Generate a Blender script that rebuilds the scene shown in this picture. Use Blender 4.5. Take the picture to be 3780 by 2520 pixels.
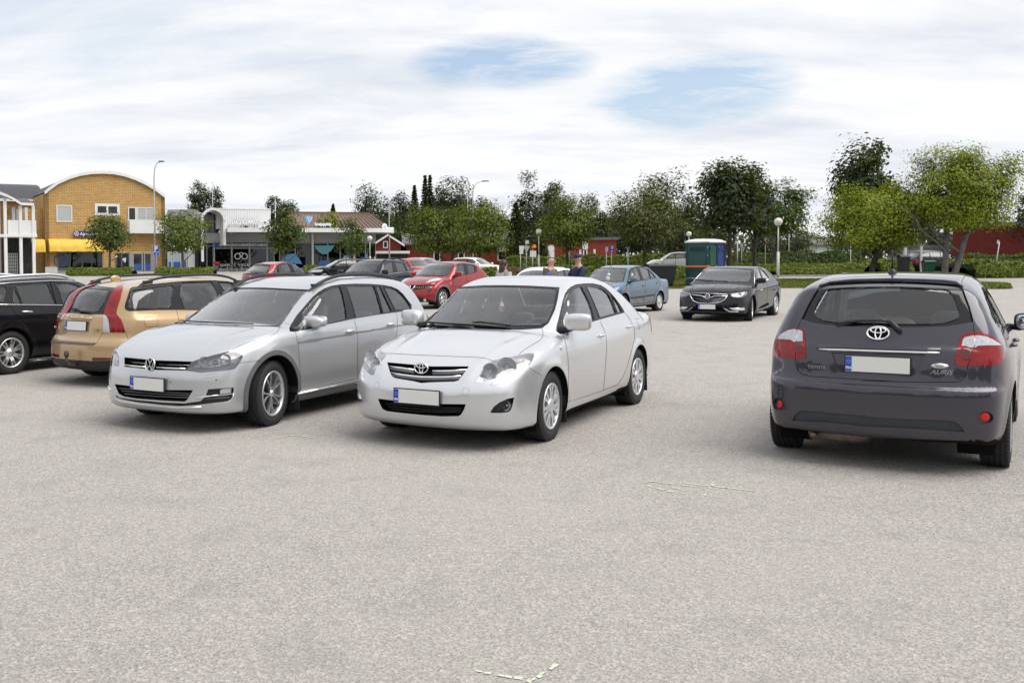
import bpy, bmesh, math, random
import numpy as np
from mathutils import Vector, Matrix, Euler
R = math.radians
rng = random.Random(7)
for o in list(bpy.data.objects): bpy.data.objects.remove(o)
SC = bpy.context.scene
COL = SC.collection

# ------------------------------------------------------------------ camera
CAM_H, CAM_PITCH, CAM_ROLL = 1.6244, R(1.8), -0.007
CAM_F, CAM_U0, CAM_CY = 3600.0, 1400.0, 1081.07      # in units of a 3780 x 2520 frame
cd = bpy.data.cameras.new('camera'); cam = bpy.data.objects.new('camera', cd); COL.objects.link(cam)
cd.sensor_width = 36.0; cd.lens = CAM_F / 3780 * 36.0
cd.shift_x = (1890 - CAM_U0) / 3780; cd.shift_y = (CAM_CY - 1260) / 3780
cd.clip_start = 0.1; cd.clip_end = 4000
CAM_M = Matrix.Translation((0, 0, CAM_H)) @ Matrix.Rotation(R(90) - CAM_PITCH, 4, 'X') @ Matrix.Rotation(CAM_ROLL, 4, 'Z')
cam.matrix_world = CAM_M
SC.camera = cam
CAM_R = np.array(CAM_M.to_3x3())            # columns: right, up, back

def px_dir(u, v):
    """world direction of the sight line through a photo position"""
    d = np.array([(u - CAM_U0) / CAM_F, -(v - CAM_CY) / CAM_F, -1.0])
    return CAM_R @ d
def at(u, v, Y):
    """world point at depth Y seen at photo position (u, v)"""
    d = px_dir(u, v); return Vector((d * (Y / d[1]) + np.array([0, 0, CAM_H])).tolist())

# ------------------------------------------------------------------ sky and sun
SUN_EL, SUN_AZ = 57.0, 108.0     # azimuth clockwise from +Y
def sky_xy(u, v):
    d = px_dir(u, v); d = d / np.linalg.norm(d); return d[0] / (d[2] + .17), d[1] / (d[2] + .17)
SPOT1, SPOT2 = sky_xy(2560, 360), sky_xy(1850, 240)
w = bpy.data.worlds.new('World'); SC.world = w; w.use_nodes = True
def build_world():
    nt = w.node_tree; N = nt.nodes; L = nt.links; N.clear()
    out = N.new('ShaderNodeOutputWorld'); mix = N.new('ShaderNodeMixShader')
    sky = N.new('ShaderNodeTexSky'); sky.sky_type = 'NISHITA'; sky.sun_disc = False
    sky.sun_elevation = R(SUN_EL); sky.sun_rotation = R(SUN_AZ); sky.air_density = 1.0; sky.dust_density = 1.5
    b1 = N.new('ShaderNodeBackground'); b1.inputs[1].default_value = 0.075
    b2 = N.new('ShaderNodeBackground'); b2.inputs[1].default_value = 0.46
    L.new(sky.outputs[0], b1.inputs[0])
    tc = N.new('ShaderNodeTexCoord'); sep = N.new('ShaderNodeSeparateXYZ'); L.new(tc.outputs['Generated'], sep.inputs[0])
    def mth(op, a, b=None, c=None):
        n = N.new('ShaderNodeMath'); n.operation = op
        for i, q in enumerate((a, b, c)):
            if q is None: continue
            if isinstance(q, (int, float)): n.inputs[i].default_value = q
            else: L.new(q, n.inputs[i])
        return n.outputs[0]
    zz = mth('ADD', mth('MAXIMUM', sep.outputs[2], 0.0), 0.17)
    px = mth('DIVIDE', sep.outputs[0], zz); py = mth('DIVIDE', sep.outputs[1], zz)
    cmb = N.new('ShaderNodeCombineXYZ'); L.new(px, cmb.inputs[0]); L.new(py, cmb.inputs[1])
    def noise(scale, detail, rough, dist, off, sx=1.0, sy=1.0, rot=0):
        mp = N.new('ShaderNodeMapping'); mp.inputs['Location'].default_value = off
        mp.inputs['Scale'].default_value = (sx, sy, 1); mp.inputs['Rotation'].default_value = (0, 0, rot)
        L.new(cmb.outputs[0], mp.inputs[0])
        n = N.new('ShaderNodeTexNoise'); n.inputs['Scale'].default_value = scale; n.inputs['Detail'].default_value = detail
        n.inputs['Roughness'].default_value = rough; n.inputs['Distortion'].default_value = dist
        L.new(mp.outputs[0], n.inputs['Vector']); return n.outputs[0]
    def ramp(f, stops):
        r = N.new('ShaderNodeValToRGB'); L.new(f, r.inputs[0]); e = r.color_ramp.elements
        e[0].position, e[0].color = stops[0][0], (*stops[0][1], 1); e[1].position, e[1].color = stops[-1][0], (*stops[-1][1], 1)
        for p, c in stops[1:-1]:
            q = e.new(p); q.color = (*c, 1)
        return r.outputs[0]
    cover = ramp(noise(0.9, 7, 0.6, 0.35, (4.12, 1.62, 0), 0.8, 1.2, 0.3), [(0.30, (0.55,) * 3), (0.46, (1,) * 3)])
    # a thinner place in the cloud deck, where blue shows through in torn patches
    def spot(cx, cy, rx, ry):
        dx = mth('DIVIDE', mth('SUBTRACT', px, cx), rx); dy = mth('DIVIDE', mth('SUBTRACT', py, cy), ry)
        return mth('SUBTRACT', 1.0, mth('MINIMUM', mth('ADD', mth('MULTIPLY', dx, dx), mth('MULTIPLY', dy, dy)), 1.0))
    thin = mth('MAXIMUM', spot(SPOT1[0], SPOT1[1], .34, .42), spot(SPOT2[0], SPOT2[1], .30, .25))
    torn = noise(3.2, 7, 0.66, 0.5, (2.2, 5.5, 0), 0.8, 1.4, 0.4)
    hole = ramp(mth('MULTIPLY', thin, mth('ADD', mth('MULTIPLY', torn, 2.2), -0.45)), [(0.12, (0.0,) * 3), (0.55, (0.80,) * 3)])
    cover = mth('MULTIPLY', cover, mth('SUBTRACT', 1.0, hole))
    body = noise(1.5, 7, 0.56, 0.35, (9.4, 2.3, 0), 0.62, 1.25, 0.22)
    wisp = noise(4.2, 6, 0.6, 0.6, (1.7, 8.1, 0), 0.45, 1.3, 0.4)
    tone = mth('ADD', mth('MULTIPLY', body, 0.74), mth('MULTIPLY', wisp, 0.26))
    ccol = ramp(tone, [(0.36, (0.72, 0.765, 0.84)), (0.46, (0.845, 0.875, 0.92)), (0.55, (0.95, 0.96, 0.98)), (0.66, (1.0, 1.0, 1.0))])
    L.new(ccol, b2.inputs[0])
    # clouds close up towards the horizon
    hz = N.new('ShaderNodeMapRange'); hz.inputs[1].default_value = 0.02; hz.inputs[2].default_value = 0.16
    hz.inputs[3].default_value = 0.45; hz.inputs[4].default_value = 0.0; L.new(sep.outputs[2], hz.inputs[0])
    fac = mth('MINIMUM', mth('ADD', cover, hz.outputs[0]), 1.0)
    L.new(fac, mix.inputs[0]); L.new(b1.outputs[0], mix.inputs[1]); L.new(b2.outputs[0], mix.inputs[2])
    L.new(mix.outputs[0], out.inputs[0])
build_world()
sd = bpy.data.lights.new('sun', 'SUN'); sd.energy = 1.5; sd.angle = R(56); sd.color = (1.0, 0.965, 0.91)
sun = bpy.data.objects.new('sun', sd); COL.objects.link(sun); sun.location = (0, 0, 60)
_az = R(SUN_AZ); _el = R(SUN_EL)
_sv = Vector((math.sin(_az) * math.cos(_el), math.cos(_az) * math.cos(_el), math.sin(_el)))
sun.rotation_euler = (-_sv).to_track_quat('-Z', 'Y').to_euler()
SC.view_settings.view_transform = 'Standard'; SC.view_settings.look = 'None'
SC.view_settings.exposure = 1.18; SC.view_settings.gamma = 1.0; SC.view_settings.use_curve_mapping = False
SC.render.engine = 'CYCLES'
SC.cycles.max_bounces = 10; SC.cycles.transparent_max_bounces = 24; SC.cycles.diffuse_bounces = 2; SC.cycles.glossy_bounces = 4

# ------------------------------------------------------------------ materials
MAT = {}
class NT:
    def __init__(s, name):
        s.m = bpy.data.materials.new(name); s.m.use_nodes = True
        s.N = s.m.node_tree.nodes; s.L = s.m.node_tree.links; s.N.clear()
        s.out = s.N.new('ShaderNodeOutputMaterial'); MAT[name] = s.m
        s.tc = s.N.new('ShaderNodeTexCoord')
    def n(s, t, **kw):
        x = s.N.new('ShaderNode' + t)
        for k, q in kw.items():
            if hasattr(x, k) and not k.startswith('i_'): setattr(x, k, q)
        return x
    def put(s, node, inp, val):
        i = node.inputs[inp]
        if isinstance(val, (int, float)): i.default_value = val
        elif isinstance(val, (tuple, list)): i.default_value = (*val, 1) if len(val) == 3 and i.type == 'RGBA' else val
        else: s.L.new(val, i)
    def bsdf(s, base=(.5, .5, .5), rough=.5, metal=0., coat=0., spec=.5, normal=None, coatrough=.03, ior=1.5):
        b = s.n('BsdfPrincipled'); s.put(b, 'Base Color', base); s.put(b, 'Roughness', rough); s.put(b, 'Metallic', metal)
        s.put(b, 'Coat Weight', coat); s.put(b, 'Coat Roughness', coatrough); s.put(b, 'Specular IOR Level', spec); s.put(b, 'IOR', ior)
        if normal is not None: s.L.new(normal, b.inputs['Normal'])
        s.L.new(b.outputs[0], s.out.inputs[0]); return b
    def noise(s, scale, detail=4, rough=.55, vec=None, dist=0., dim='3D'):
        x = s.n('TexNoise'); x.inputs['Scale'].default_value = scale; x.inputs['Detail'].default_value = detail
        x.inputs['Roughness'].default_value = rough; x.inputs['Distortion'].default_value = dist
        s.L.new(vec if vec is not None else s.tc.outputs['Object'], x.inputs['Vector']); return x.outputs[0]
    def voro(s, scale, feature='F1', vec=None, out='Distance', rand=1.0):
        x = s.n('TexVoronoi'); x.feature = feature; x.inputs['Scale'].default_value = scale; x.inputs['Randomness'].default_value = rand
        s.L.new(vec if vec is not None else s.tc.outputs['Object'], x.inputs['Vector']); return x.outputs[out]
    def ramp(s, f, stops, interp='LINEAR'):
        r = s.n('ValToRGB'); s.L.new(f, r.inputs[0]); r.color_ramp.interpolation = interp; e = r.color_ramp.elements
        g = lambda c: (*c, 1) if not isinstance(c, (int, float)) else (c, c, c, 1)
        e[0].position, e[0].color = stops[0][0], g(stops[0][1]); e[1].position, e[1].color = stops[-1][0], g(stops[-1][1])
        for p, c in stops[1:-1]: q = e.new(p); q.color = g(c)
        return r.outputs[0]
    def mix(s, f, a, b, mode='MIX'):
        x = s.n('Mix'); x.data_type = 'RGBA'; x.blend_type = mode
        s.put(x, 0, f); s.put(x, 6, a); s.put(x, 7, b); return x.outputs[2]
    def math(s, op, a, b=None, c=None):
        x = s.n('Math'); x.operation = op
        for i, q in enumerate((a, b, c)):
            if q is not None: s.put(x, i, q)
        return x.outputs[0]
    def bump(s, h, strength=.3, dist=.01, normal=None):
        b = s.n('Bump'); b.inputs['Strength'].default_value = strength; b.inputs['Distance'].default_value = dist
        s.L.new(h, b.inputs['Height'])
        if normal is not None: s.L.new(normal, b.inputs['Normal'])
        return b.outputs[0]
    def mapping(s, scale=(1, 1, 1), rot=(0, 0, 0), loc=(0, 0, 0), src='Object'):
        x = s.n('Mapping'); x.inputs['Scale'].default_value = scale; x.inputs['Rotation'].default_value = rot
        x.inputs['Location'].default_value = loc; s.L.new(s.tc.outputs[src], x.inputs[0]); return x.outputs[0]

def simple(name, base, rough=.5, metal=0., coat=0., spec=.5, var=0.0, vscale=6, bump=0., bscale=40):
    t = NT(name); col = base; nm = None
    if var:
        f = t.noise(vscale, 5, .6)
        col = t.ramp(f, [(.3, tuple(c * (1 - var) for c in base)), (.7, tuple(min(1, c * (1 + var)) for c in base))])
    if bump: nm = t.bump(t.noise(bscale, 4), bump, .01)
    t.bsdf(col, rough, metal, coat, spec, nm); return t.m

def paint(name, base, metal=.0, rough=.35, dirt=.12, coat=1.0, spec=.22):
    """car paint: flakes under a clear coat, road dust towards the sills as real dirt film"""
    t = NT(name)
    fl = t.noise(900, 1, .5)
    col = t.ramp(fl, [(.35, tuple(c * .9 for c in base)), (.65, tuple(min(1, c * 1.08) for c in base))])
    sx = t.n('SeparateXYZ'); t.L.new(t.tc.outputs['Object'], sx.inputs[0])
    low = t.ramp(sx.outputs[2], [(.15, 1.0), (.55, 0.0)])
    dn = t.math('MULTIPLY', t.math('ADD', t.math('MULTIPLY', low, .8), .12), t.noise(7, 6, .65))
    dn = t.math('MULTIPLY', dn, dirt * 2)
    col = t.mix(dn, col, (.23, .21, .19))
    rg = t.math('ADD', t.math('MULTIPLY', dn, .5), rough)
    b = t.bsdf(col, rg, metal, coat, spec); t.put(b, 'Coat Roughness', t.math('ADD', t.math('MULTIPLY', dn, .6), .035))
    return t.m

def glass(name, tint=(.90, .95, .93), refl=1.0, rough=.01):
    t = NT(name)
    tr = t.n('BsdfTransparent'); t.put(tr, 'Color', tint)
    gl = t.n('BsdfGlossy'); t.put(gl, 'Roughness', rough); t.put(gl, 'Color', (1, 1, 1))
    fr = t.n('Fresnel'); t.put(fr, 'IOR', 1.52)
    mx = t.n('MixShader'); t.put(mx, 0, t.math('MINIMUM', t.math('MULTIPLY', fr.outputs[0], refl * 2.1), 1.0))
    t.L.new(tr.outputs[0], mx.inputs[1]); t.L.new(gl.outputs[0], mx.inputs[2]); t.L.new(mx.outputs[0], t.out.inputs[0]); return t.m

glass('glass_car'); glass('glass_tinted', (.16, .18, .19)); glass('glass_lens', (.93, .94, .95), 1.2)
glass('glass_shop', (.22, .24, .24), .55)
simple('trim_black', (.018, .018, .02), .45, spec=.4); simple('gloss_black', (.006, .006, .008), .08, spec=.5)
simple('plastic_grey', (.10, .10, .105), .6, var=.12); simple('rubber', (.017, .017, .018), .8, var=.25, vscale=30)
simple('gap_black', (.004, .004, .004), .9, spec=.1); simple('under_black', (.008, .008, .008), .9, spec=.1)
simple('chrome', (.86, .87, .88), .12, 1.0); simple('chrome_dark', (.28, .29, .30), .18, 1.0); simple('alloy', (.66, .67, .68), .30, .85, var=.06, vscale=20)
simple('wheel_cover', (.60, .61, .63), .35, .6); simple('brake_disc', (.16, .13, .11), .5, .8, var=.3, vscale=20)
simple('interior_dark', (.11, .113, .125), .75); simple('interior_grey', (.30, .305, .315), .8); simple('interior_light', (.62, .63, .64), .85)
simple('seat_cloth', (.17, .175, .195), .9, var=.2, vscale=60); simple('seat_light', (.40, .40, .39), .9, var=.1)
simple('lamp_red', (.23, .0015, .004), .15, coat=.45, spec=.3, var=.35, vscale=14); simple('lamp_red_dark', (.11, .001, .002), .1, coat=.5)
simple('lamp_red_bright', (.55, .004, .003), .35, coat=.3)
simple('lamp_white', (.46, .48, .51), .2, coat=1.0, var=.2, vscale=40); simple('lamp_amber', (.62, .16, .02), .15, coat=1.0)
simple('reflector', (.90, .91, .93), .22, .85, bump=.3, bscale=70); simple('lamp_housing', (.30, .31, .33), .3, .3)
simple('plate_white', (.70, .70, .68), .4, coat=.3); simple('plate_blue', (.01, .06, .42), .4); simple('white_print', (.85, .85, .85), .5)
simple('mirror_glass', (.75, .78, .80), .03, 1.0)

def GZ(y):
    # the ground climbs gently beyond the first rows of cars and is level again past the road
    y = min(y, 112.0); return 0.0 if y < 24 else .013 * (y - 24) ** 2 / ((y - 24) + 8)
# ------------------------------------------------------------------ object helpers
def link(name, me, mat=None, parent=None):
    o = bpy.data.objects.new(name, me); COL.objects.link(o)
    if mat is not None and me is not None and not me.materials:
        me.materials.append(MAT[mat] if isinstance(mat, str) else mat)
    if parent is not None: o.parent = parent
    return o
def tag(o, label=None, cat=None, group=None, kind=None):
    if label: o['label'] = label
    if cat: o['category'] = cat
    if group: o['group'] = group
    if kind: o['kind'] = kind
    return o
def empty(name, loc=(0, 0, 0), rz=0.0):
    o = bpy.data.objects.new(name, None); COL.objects.link(o); o.empty_display_size = .3
    o.location = loc; o.rotation_euler = (0, 0, rz); return o
def mesh_from(name, V, F, smooth=False):
    me = bpy.data.meshes.new(name); me.from_pydata([tuple(v) for v in V], [], F); me.update()
    if smooth: me.polygons.foreach_set('use_smooth', [True] * len(me.polygons))
    return me
class MB:
    """collects shapes into one mesh"""
    def __init__(s): s.V = []; s.F = []; s.S = []
    def add(s, V, F, smooth=False):
        b = len(s.V); s.V += [tuple(v) for v in V]; s.F += [tuple(i + b for i in f) for f in F]; s.S += [smooth] * len(F); return s
    def box(s, c, size, M=None):
        x, y, z = (q / 2 for q in size)
        V = [Vector((sx * x, sy * y, sz * z)) for sx in (-1, 1) for sy in (-1, 1) for sz in (-1, 1)]
        V = [(M @ v if M is not None else v) + Vector(c) for v in V]
        return s.add(V, [(0, 1, 3, 2), (4, 6, 7, 5), (0, 4, 5, 1), (2, 3, 7, 6), (0, 2, 6, 4), (1, 5, 7, 3)])
    def prism(s, poly, a, b, axis='y'):
        """extrude a 2D outline from a to b along an axis; poly in the two other axes, in order"""
        n = len(poly)
        def p(q, t):
            return {'x': (t, q[0], q[1]), 'y': (q[0], t, q[1]), 'z': (q[0], q[1], t)}[axis]
        V = [p(q, a) for q in poly] + [p(q, b) for q in poly]
        F = [tuple(range(n)), tuple(range(2 * n - 1, n - 1, -1))] + [(i, i + n, (i + 1) % n + n, (i + 1) % n) for i in range(n)]
        return s.add(V, F)
    def tube(s, pts, r, n=8, cap=True, smooth=True):
        pts = [Vector(p) for p in pts]; rs = r if isinstance(r, (list, tuple)) else [r] * len(pts)
        V = []; F = []; ref = None
        for i, p in enumerate(pts):
            d = (pts[min(i + 1, len(pts) - 1)] - pts[max(i - 1, 0)])
            d = d.normalized() if d.length > 1e-9 else Vector((0, 0, 1))
            if ref is None: ref = Vector((0, 0, 1)) if abs(d.z) < .9 else Vector((1, 0, 0))
            a = d.cross(ref).normalized(); ref = a.cross(d).normalized()
            for k in range(n):
                t = 2 * math.pi * k / n; V.append(p + a * (math.cos(t) * rs[i]) + ref * (math.sin(t) * rs[i]))
        for i in range(len(pts) - 1):
            for k in range(n):
                F.append((i * n + k, i * n + (k + 1) % n, (i + 1) * n + (k + 1) % n, (i + 1) * n + k))
        if cap: F += [tuple(range(n - 1, -1, -1)), tuple(range((len(pts) - 1) * n, len(pts) * n))]
        return s.add(V, F, smooth)
    def lathe(s, prof, n=32, axis='z', c=(0, 0, 0), smooth=True):
        """prof: list of (radius, height)"""
        V = []; F = []
        for r, h in prof:
            for k in range(n):
                t = 2 * math.pi * k / n; a, b = r * math.cos(t), r * math.sin(t)
                V.append({'z': (a, b, h), 'y': (b, h, a), 'x': (h, a, b)}[axis])
        V = [Vector(v) + Vector(c) for v in V]
        for i in range(len(prof) - 1):
            for k in range(n):
                F.append((i * n + k, i * n + (k + 1) % n, (i + 1) * n + (k + 1) % n, (i + 1) * n + k))
        return s.add(V, F, smooth)
    def grid(s, P, smooth=True, flip=False):
        """P: rows of points"""
        nr, nc = len(P), len(P[0]); V = [q for r in P for q in r]; F = []
        for i in range(nr - 1):
            for j in range(nc - 1):
                f = (i * nc + j, i * nc + j + 1, (i + 1) * nc + j + 1, (i + 1) * nc + j); F.append(f[::-1] if flip else f)
        return s.add(V, F, smooth)
    def build(s, name, mat=None, parent=None, bevel=0, subsurf=0, xf=None):
        me = bpy.data.meshes.new(name); V = s.V
        if xf is not None: V = [tuple(xf @ Vector(v)) for v in V]
        me.from_pydata(V, [], s.F); me.polygons.foreach_set('use_smooth', s.S)
        bm = bmesh.new(); bm.from_mesh(me); bmesh.ops.recalc_face_normals(bm, faces=bm.faces)
        if bevel: bmesh.ops.bevel(bm, geom=bm.edges[:], offset=bevel, segments=2, affect='EDGES', clamp_overlap=True)
        bm.to_mesh(me); bm.free(); me.update()
        if bevel: me.polygons.foreach_set('use_smooth', [True] * len(me.polygons)); me.set_sharp_from_angle(angle=R(50))
        o = link(name, me, mat, parent)
        if subsurf:
            m = o.modifiers.new('s', 'SUBSURF'); m.levels = m.render_levels = subsurf
            me.polygons.foreach_set('use_smooth', [True] * len(me.polygons))
        return o
def text_obj(name, body, size, mat, parent=None, M=None, extrude=.004, align='CENTER', shear=0., space=1.0, bold=0., xs=1.0):
    cu = bpy.data.curves.new(name, 'FONT'); cu.body = body; cu.size = size; cu.extrude = extrude; cu.align_x = align; cu.align_y = 'CENTER'
    cu.shear = shear; cu.space_character = space; cu.offset = bold; cu.resolution_u = 3
    t = bpy.data.objects.new(name, cu); COL.objects.link(t); dg = bpy.context.evaluated_depsgraph_get(); dg.update()
    me = bpy.data.meshes.new_from_object(t.evaluated_get(dg)); bpy.data.objects.remove(t); me.materials.clear()
    if xs != 1.0: me.transform(Matrix.Diagonal((xs, 1, 1, 1)))
    if M is not None: me.transform(M)
    return link(name, me, mat, parent)
def Z(x0, y0, s, pts):
    """positions read in an enlargement of the photo back to photo positions"""
    return [(x0 + a / s, y0 + b / s) for a, b in pts]
def smooth_poly(pts, n=4, closed=True):
    """Catmull-Rom through the points"""
    P = [np.array(p, float) for p in pts]; m = len(P); out = []
    for i in range(m if closed else m - 1):
        p0, p1, p2, p3 = (P[(i + k) % m] if closed else P[min(max(i + k, 0), m - 1)] for k in (-1, 0, 1, 2))
        for j in range(n):
            t = j / n; out.append(tuple(.5 * (2 * p1 + (p2 - p0) * t + (2 * p0 - 5 * p1 + 4 * p2 - p3) * t * t + (3 * p1 - p0 - 3 * p2 + p3) * t ** 3)))
    if not closed: out.append(tuple(P[-1]))
    return out
def pch(*pts):
    """monotone cubic through (x, y) points"""
    p = sorted(pts); x = np.array([a for a, _ in p], float); y = np.array([b for _, b in p], float)
    h = np.diff(x); d = np.diff(y) / h; m = np.zeros_like(x)
    for i in range(1, len(x) - 1):
        if d[i - 1] * d[i] > 0:
            w1 = 2 * h[i] + h[i - 1]; w2 = h[i] + 2 * h[i - 1]; m[i] = (w1 + w2) / (w1 / d[i - 1] + w2 / d[i])
    m[0], m[-1] = d[0], d[-1]
    def f0(q):
        q = np.asarray(q, float); qc = np.clip(q, x[0], x[-1]); i = np.clip(np.searchsorted(x, qc) - 1, 0, len(h) - 1)
        t = (qc - x[i]) / h[i]; t2 = t * t; t3 = t2 * t
        r = (2 * t3 - 3 * t2 + 1) * y[i] + (t3 - 2 * t2 + t) * h[i] * m[i] + (-2 * t3 + 3 * t2) * y[i + 1] + (t3 - t2) * h[i] * m[i + 1]
        return r + np.where(q < x[0], (q - x[0]) * m[0], 0) + np.where(q > x[-1], (q - x[-1]) * m[-1], 0)
    tx = np.linspace(x[0] - 1.0, x[-1] + 1.0, 9001); ty = f0(tx); td = np.gradient(ty, tx)
    kk = np.ones(41) / 41; td = np.convolve(np.pad(td, 20, mode='edge'), kk, mode='valid')
    F_ = lambda q: np.interp(q, tx, ty); F_.d = lambda q: np.interp(q, tx, td)
    return F_
def smax(a, b, k):
    h = np.maximum(k - np.abs(a - b), 0); return np.maximum(a, b) + h * h / (4 * k)
def smin(a, b, k): return -smax(-a, -b, k)
def sstep(t): t = np.clip(t, 0, 1); return t * t * (3 - 2 * t)

# ------------------------------------------------------------------ car body surface
class Shape:
    """car body as one smooth closed surface, from side profile, plan outline and cross-section"""
    def __init__(s, **k):
        s.__dict__.update(dict(crown_r=.05, crown_d=.10, kws=.28, krw=.22, k_side=.09, k_front=.10, k_rear=.08, k_bot=.05, k_cowl=.02,
                               arch=None, arch_r=.345, flare=.012, lines=[], extra=None, z0=.17))
        s.__dict__.update(k)
        for q in ('gh', 'dk', 'W', 'sec', 'belt', 'nose', 'plan', 'tail', 'planr'): setattr(s, q, pch(*getattr(s, q)))
        s.dgh, s.ddk, s.dn, s.dp, s.dt, s.dpr = (q.d for q in (s.gh, s.dk, s.nose, s.plan, s.tail, s.planr))
    def halfwidth(s, x, z):
        Y = s.W(x) - s.sec(z - s.belt(x))
        for ax in s.axles:
            r = np.hypot(x - ax, z - s.hubz); Y = Y + s.flare * np.exp(-((r - s.arch_r - .01) / .055) ** 2) * (z < s.belt(x))
        for zl, depth, wid, x0, x1 in s.lines:      # character lines: the side is undercut just below the line
            t = (zl(x) - z) / wid
            Y = Y - depth * sstep(t * 6) * np.exp(-np.maximum(t, 0)) * sstep((x - x0) / .12) * sstep((x1 - x) / .12)
        return Y
    def F(s, P):
        x, y, z = P[:, 0], P[:, 1], P[:, 2]; ay = np.sqrt(y * y + 1e-8)
        side = (ay - s.halfwidth(x, z)) * .95
        sh = np.tanh((x - s.xmid) * 3); xs = x + y * y * np.where(sh > 0, sh * s.kws, sh * s.krw)
        tg = (z - s.gh(xs) + s.crown_r * y * y) / np.sqrt(1 + s.dgh(xs) ** 2)
        td = (z - s.dk(x) + s.crown_d * y * y) / np.sqrt(1 + s.ddk(x) ** 2)
        if s.extra is not None: td = td - s.extra(x, ay)
        top = smin(tg, td, s.k_cowl)
        F = smax(side, top, s.k_side)
        fr = (x - s.nose(z) + s.plan(ay)) / np.sqrt(1 + s.dn(z) ** 2 + s.dp(ay) ** 2)
        rr = (s.tail(z) + s.planr(ay) - x) / np.sqrt(1 + s.dt(z) ** 2 + s.dpr(ay) ** 2)
        F = smax(F, fr, s.k_front); F = smax(F, rr, s.k_rear)
        return smax(F, (s.z0 if not callable(s.z0) else s.z0(x)) - z, s.k_bot)
    def grad(s, P, e=5e-3):
        g = np.empty_like(P)
        for i in range(3):
            d = np.zeros(3); d[i] = e; g[:, i] = (s.F(P + d) - s.F(P - d)) / (2 * e)
        return g
    def mesh(s, cell):
        lo = np.array([s.xr - .06, -s.wmax - .06, .08]); hi = np.array([s.xf + .06, s.wmax + .06, s.top + .06])
        n = np.ceil((hi - lo) / cell).astype(int) + 1
        n[1] += n[1] % 2; lo[1] = -(n[1] - 1) / 2 * cell
        ax = [lo[i] + np.arange(n[i]) * cell for i in range(3)]
        nh = n[1] // 2; q4 = 4; axh = [ax[0], ax[1][nh:], ax[2]]
        axc = [a_[::q4] + cell * 1.5 for a_ in axh]
        Gc = np.stack(np.meshgrid(*axc, indexing='ij'), -1).reshape(-1, 3); Vc = s.F(Gc).reshape([len(a_) for a_ in axc])
        Vh = Vc.repeat(q4, 0).repeat(q4, 1).repeat(q4, 2)[:n[0], :n[1] - nh, :n[2]].copy()
        mk = np.abs(Vh) < 8 * cell; ii = np.argwhere(mk)
        Vh[mk] = s.F(np.stack([axh[k][ii[:, k]] for k in range(3)], 1))
        V = np.concatenate([Vh[:, ::-1], Vh], 1)
        # one vertex per sign-changing cell
        corners = [(i, j, k) for i in (0, 1) for j in (0, 1) for k in (0, 1)]
        m = n - 1; c = {q: V[q[0]:m[0] + q[0], q[1]:m[1] + q[1], q[2]:m[2] + q[2]] for q in corners}
        sm = sum((c[q] < 0).astype(int) for q in corners); act = (sm > 0) & (sm < 8)
        idx = -np.ones(m, int); cells = np.argwhere(act); idx[act] = np.arange(len(cells))
        cv = {q: c[q][act] for q in corners}; acc = np.zeros((len(cells), 3)); cnt = np.zeros(len(cells))
        for q in corners:
            for a in range(3):
                if q[a]: continue
                p = list(q); p[a] = 1; p = tuple(p); va, vb = cv[q], cv[p]; cr = (va < 0) != (vb < 0)
                t = np.where(cr, va / np.where(cr, va - vb, 1), 0); pt = np.tile(np.array(q, float), (len(cells), 1)); pt[:, a] += t
                acc[cr] += pt[cr]; cnt[cr] += 1
        P = lo + (cells + acc / cnt[:, None]) * cell
        for _ in range(4):
            f = s.F(P); g = s.grad(P); P = P - np.clip(f / np.maximum((g * g).sum(1), .2), -.6 * cell, .6 * cell)[:, None] * g
        quads = []
        for a in range(3):
            b, d = (a + 1) % 3, (a + 2) % 3
            sl0 = [slice(None)] * 3; sl1 = [slice(None)] * 3; sl0[a] = slice(0, n[a] - 1); sl1[a] = slice(1, n[a])
            A, B = V[tuple(sl0)] < 0, V[tuple(sl1)] < 0
            E = np.argwhere(A != B); E = E[(E[:, b] > 0) & (E[:, b] < m[b]) & (E[:, d] > 0) & (E[:, d] < m[d])]
            inside0 = A[E[:, 0], E[:, 1], E[:, 2]]
            def cid(ob, od):
                q = E.copy(); q[:, b] += ob; q[:, d] += od; return idx[q[:, 0], q[:, 1], q[:, 2]]
            Q = np.stack([cid(-1, -1), cid(0, -1), cid(0, 0), cid(-1, 0)], 1)
            Q[~inside0] = Q[~inside0][:, ::-1]; quads.append(Q[(Q >= 0).all(1)])
        return P, np.concatenate(quads)

class CamView:
    def __init__(s, car, mirror=False):
        s.mir = np.array([1, -1, 1.]) if mirror else np.ones(3)
        s.M = np.array((car.Minv @ CAM_M)); s.c = s.M[:3, 3]; s.Rm = s.M[:3, :3]; s.unit = CAM_F / max(np.linalg.norm(s.c) - 2.6, 1.5)
    def proj(s, P):
        q = (P * s.mir - s.c) @ s.Rm; return np.stack([CAM_U0 + CAM_F * q[:, 0] / -q[:, 2], CAM_CY - CAM_F * q[:, 1] / -q[:, 2]], 1)
    def ray(s, p):
        return (s.Rm @ np.array([(p[0] - CAM_U0) / CAM_F, -(p[1] - CAM_CY) / CAM_F, -1.0]))
    def plane(s, a, b):
        n = np.cross(s.ray(a), s.ray(b)); n /= np.linalg.norm(n); return s.c * s.mir, n * s.mir
    def facing(s, P, n): return ((P * s.mir - s.c) * (n * s.mir)).sum(1) < 0
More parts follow.
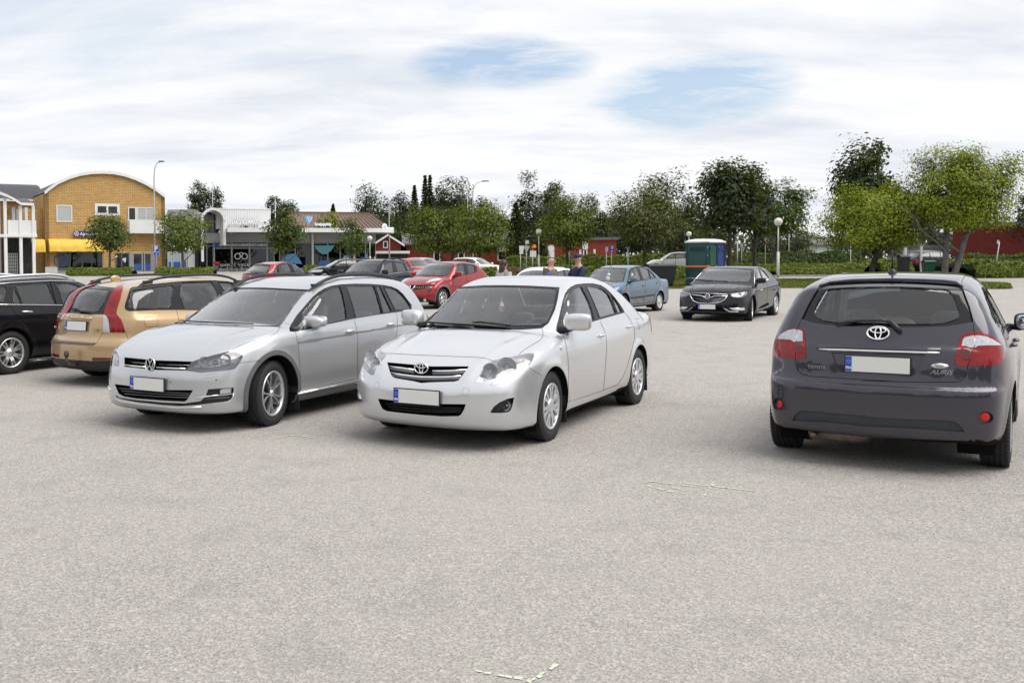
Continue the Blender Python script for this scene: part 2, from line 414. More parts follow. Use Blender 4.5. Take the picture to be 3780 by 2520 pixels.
class Ortho:
    """view along an axis; 'side' (x,z) from +y, 'front' (y,z) from +x, 'rear' (y,z) from -x, 'top' (x,y)"""
    def __init__(s, kind, mirror=False):
        s.mir = np.array([1, -1, 1.]) if mirror else np.ones(3); s.k = kind; s.unit = 1.0
        s.ax = {'side': (0, 2), 'front': (1, 2), 'rear': (1, 2), 'top': (0, 1)}[kind]
        s.d = {'side': np.array([0, 1., 0]), 'front': np.array([1., 0, 0]), 'rear': np.array([-1., 0, 0]), 'top': np.array([0, 0, 1.])}[kind]
    def proj(s, P): return (P * s.mir)[:, list(s.ax)]
    def plane(s, a, b):
        p = np.zeros(3); p[s.ax[0]], p[s.ax[1]] = a; e = np.zeros(3); e[s.ax[0]], e[s.ax[1]] = b[0] - a[0], b[1] - a[1]
        n = np.cross(e, s.d); n /= max(np.linalg.norm(n), 1e-12); return p * s.mir, n * s.mir
    def facing(s, P, n): return (n * s.mir) @ s.d > .12
def inpoly(pt, poly):
    x, y = pt; c = False; j = len(poly) - 1
    for i in range(len(poly)):
        (xi, yi), (xj, yj) = poly[i], poly[j]
        if (yi > y) != (yj > y) and x < (xj - xi) * (y - yi) / (yj - yi) + xi: c = not c
        j = i
    return c

class Car:
    def __init__(s, name, label, shape, loc, heading, paintmat, cell=.024, group=None, cat='car'):
        s.sh = shape; s.root = empty(name, loc, R(heading)); tag(s.root, label, cat, group)
        s.M = Matrix.Translation(loc) @ Matrix.Rotation(R(heading), 4, 'Z'); s.Minv = s.M.inverted()
        s.parts = [('body', paintmat, {})]; s.paint = paintmat
        P, Q = shape.mesh(cell); me = bpy.data.meshes.new('t'); me.from_pydata(P.tolist(), [], Q.tolist())
        s.bm = bmesh.new(); s.bm.from_mesh(me); bpy.data.meshes.remove(me)
        s.lay = s.bm.faces.layers.int.new('part'); s.bm.normal_update()
        s.cv = CamView(s); s.cell = cell
    def pid(s, name, mat, **o): s.parts.append((name, mat, o)); return len(s.parts) - 1
    # ---- cutting outlines into the skin
    def cut(s, view, poly, pid, only=None, cond=None):
        bm = s.bm; lay = s.lay; poly = [tuple(p) for p in poly]; n = len(poly)
        xs = [p[0] for p in poly]; ys = [p[1] for p in poly]; bx = (min(xs), min(ys), max(xs), max(ys))
        bm.verts.ensure_lookup_table(); bm.verts.index_update()
        co = np.array([v.co[:] for v in bm.verts]); uv = view.proj(co)
        box = {}; sc = max(bx[2] - bx[0], bx[3] - bx[1]) * 1e-4
        def fbox(f):
            q = view.proj(np.array([v.co[:] for v in f.verts])).tolist(); qx = [k[0] for k in q]; qy = [k[1] for k in q]; return (min(qx), min(qy), max(qx), max(qy))
        ex = s.cell * 1.7 * view.unit
        nv = np.nonzero((uv[:, 0] > bx[0] - ex) & (uv[:, 0] < bx[2] + ex) & (uv[:, 1] > bx[1] - ex) & (uv[:, 1] < bx[3] + ex))[0]
        seen = set()
        for i in nv.tolist():
            for f in bm.verts[i].link_faces: seen.add(f)
        for f in seen:
            if only is not None and f[lay] not in only: continue
            ii = [v.index for v in f.verts]; qx = [uv[j, 0] for j in ii]; qy = [uv[j, 1] for j in ii]
            q = (min(qx), min(qy), max(qx), max(qy))
            if q[0] <= bx[2] and q[2] >= bx[0] and q[1] <= bx[3] and q[3] >= bx[1]:
                if cond is not None and not cond(f.calc_center_median()): continue
                box[f] = q
        if box:
            fl = list(box); ok = view.facing(np.array([f.verts[0].co[:] for f in fl]), np.array([f.normal[:] for f in fl]))
            for f, k in zip(fl, ok.tolist()):
                if not k: del box[f]
        for i in range(n):
            a, b2 = poly[i], poly[(i + 1) % n]
            if abs(a[0] - b2[0]) + abs(a[1] - b2[1]) < 1e-9: continue
            x0, x1 = sorted((a[0], b2[0])); y0, y1 = sorted((a[1], b2[1]))
            fs = [f for f, q in box.items() if q[0] <= x1 + sc and q[2] >= x0 - sc and q[1] <= y1 + sc and q[3] >= y0 - sc]
            if not fs: continue
            p, nn = view.plane(a, b2); p = Vector(p); nn = Vector(nn); k0 = nn.dot(p)
            for f in fs:
                vs = f.verts[:]; ds = [v.co.dot(nn) - k0 for v in vs]
                if min(ds) > -1e-5 or max(ds) < 1e-5: continue
                m_ = len(vs)
                for j in range(m_):
                    d0, d1 = ds[j], ds[(j + 1) % m_]
                    if d0 * d1 < 0 and abs(d0) > 1e-5 and abs(d1) > 1e-5:
                        e = bm.edges.get((vs[j], vs[(j + 1) % m_])); bmesh.utils.edge_split(e, vs[j], d0 / (d0 - d1))
                vs = f.verts[:]; m_ = len(vs); on = [j for j in range(m_) if abs(vs[j].co.dot(nn) - k0) <= 1.1e-5]
                if len(on) < 2: continue
                j0, j1 = on[0], on[-1]
                if len(on) > 2:
                    j0, j1 = max(((x_, y_) for x_ in on for y_ in on if x_ < y_), key=lambda q: min(q[1] - q[0], m_ - q[1] + q[0]))
                if j1 - j0 < 2 or (j0 == 0 and j1 == m_ - 1): continue
                try: nf, _ = bmesh.utils.face_split(f, vs[j0], vs[j1])
                except ValueError: continue
                if nf is None: continue
                nf[lay] = f[lay]; nf.normal = f.normal; box[f] = fbox(f); box[nf] = fbox(nf)
        got = 0
        if box:
            fl = list(box); q = view.proj(np.array([f.calc_center_median()[:] for f in fl]))
            x, y = q[:, 0], q[:, 1]; ins = np.zeros(len(fl), bool); j = n - 1
            for i in range(n):
                (xi, yi), (xj, yj) = poly[i], poly[j]; j = i
                if yi == yj: continue
                ins ^= ((yi > y) != (yj > y)) & (x < (xj - xi) * (y - yi) / (yj - yi) + xi)
            for f, k in zip(fl, ins.tolist()):
                if k: f[lay] = pid; got += 1
        return got
    def feat(s, name, mat, poly, view='cam', mirror=True, only=None, cond=None, pid=None, **o):
        """one outlined feature; mirrored to the other side of the car unless told not to"""
        ids = []
        for m in ((False, True) if mirror else (False,)):
            k = pid if pid is not None else s.pid(name, mat, **o)
            v = CamView(s, m) if view == 'cam' else Ortho(view, m)
            cc = cond
            if view in ('side',) and cond is None: cc = (lambda c, q=(-1 if m else 1): c.y * q > 0)
            s.cut(v, poly, k, only, cc); ids.append(k)
        return ids
    def gap(s, pts, width, view='cam', mirror=True, only=None, cond=None):
        if not hasattr(s, 'gid'): s.gid = s.pid('panel_gap', 'gap_black', push=.004, nowall=True)
        P = [np.array(p, float) for p in pts]; Lq, Rq = [], []
        for i, p in enumerate(P):
            d = P[min(i + 1, len(P) - 1)] - P[max(i - 1, 0)]; d /= np.linalg.norm(d); nrm = np.array([-d[1], d[0]]) * width / 2
            Lq.append(tuple(p + nrm)); Rq.append(tuple(p - nrm))
        s.feat('', '', Lq + Rq[::-1], view, mirror, only, cond, pid=s.gid)
    # ---- finding places on the skin
    def hit(s, u, v):
        o = s.cv.c; d = s.cv.ray((u, v)); d = d / np.linalg.norm(d)
        D = np.linalg.norm(np.array([s.M.translation[0], s.M.translation[1], .8]) - np.array([0, 0, CAM_H]))
        t = np.arange(max(.5, D - 3.5), D + 3.5, .01); f = s.sh.F(o + t[:, None] * d)
        i = np.argmax(f < 0)
        if f[i] >= 0: i = int(np.argmin(f)); tt = t[i]
        else:
            a, b = t[max(i - 1, 0)], t[i]
            for _ in range(20):
                m = (a + b) / 2
                if s.sh.F((o + m * d)[None])[0] < 0: b = m
                else: a = m
            tt = b
        p = o + tt * d; g = s.sh.grad(p[None])[0]; g /= np.linalg.norm(g); return Vector(p.tolist()), Vector(g.tolist())
    def frame(s, u, v, flat=None):
        """matrix at the skin: z outward, x to the right as one faces the surface, y up"""
        p, n = s.hit(u, v)
        if flat is not None: n = Vector(flat).normalized()
        up = Vector((0, 0, 1)); x = up.cross(n).normalized(); y = n.cross(x)
        return Matrix((x, y, n)).transposed().to_4x4().copy(), p
    def fm(s, u, v, flat=None, out=0.0):
        Rm, p = s.frame(u, v, flat); n = Vector((Rm[0][2], Rm[1][2], Rm[2][2])); return Matrix.Translation(p + n * out) @ Rm
    # ---- turning the regions into part objects
    def finish(s, lining='interior_grey', lining_low='interior_dark'):
        bm = s.bm; lay = s.lay
        bm.verts.index_update(); bm.verts.ensure_lookup_table()
        co = np.array([v.co[:] for v in bm.verts]); g = s.sh.grad(co); g /= np.maximum(np.linalg.norm(g, axis=1), 1e-9)[:, None]
        groups = {}
        und = s.pid('underbody', 'under_black')
        for f in bm.faces:
            k = f[lay]; c = f.calc_center_median()
            if k == 0 and c.z < .30 and f.normal.z < -.45: k = und
            groups.setdefault(k, []).append(tuple(v.index for v in f.verts))
        objs = {}
        for k, fs in groups.items():
            name, mat, o = s.parts[k]
            if o.get('delete'): continue
            comps = [fs]
            if k and name not in ('panel_gap', 'underbody', 'arch_cladding'):      # separate panes and frames become separate parts
                par = {}
                def fd(a):
                    while par.setdefault(a, a) != a: par[a] = par[par[a]]; a = par[a]
                    return a
                for f in fs:
                    for q in f[1:]: par[fd(q)] = fd(f[0])
                cc = {}
                for f in fs: cc.setdefault(fd(f[0]), []).append(f)
                comps = [c_ for c_ in cc.values() if len(c_) >= 3] or [fs]
            for c_ in comps[1:]: s._emit(name, mat, c_, co, g, o)
            fs = comps[0]
            objs[k] = s._emit(name, mat, fs, co, g, o)
            if name == 'panel_gap': objs[k]['kind'] = 'stuff'
            if o.get('cover'): 
                q = s._emit('lamp_cover', o['cover'] if isinstance(o['cover'], str) else 'glass_lens', fs, co, g, {'push': -.0015, 'nowall': True}); q.parent = objs[k]
        # trim inside the cabin
        if lining:
            lo, hi = [], []
            for k, fs in groups.items():
                if s.parts[k][2].get('skin', k == 0):
                    for f in fs:
                        z = co[f[0], 2]; x = co[f[0], 0]
                        if z > .34 and x < s.sh.cab[0] and x > s.sh.cab[1]:
                            (hi if z > .95 else lo).append(f)
            if hi: s._emit('cabin_trim', lining, [f[::-1] for f in hi], co - g * .03, -g, {})
            if lo: s._emit('door_trim', lining_low, [f[::-1] for f in lo], co - g * .045, -g, {})
        bm.free(); s.obj = objs; return objs
    def _emit(s, name, mat, fs, co, g, o):
        push = o.get('push', 0.0)
        used = sorted({i for f in fs for i in f}); mp = {i: j for j, i in enumerate(used)}
        u = np.array(used); V = co[u] - g[u] * push; Nn = g[u].copy()
        if o.get('flatten') is not None: V = o['flatten'](V)
        F = [tuple(mp[i] for i in f) for f in fs]
        V = V.tolist(); Nn = Nn.tolist()
        if abs(push) > 1e-6 and not o.get('nowall'):
            cnt = {}
            for f in F:
                for a, b in zip(f, f[1:] + f[:1]): cnt[(a, b)] = cnt.get((a, b), 0) + 1
            dup = {}
            for (a, b) in [e for e in cnt if (e[1], e[0]) not in cnt]:
                q = []
                for i in (a, b):
                    if i not in dup:
                        dup[i] = (len(V), len(V) + 1); V.append(list(co[used[i]])); V.append(list(V[i])); Nn += [[0, 0, 0], [0, 0, 0]]
                    q.append(dup[i])
                F.append((q[0][0], q[1][0], q[1][1], q[0][1]) if push > 0 else (q[0][1], q[0][0], q[1][0], q[1][1])[::-1])
        me = bpy.data.meshes.new(name); me.from_pydata(V, [], F); me.update()
        me.polygons.foreach_set('use_smooth', [True] * len(F))
        if not o.get('autonormal'): me.normals_split_custom_set_from_vertices(Nn)
        ob = link(name, me, mat, s.root)
        return ob
# ------------------------------------------------------------------ ground
def mat_asphalt():
    t = NT('asphalt')
    P = t.tc.outputs['Object']
    def stones(scale, stops):
        q = t.n('SeparateColor'); t.L.new(t.voro(scale, 'F1', out='Color'), q.inputs[0]); return t.ramp(q.outputs[0], stops)
    s1 = stones(62, [(.0, (.085, .080, .077)), (.3, (.185, .175, .168)), (.6, (.275, .262, .252)), (.85, (.40, .385, .365)), (1.0, (.62, .60, .57))])
    s2 = stones(170, [(.0, (.09, .086, .083)), (.5, (.26, .25, .24)), (1.0, (.52, .50, .48))])
    stone = t.mix(.68, s1, s2)
    fine = t.noise(420, 3, .6); stone = t.mix(.25, stone, t.ramp(fine, [(.3, (.14, .135, .13)), (.7, (.40, .385, .37))]))
    spk = t.noise(9, 8, .75); stone = t.mix(t.ramp(spk, [(.56, 0.0), (.70, .5)]), stone, (.12, .115, .11))
    big = t.noise(.22, 5, .6); mid = t.noise(1.7, 5, .62)
    stone = t.mix(t.ramp(big, [(.35, 0.0), (.68, .42)]), stone, (.33, .315, .30))
    stone = t.mix(t.ramp(mid, [(.52, 0.0), (.74, .34)]), stone, (.15, .146, .142))
    # worn hairline cracks
    wv = t.noise(.9, 4, .6); wrp = t.n('VectorMath'); wrp.operation = 'ADD'
    nv = t.n('TexNoise'); nv.inputs['Scale'].default_value = 1.1; nv.inputs['Detail'].default_value = 4; t.L.new(P, nv.inputs['Vector'])
    sc = t.n('VectorMath'); sc.operation = 'SCALE'; sc.inputs[3].default_value = 1.3; t.L.new(nv.outputs['Color'], sc.inputs[0]); t.L.new(P, wrp.inputs[0]); t.L.new(sc.outputs[0], wrp.inputs[1])
    cr = t.n('TexVoronoi'); cr.feature = 'DISTANCE_TO_EDGE'; cr.inputs['Scale'].default_value = .23; t.L.new(wrp.outputs[0], cr.inputs['Vector'])
    crack = t.math('MULTIPLY', t.ramp(cr.outputs['Distance'], [(.0, 1.0), (.0035, 0.0)]), t.ramp(wv, [(.50, 0.0), (.60, .75)]))
    sy = t.n('SeparateXYZ'); t.L.new(P, sy.inputs[0]); crack = t.math('MULTIPLY', crack, t.ramp(t.math('MULTIPLY', sy.outputs[1], .01), [(.14, 0.0), (.24, 1.0)]))
    stone = t.mix(crack, stone, (.06, .055, .05))
    h = t.math('ADD', t.math('MULTIPLY', t.voro(62, 'F1'), 1.0), t.math('MULTIPLY', fine, .5))
    stone = t.mix(1.0, stone, (1.24, 1.21, 1.18), 'MULTIPLY')
    t.bsdf(stone, .86, spec=.3, normal=t.bump(h, .8, .008))
mat_asphalt()
def mat_grass(name, a, b, c_, scale=1.0):
    t = NT(name); n1 = t.noise(1.2 * scale, 6, .7); n2 = t.noise(30 * scale, 3, .6)
    col = t.mix(t.ramp(n2, [(.3, 0.0), (.7, 1.0)]), t.ramp(n1, [(.3, a), (.5, b), (.72, c_)]), tuple(q * .7 for q in b))
    t.bsdf(col, .95, spec=.1, normal=t.bump(n2, .8, .05))
mat_grass('lawn', (.085, .115, .022), (.125, .140, .030), (.22, .19, .075)); mat_grass('rough_grass', (.05, .085, .015), (.085, .125, .022), (.15, .16, .045))
simple('soil', (.12, .095, .075), .95, var=.3, vscale=2); simple('kerb_stone', (.30, .29, .28), .85, var=.15, vscale=5); simple('chalk', (.52, .56, .42), .9, var=.2, vscale=30)
def sheet(name, mat, poly, dz, n=1, kind='structure', thick=0.0):
    """flat piece of ground following the rise; poly in plan (x, y)"""
    m = MB(); ys = [p[1] for p in poly]
    bm = bmesh.new(); f = bm.faces.new([bm.verts.new((x, y, 0)) for x, y in poly])
    y0, y1 = min(ys), max(ys); k = max(1, int((y1 - y0) / 6))
    for i in range(1, k): bmesh.ops.bisect_plane(bm, geom=bm.verts[:] + bm.edges[:] + bm.faces[:], plane_co=(0, y0 + (y1 - y0) * i / k, 0), plane_no=(0, 1, 0))
    if thick:
        r = bmesh.ops.extrude_face_region(bm, geom=bm.faces[:]); 
        for v in r['geom']:
            if isinstance(v, bmesh.types.BMVert): v.co.z = -thick - dz
        bmesh.ops.recalc_face_normals(bm, faces=bm.faces)
    for v in bm.verts: v.co.z += GZ(v.co.y) + dz
    me = bpy.data.meshes.new(name); bm.to_mesh(me); bm.free(); o = link(name, me, mat)
    if not thick:
        me.update()
        if me.polygons and me.polygons[0].normal.z < 0: me.flip_normals()
    return tag(o, kind=kind) if kind else o
def ground():
    ys = list(np.arange(-40, 24, 16)) + list(np.arange(24, 116, 4)) + [130, 180, 260, 400, 700, 1200, 2200]
    xs = [-1600, -400, -120, -40, 0, 40, 120, 400, 1600]
    m = MB(); m.grid([[(x, y, GZ(y)) for x in xs] for y in ys], True, True); o = m.build('car_park', 'asphalt'); tag(o, kind='structure')
ground()
def chalk_mark(u, v, pts, wpx=4.0, name='chalk_mark', label=None):
    """sprayed survey mark on the asphalt, read from the photo as short strokes"""
    def g(u_, v_):
        d = px_dir(u_, v_); t = -CAM_H / d[2]; return Vector((d[0] * t, d[1] * t, .004))
    m = MB()
    for pl in pts:
        for a, b in zip(pl, pl[1:]):
            A, B = g(*a), g(*b); d = (B - A); 
            if d.length < 1e-4: continue
            d.normalize(); nn = Vector((-d.y, d.x, 0)) * .011
            k = max(2, int((B - A).length / .03))
            for i in range(k):
                if rng.random() < .12: continue
                p, q = A.lerp(B, i / k), A.lerp(B, (i + .9) / k); j = Vector((rng.uniform(-.006, .006), rng.uniform(-.006, .006), 0)); w = nn * rng.uniform(.5, 1.2)
                m.add([p - w + j, p + w + j, q + w + j, q - w + j], [(0, 1, 2, 3)])
    o = m.build(name, 'chalk'); tag(o, label, 'chalk mark'); o['kind'] = 'stuff'; return o
k = 1.607
S_ = lambda L: [[(a * k, b * k) for a, b in p] for p in L]
chalk_mark(0, 0, S_([[(1095, 1542), (1130, 1546), (1180, 1556), (1222, 1562), (1262, 1538), (1280, 1524)], [(1222, 1562), (1210, 1567)]]), label='yellow-green sprayed arrow on the asphalt at the bottom edge')
chalk_mark(0, 0, S_([[(1465, 1108), (1500, 1106), (1560, 1114), (1600, 1118)], [(1490, 1116), (1540, 1130), (1575, 1126), (1540, 1120)], [(1618, 1138), (1640, 1108)], [(1570, 1110), (1732, 1128)]]), label='faint yellow-green sprayed scribble on the asphalt left of the dark hatchback')
chalk_mark(0, 0, S_([[(630, 1006), (680, 1000), (722, 1006)]]), label='thin pale sprayed line on the asphalt before the two silver cars')
chalk_mark(0, 0, S_([[(205, 972), (240, 974), (255, 965)]]), label='small yellow sprayed tick on the asphalt before the silver estate')
# ------------------------------------------------------------------ things fitted to a car
def ray_plane(car, u, v, axis, val):
    o = car.cv.c; d = car.cv.ray((u, v)); t = (val - o[axis]) / d[axis]; return Vector((o + t * d).tolist())
def superell(rx, ry, rz, e=.55, nu=16, nv=10):
    """rounded block"""
    V, F = [], []
    f = lambda c, p: math.copysign(abs(c) ** p, c)
    for i in range(nv + 1):
        a = -math.pi / 2 + math.pi * i / nv
        for j in range(nu):
            b = 2 * math.pi * j / nu
            V.append((rx * f(math.cos(a), e) * f(math.cos(b), e), ry * f(math.cos(a), e) * f(math.sin(b), e), rz * f(math.sin(a), e)))
    for i in range(nv):
        for j in range(nu):
            F.append((i * nu + j, i * nu + (j + 1) % nu, (i + 1) * nu + (j + 1) % nu, (i + 1) * nu + j))
    return V, F
def blob(name, mat, parent, c, r, e=.55, M=None, nu=16, nv=10, shear=None):
    V, F = superell(*r, e, nu, nv); q = []
    for v in V:
        v = Vector(v)
        if shear: v = shear(v)
        q.append((M @ v if M is not None else v) + Vector(c))
    me = mesh_from(name, q, F, True); return link(name, me, mat, parent)

TYRE = {}
def tyre_mesh(r, w, rim, blocks=64):
    key = ('t', round(r, 3), round(w, 3), round(rim, 3))
    if key in TYRE: return TYRE[key]
    h = w / 2; m = MB()
    prof = [(rim - .012, -h * .78), (rim + .006, -h * .84), (rim + .02, -h * .97), ((rim + r) / 2, -h * 1.03), (r - .022, -h * .93), (r - .006, -h * .80)]
    tread = []
    for g in (-.55, -.18, .18, .55):        # tread ribs with grooves between them
        tread += [(r - abs(g) * .004, (g - .14) * h), (r - abs(g) * .004, (g + .12) * h), (r - .009, (g + .125) * h), (r - .009, (g + .185) * h)] if g < .5 else [(r - abs(g) * .004, (g - .14) * h), (r - .004, (g + .14) * h)]
    prof = prof + tread + [(a, -b) for a, b in prof[::-1]]
    m.lathe(prof, 56, 'y')
    for k in range(blocks):                 # shoulder sipes
        t = 2 * math.pi * k / blocks
        for sy in (-1, 1):
            M = Matrix.Rotation(t, 3, 'Y')
            m.box(M @ Vector((0, sy * h * .80, r - .0055)), (.018, h * .26, .008), M)
    me = bpy.data.meshes.new('tyre'); me.from_pydata(m.V, [], m.F); me.polygons.foreach_set('use_smooth', m.S); me.update(); me.materials.append(MAT['rubber'])
    bm = bmesh.new(); bm.from_mesh(me); bmesh.ops.recalc_face_normals(bm, faces=bm.faces); bm.to_mesh(me); bm.free()
    me.set_sharp_from_angle(angle=R(35)); TYRE[key] = me; return me
def loft_bar(m, stations):
    """bar through stations (r, angle, halfwidth angle-wise in metres, y front, y back)"""
    V = []
    for r, a, hw, yf, yb in stations:
        c, s_ = math.cos(a), math.sin(a); t = Vector((-s_, 0, c)); p = Vector((c * r, 0, s_ * r))
        V += [p - t * hw + Vector((0, yf, 0)), p + t * hw + Vector((0, yf, 0)), p + t * hw * .8 + Vector((0, yb, 0)), p - t * hw * .8 + Vector((0, yb, 0))]
    F = []
    for i in range(len(stations) - 1):
        for k in range(4): F.append((i * 4 + k, i * 4 + (k + 1) % 4, (i + 1) * 4 + (k + 1) % 4, (i + 1) * 4 + k))
    F += [(3, 2, 1, 0), tuple(range(len(V) - 4, len(V)))]
    m.add(V, F)
def rim_parts(style, rim, w):
    """face at +y. returns list of (name, mesh builder, material)"""
    key = (style, round(rim, 3))
    if key in TYRE: return TYRE[key]
    y0 = w / 2 - .012; out = []
    lip = MB(); lip.lathe([(rim + .004, y0 - .004), (rim + .006, y0 + .010), (rim - .006, y0 + .012), (rim - .016, y0 + .001), (rim - .022, y0 - .03), (rim - .03, -y0)], 48, 'y')
    disc = MB(); disc.lathe([(0, y0 - .085), (rim * .70, y0 - .085), (rim * .70, y0 - .10), (0, y0 - .10)], 32, 'y')
    back = MB(); back.lathe([(0, y0 - .045 if style == 'ten' else y0 - .12), (rim - .02, y0 - .04 if style == 'ten' else y0 - .12), (rim - .02, y0 - .13)], 32, 'y')
    sp = MB(); hub = MB()
    if style == 'ten':           # ten slim blades in pairs, dark between (machined face)
        for k in range(5):
            a = 2 * math.pi * k / 5 + math.pi / 2
            for s_ in (-1, 1):
                loft_bar(sp, [(.03, a + s_ * .25, .008, y0 - .016, y0 - .04), (rim * .5, a + s_ * .14, .0046, y0 - .006, y0 - .025), (rim - .008, a + s_ * .30, .0058, y0 + .002, y0 - .02)])
                loft_bar(sp, [(rim * .45, a + s_ * .19 + .015, .003, y0 - .006, y0 - .02), (rim - .01, a + s_ * .185, .0035, y0 + .0, y0 - .02)])
        hub.lathe([(.034, y0 - .02), (.032, y0 - .004), (.02, y0 + .002), (0, y0 + .003)], 24, 'y')
        mats = ('alloy', 'gloss_black')
    elif style == 'cover':       # wheel cover with seven paired spokes and small vents
        for k in range(7):
            a = 2 * math.pi * k / 7 + .2
            for s_ in (-1, 1):
                loft_bar(sp, [(.05, a + s_ * .20, .017, y0 - .004, y0 - .03), (rim * .55, a + s_ * .155, .0135, y0 + .004, y0 - .03), (rim - .004, a + s_ * .20, .022, y0 + .004, y0 - .02)])
            loft_bar(sp, [(rim * .74, a, .010, y0 - .014, y0 - .03), (rim - .006, a, .034, y0 - .006, y0 - .03)])
        hub.lathe([(.07, y0 - .03), (.068, y0 + .002), (.05, y0 + .010), (.03, y0 + .008), (0, y0 + .009)], 28, 'y')
        mats = ('wheel_cover', 'trim_black')
    elif style == 'seven':       # seven double spokes
        for k in range(7):
            a = 2 * math.pi * k / 7 + .1
            for s_ in (-1, 1):
                loft_bar(sp, [(.06, a + s_ * .16, .017, y0 - .03, y0 - .06), (rim * .55, a + s_ * .14, .014, y0 - .006, y0 - .04), (rim - .01, a + s_ * .14, .013, y0 + .002, y0 - .03)])
        hub.lathe([(.08, y0 - .06), (.078, y0 - .03), (.04, y0 - .022), (.036, y0 - .016), (0, y0 - .015)], 28, 'y')
        mats = ('alloy', 'trim_black')
    else:                        # plain cover with eight round-ended holes
        n = 8
        for k in range(n):
            a = 2 * math.pi * k / n
            loft_bar(sp, [(.05, a, .028, y0 - .002, y0 - .03), (rim * .55, a, .036, y0 + .004, y0 - .03), (rim * .8, a, .048, y0 + .004, y0 - .03), (rim - .004, a, .062, y0 + .002, y0 - .02)])
        hub.lathe([(.085, y0 - .03), (.08, y0 + .004), (.05, y0 + .012), (0, y0 + .013)], 28, 'y')
        mats = ('wheel_cover', 'trim_black')
    def mk(b, mat, name):
        me = bpy.data.meshes.new(name); me.from_pydata(b.V, [], b.F); me.polygons.foreach_set('use_smooth', b.S); me.update(); me.materials.append(MAT[mat])
        bm = bmesh.new(); bm.from_mesh(me); bmesh.ops.recalc_face_normals(bm, faces=bm.faces); bm.to_mesh(me); bm.free(); return me
    lip.V and None
    spk = MB(); spk.V, spk.F, spk.S = list(lip.V), list(lip.F), list(lip.S); spk.add(sp.V, sp.F); spk.add(hub.V, hub.F, True)
    out = [('rim', mk(spk, mats[0], 'rim')), ('brake_disc', mk(disc, 'brake_disc', 'brake_disc')), ('wheel_well', mk(back, mats[1], 'rim_back'))]
    TYRE[key] = out; return out
def wheels(car, style, r, rimr, w, half_track, steer=0.0, only=None):
    sh = car.sh
    for ax in sh.axles:
        for sy in (1, -1):
            if only and (ax, sy) not in only: continue
            ro = Matrix.Rotation(R(steer) if ax > 0 else 0, 4, 'Z')
            if sy < 0: ro = ro @ Matrix.Rotation(math.pi, 4, 'Z')
            spin = Matrix.Rotation(rng.uniform(0, 6.28), 4, 'Y')
            M = Matrix.Translation((ax, sy * half_track, r - .006)) @ ro @ spin
            parts = rim_parts(style, rimr, w); wh = bpy.data.objects.new('wheel', parts[0][1]); COL.objects.link(wh); wh.parent = car.root; wh.matrix_local = M
            t = bpy.data.objects.new('tyre', tyre_mesh(r, w, rimr)); COL.objects.link(t); t.parent = wh
            for nm, me in parts[1:]:
                if nm == 'wheel_well': nm = 'rim_back'
                q = bpy.data.objects.new(nm, me); COL.objects.link(q); q.parent = wh
def arches(car, liner=True, cladding=None, hz=None):
    """open the wheel arches and line them"""
    sh = car.sh; hz = hz if hz is not None else sh.hubz; ra = sh.arch_r
    for ax in sh.axles:
        if cladding:
            rc = ra + cladding
            c = [(ax + rc * math.cos(t), max(hz + rc * math.sin(t), -1)) for t in np.linspace(0, 2 * math.pi, 41)[:-1]]
            car.feat('arch_cladding', 'plastic_grey', c, 'side', True, None, None, push=-.008)
        c = [(ax + ra * math.cos(t), hz + ra * math.sin(t)) for t in np.linspace(0, 2 * math.pi, 45)[:-1]]
        d = car.pid('arch', 'gap_black', delete=True)
        for m in (False, True):
            q = -1 if m else 1
            car.cut(Ortho('side', m), c, d, None, lambda p, q=q: p.y * q > .45)
    if liner:
        for ax in sh.axles:
            for sy in (1, -1):
                m = MB(); yo = float(sh.halfwidth(np.array([ax]), np.array([hz + ra]))[0]) - .012; rows = []
                for t in np.linspace(-.55, math.pi + .55, 26):
                    x, z = ax + (ra + .004) * math.cos(t), hz + (ra + .004) * math.sin(t)
                    ye = float(sh.halfwidth(np.array([x]), np.array([max(z, .2)]))[0]) - .006
                    if ax > 0 and x > ax: ye = min(ye, yo - .25 * max(0, (x - ax) / ra) ** 3 * .12)
                    rows.append([(x, sy * ye, z), (x, sy * (ye - .05), z), (x, sy * .52, z)])
                m.grid(rows); V = [r[2] for r in rows]; m.add([(ax, sy * .52, hz)] + V, [(0, i, i + 1) for i in range(1, len(V))])
                m.build('wheel_arch_liner', 'under_black', car.root)
def seat(parent, x, y, z, mat='seat_cloth', recline=.30, h=.60, w=.50, head=True):
    """front seat: cushion, backrest and headrest in one part object with the headrest below it"""
    m = MB(); Rm = Matrix.Rotation(-recline, 3, 'Y')
    V, F = superell(.25, w / 2, .09, .5); m.add([Vector(v) + Vector((x + .18, y, z)) for v in V], F, True)
    V, F = superell(.08, w / 2, h / 2, .45); m.add([Rm @ (Vector(v) + Vector((0, 0, h / 2))) + Vector((x - .06, y, z)) for v in V], F, True)
    s_ = m.build('seat', mat, parent)
    if head:
        hm = MB(); V, F = superell(.05, .14, .10, .55); hm.add([Rm @ (Vector(v) + Vector((0.02, 0, h + .12))) + Vector((x - .06, y, z)) for v in V], F, True)
        for q in (-.06, .06): hm.tube([Rm @ Vector((0, q, h - .05)) + Vector((x - .06, y, z)), Rm @ Vector((.015, q, h + .06)) + Vector((x - .06, y, z))], .007, 6)
        hm.build('headrest', mat, s_)
    return s_
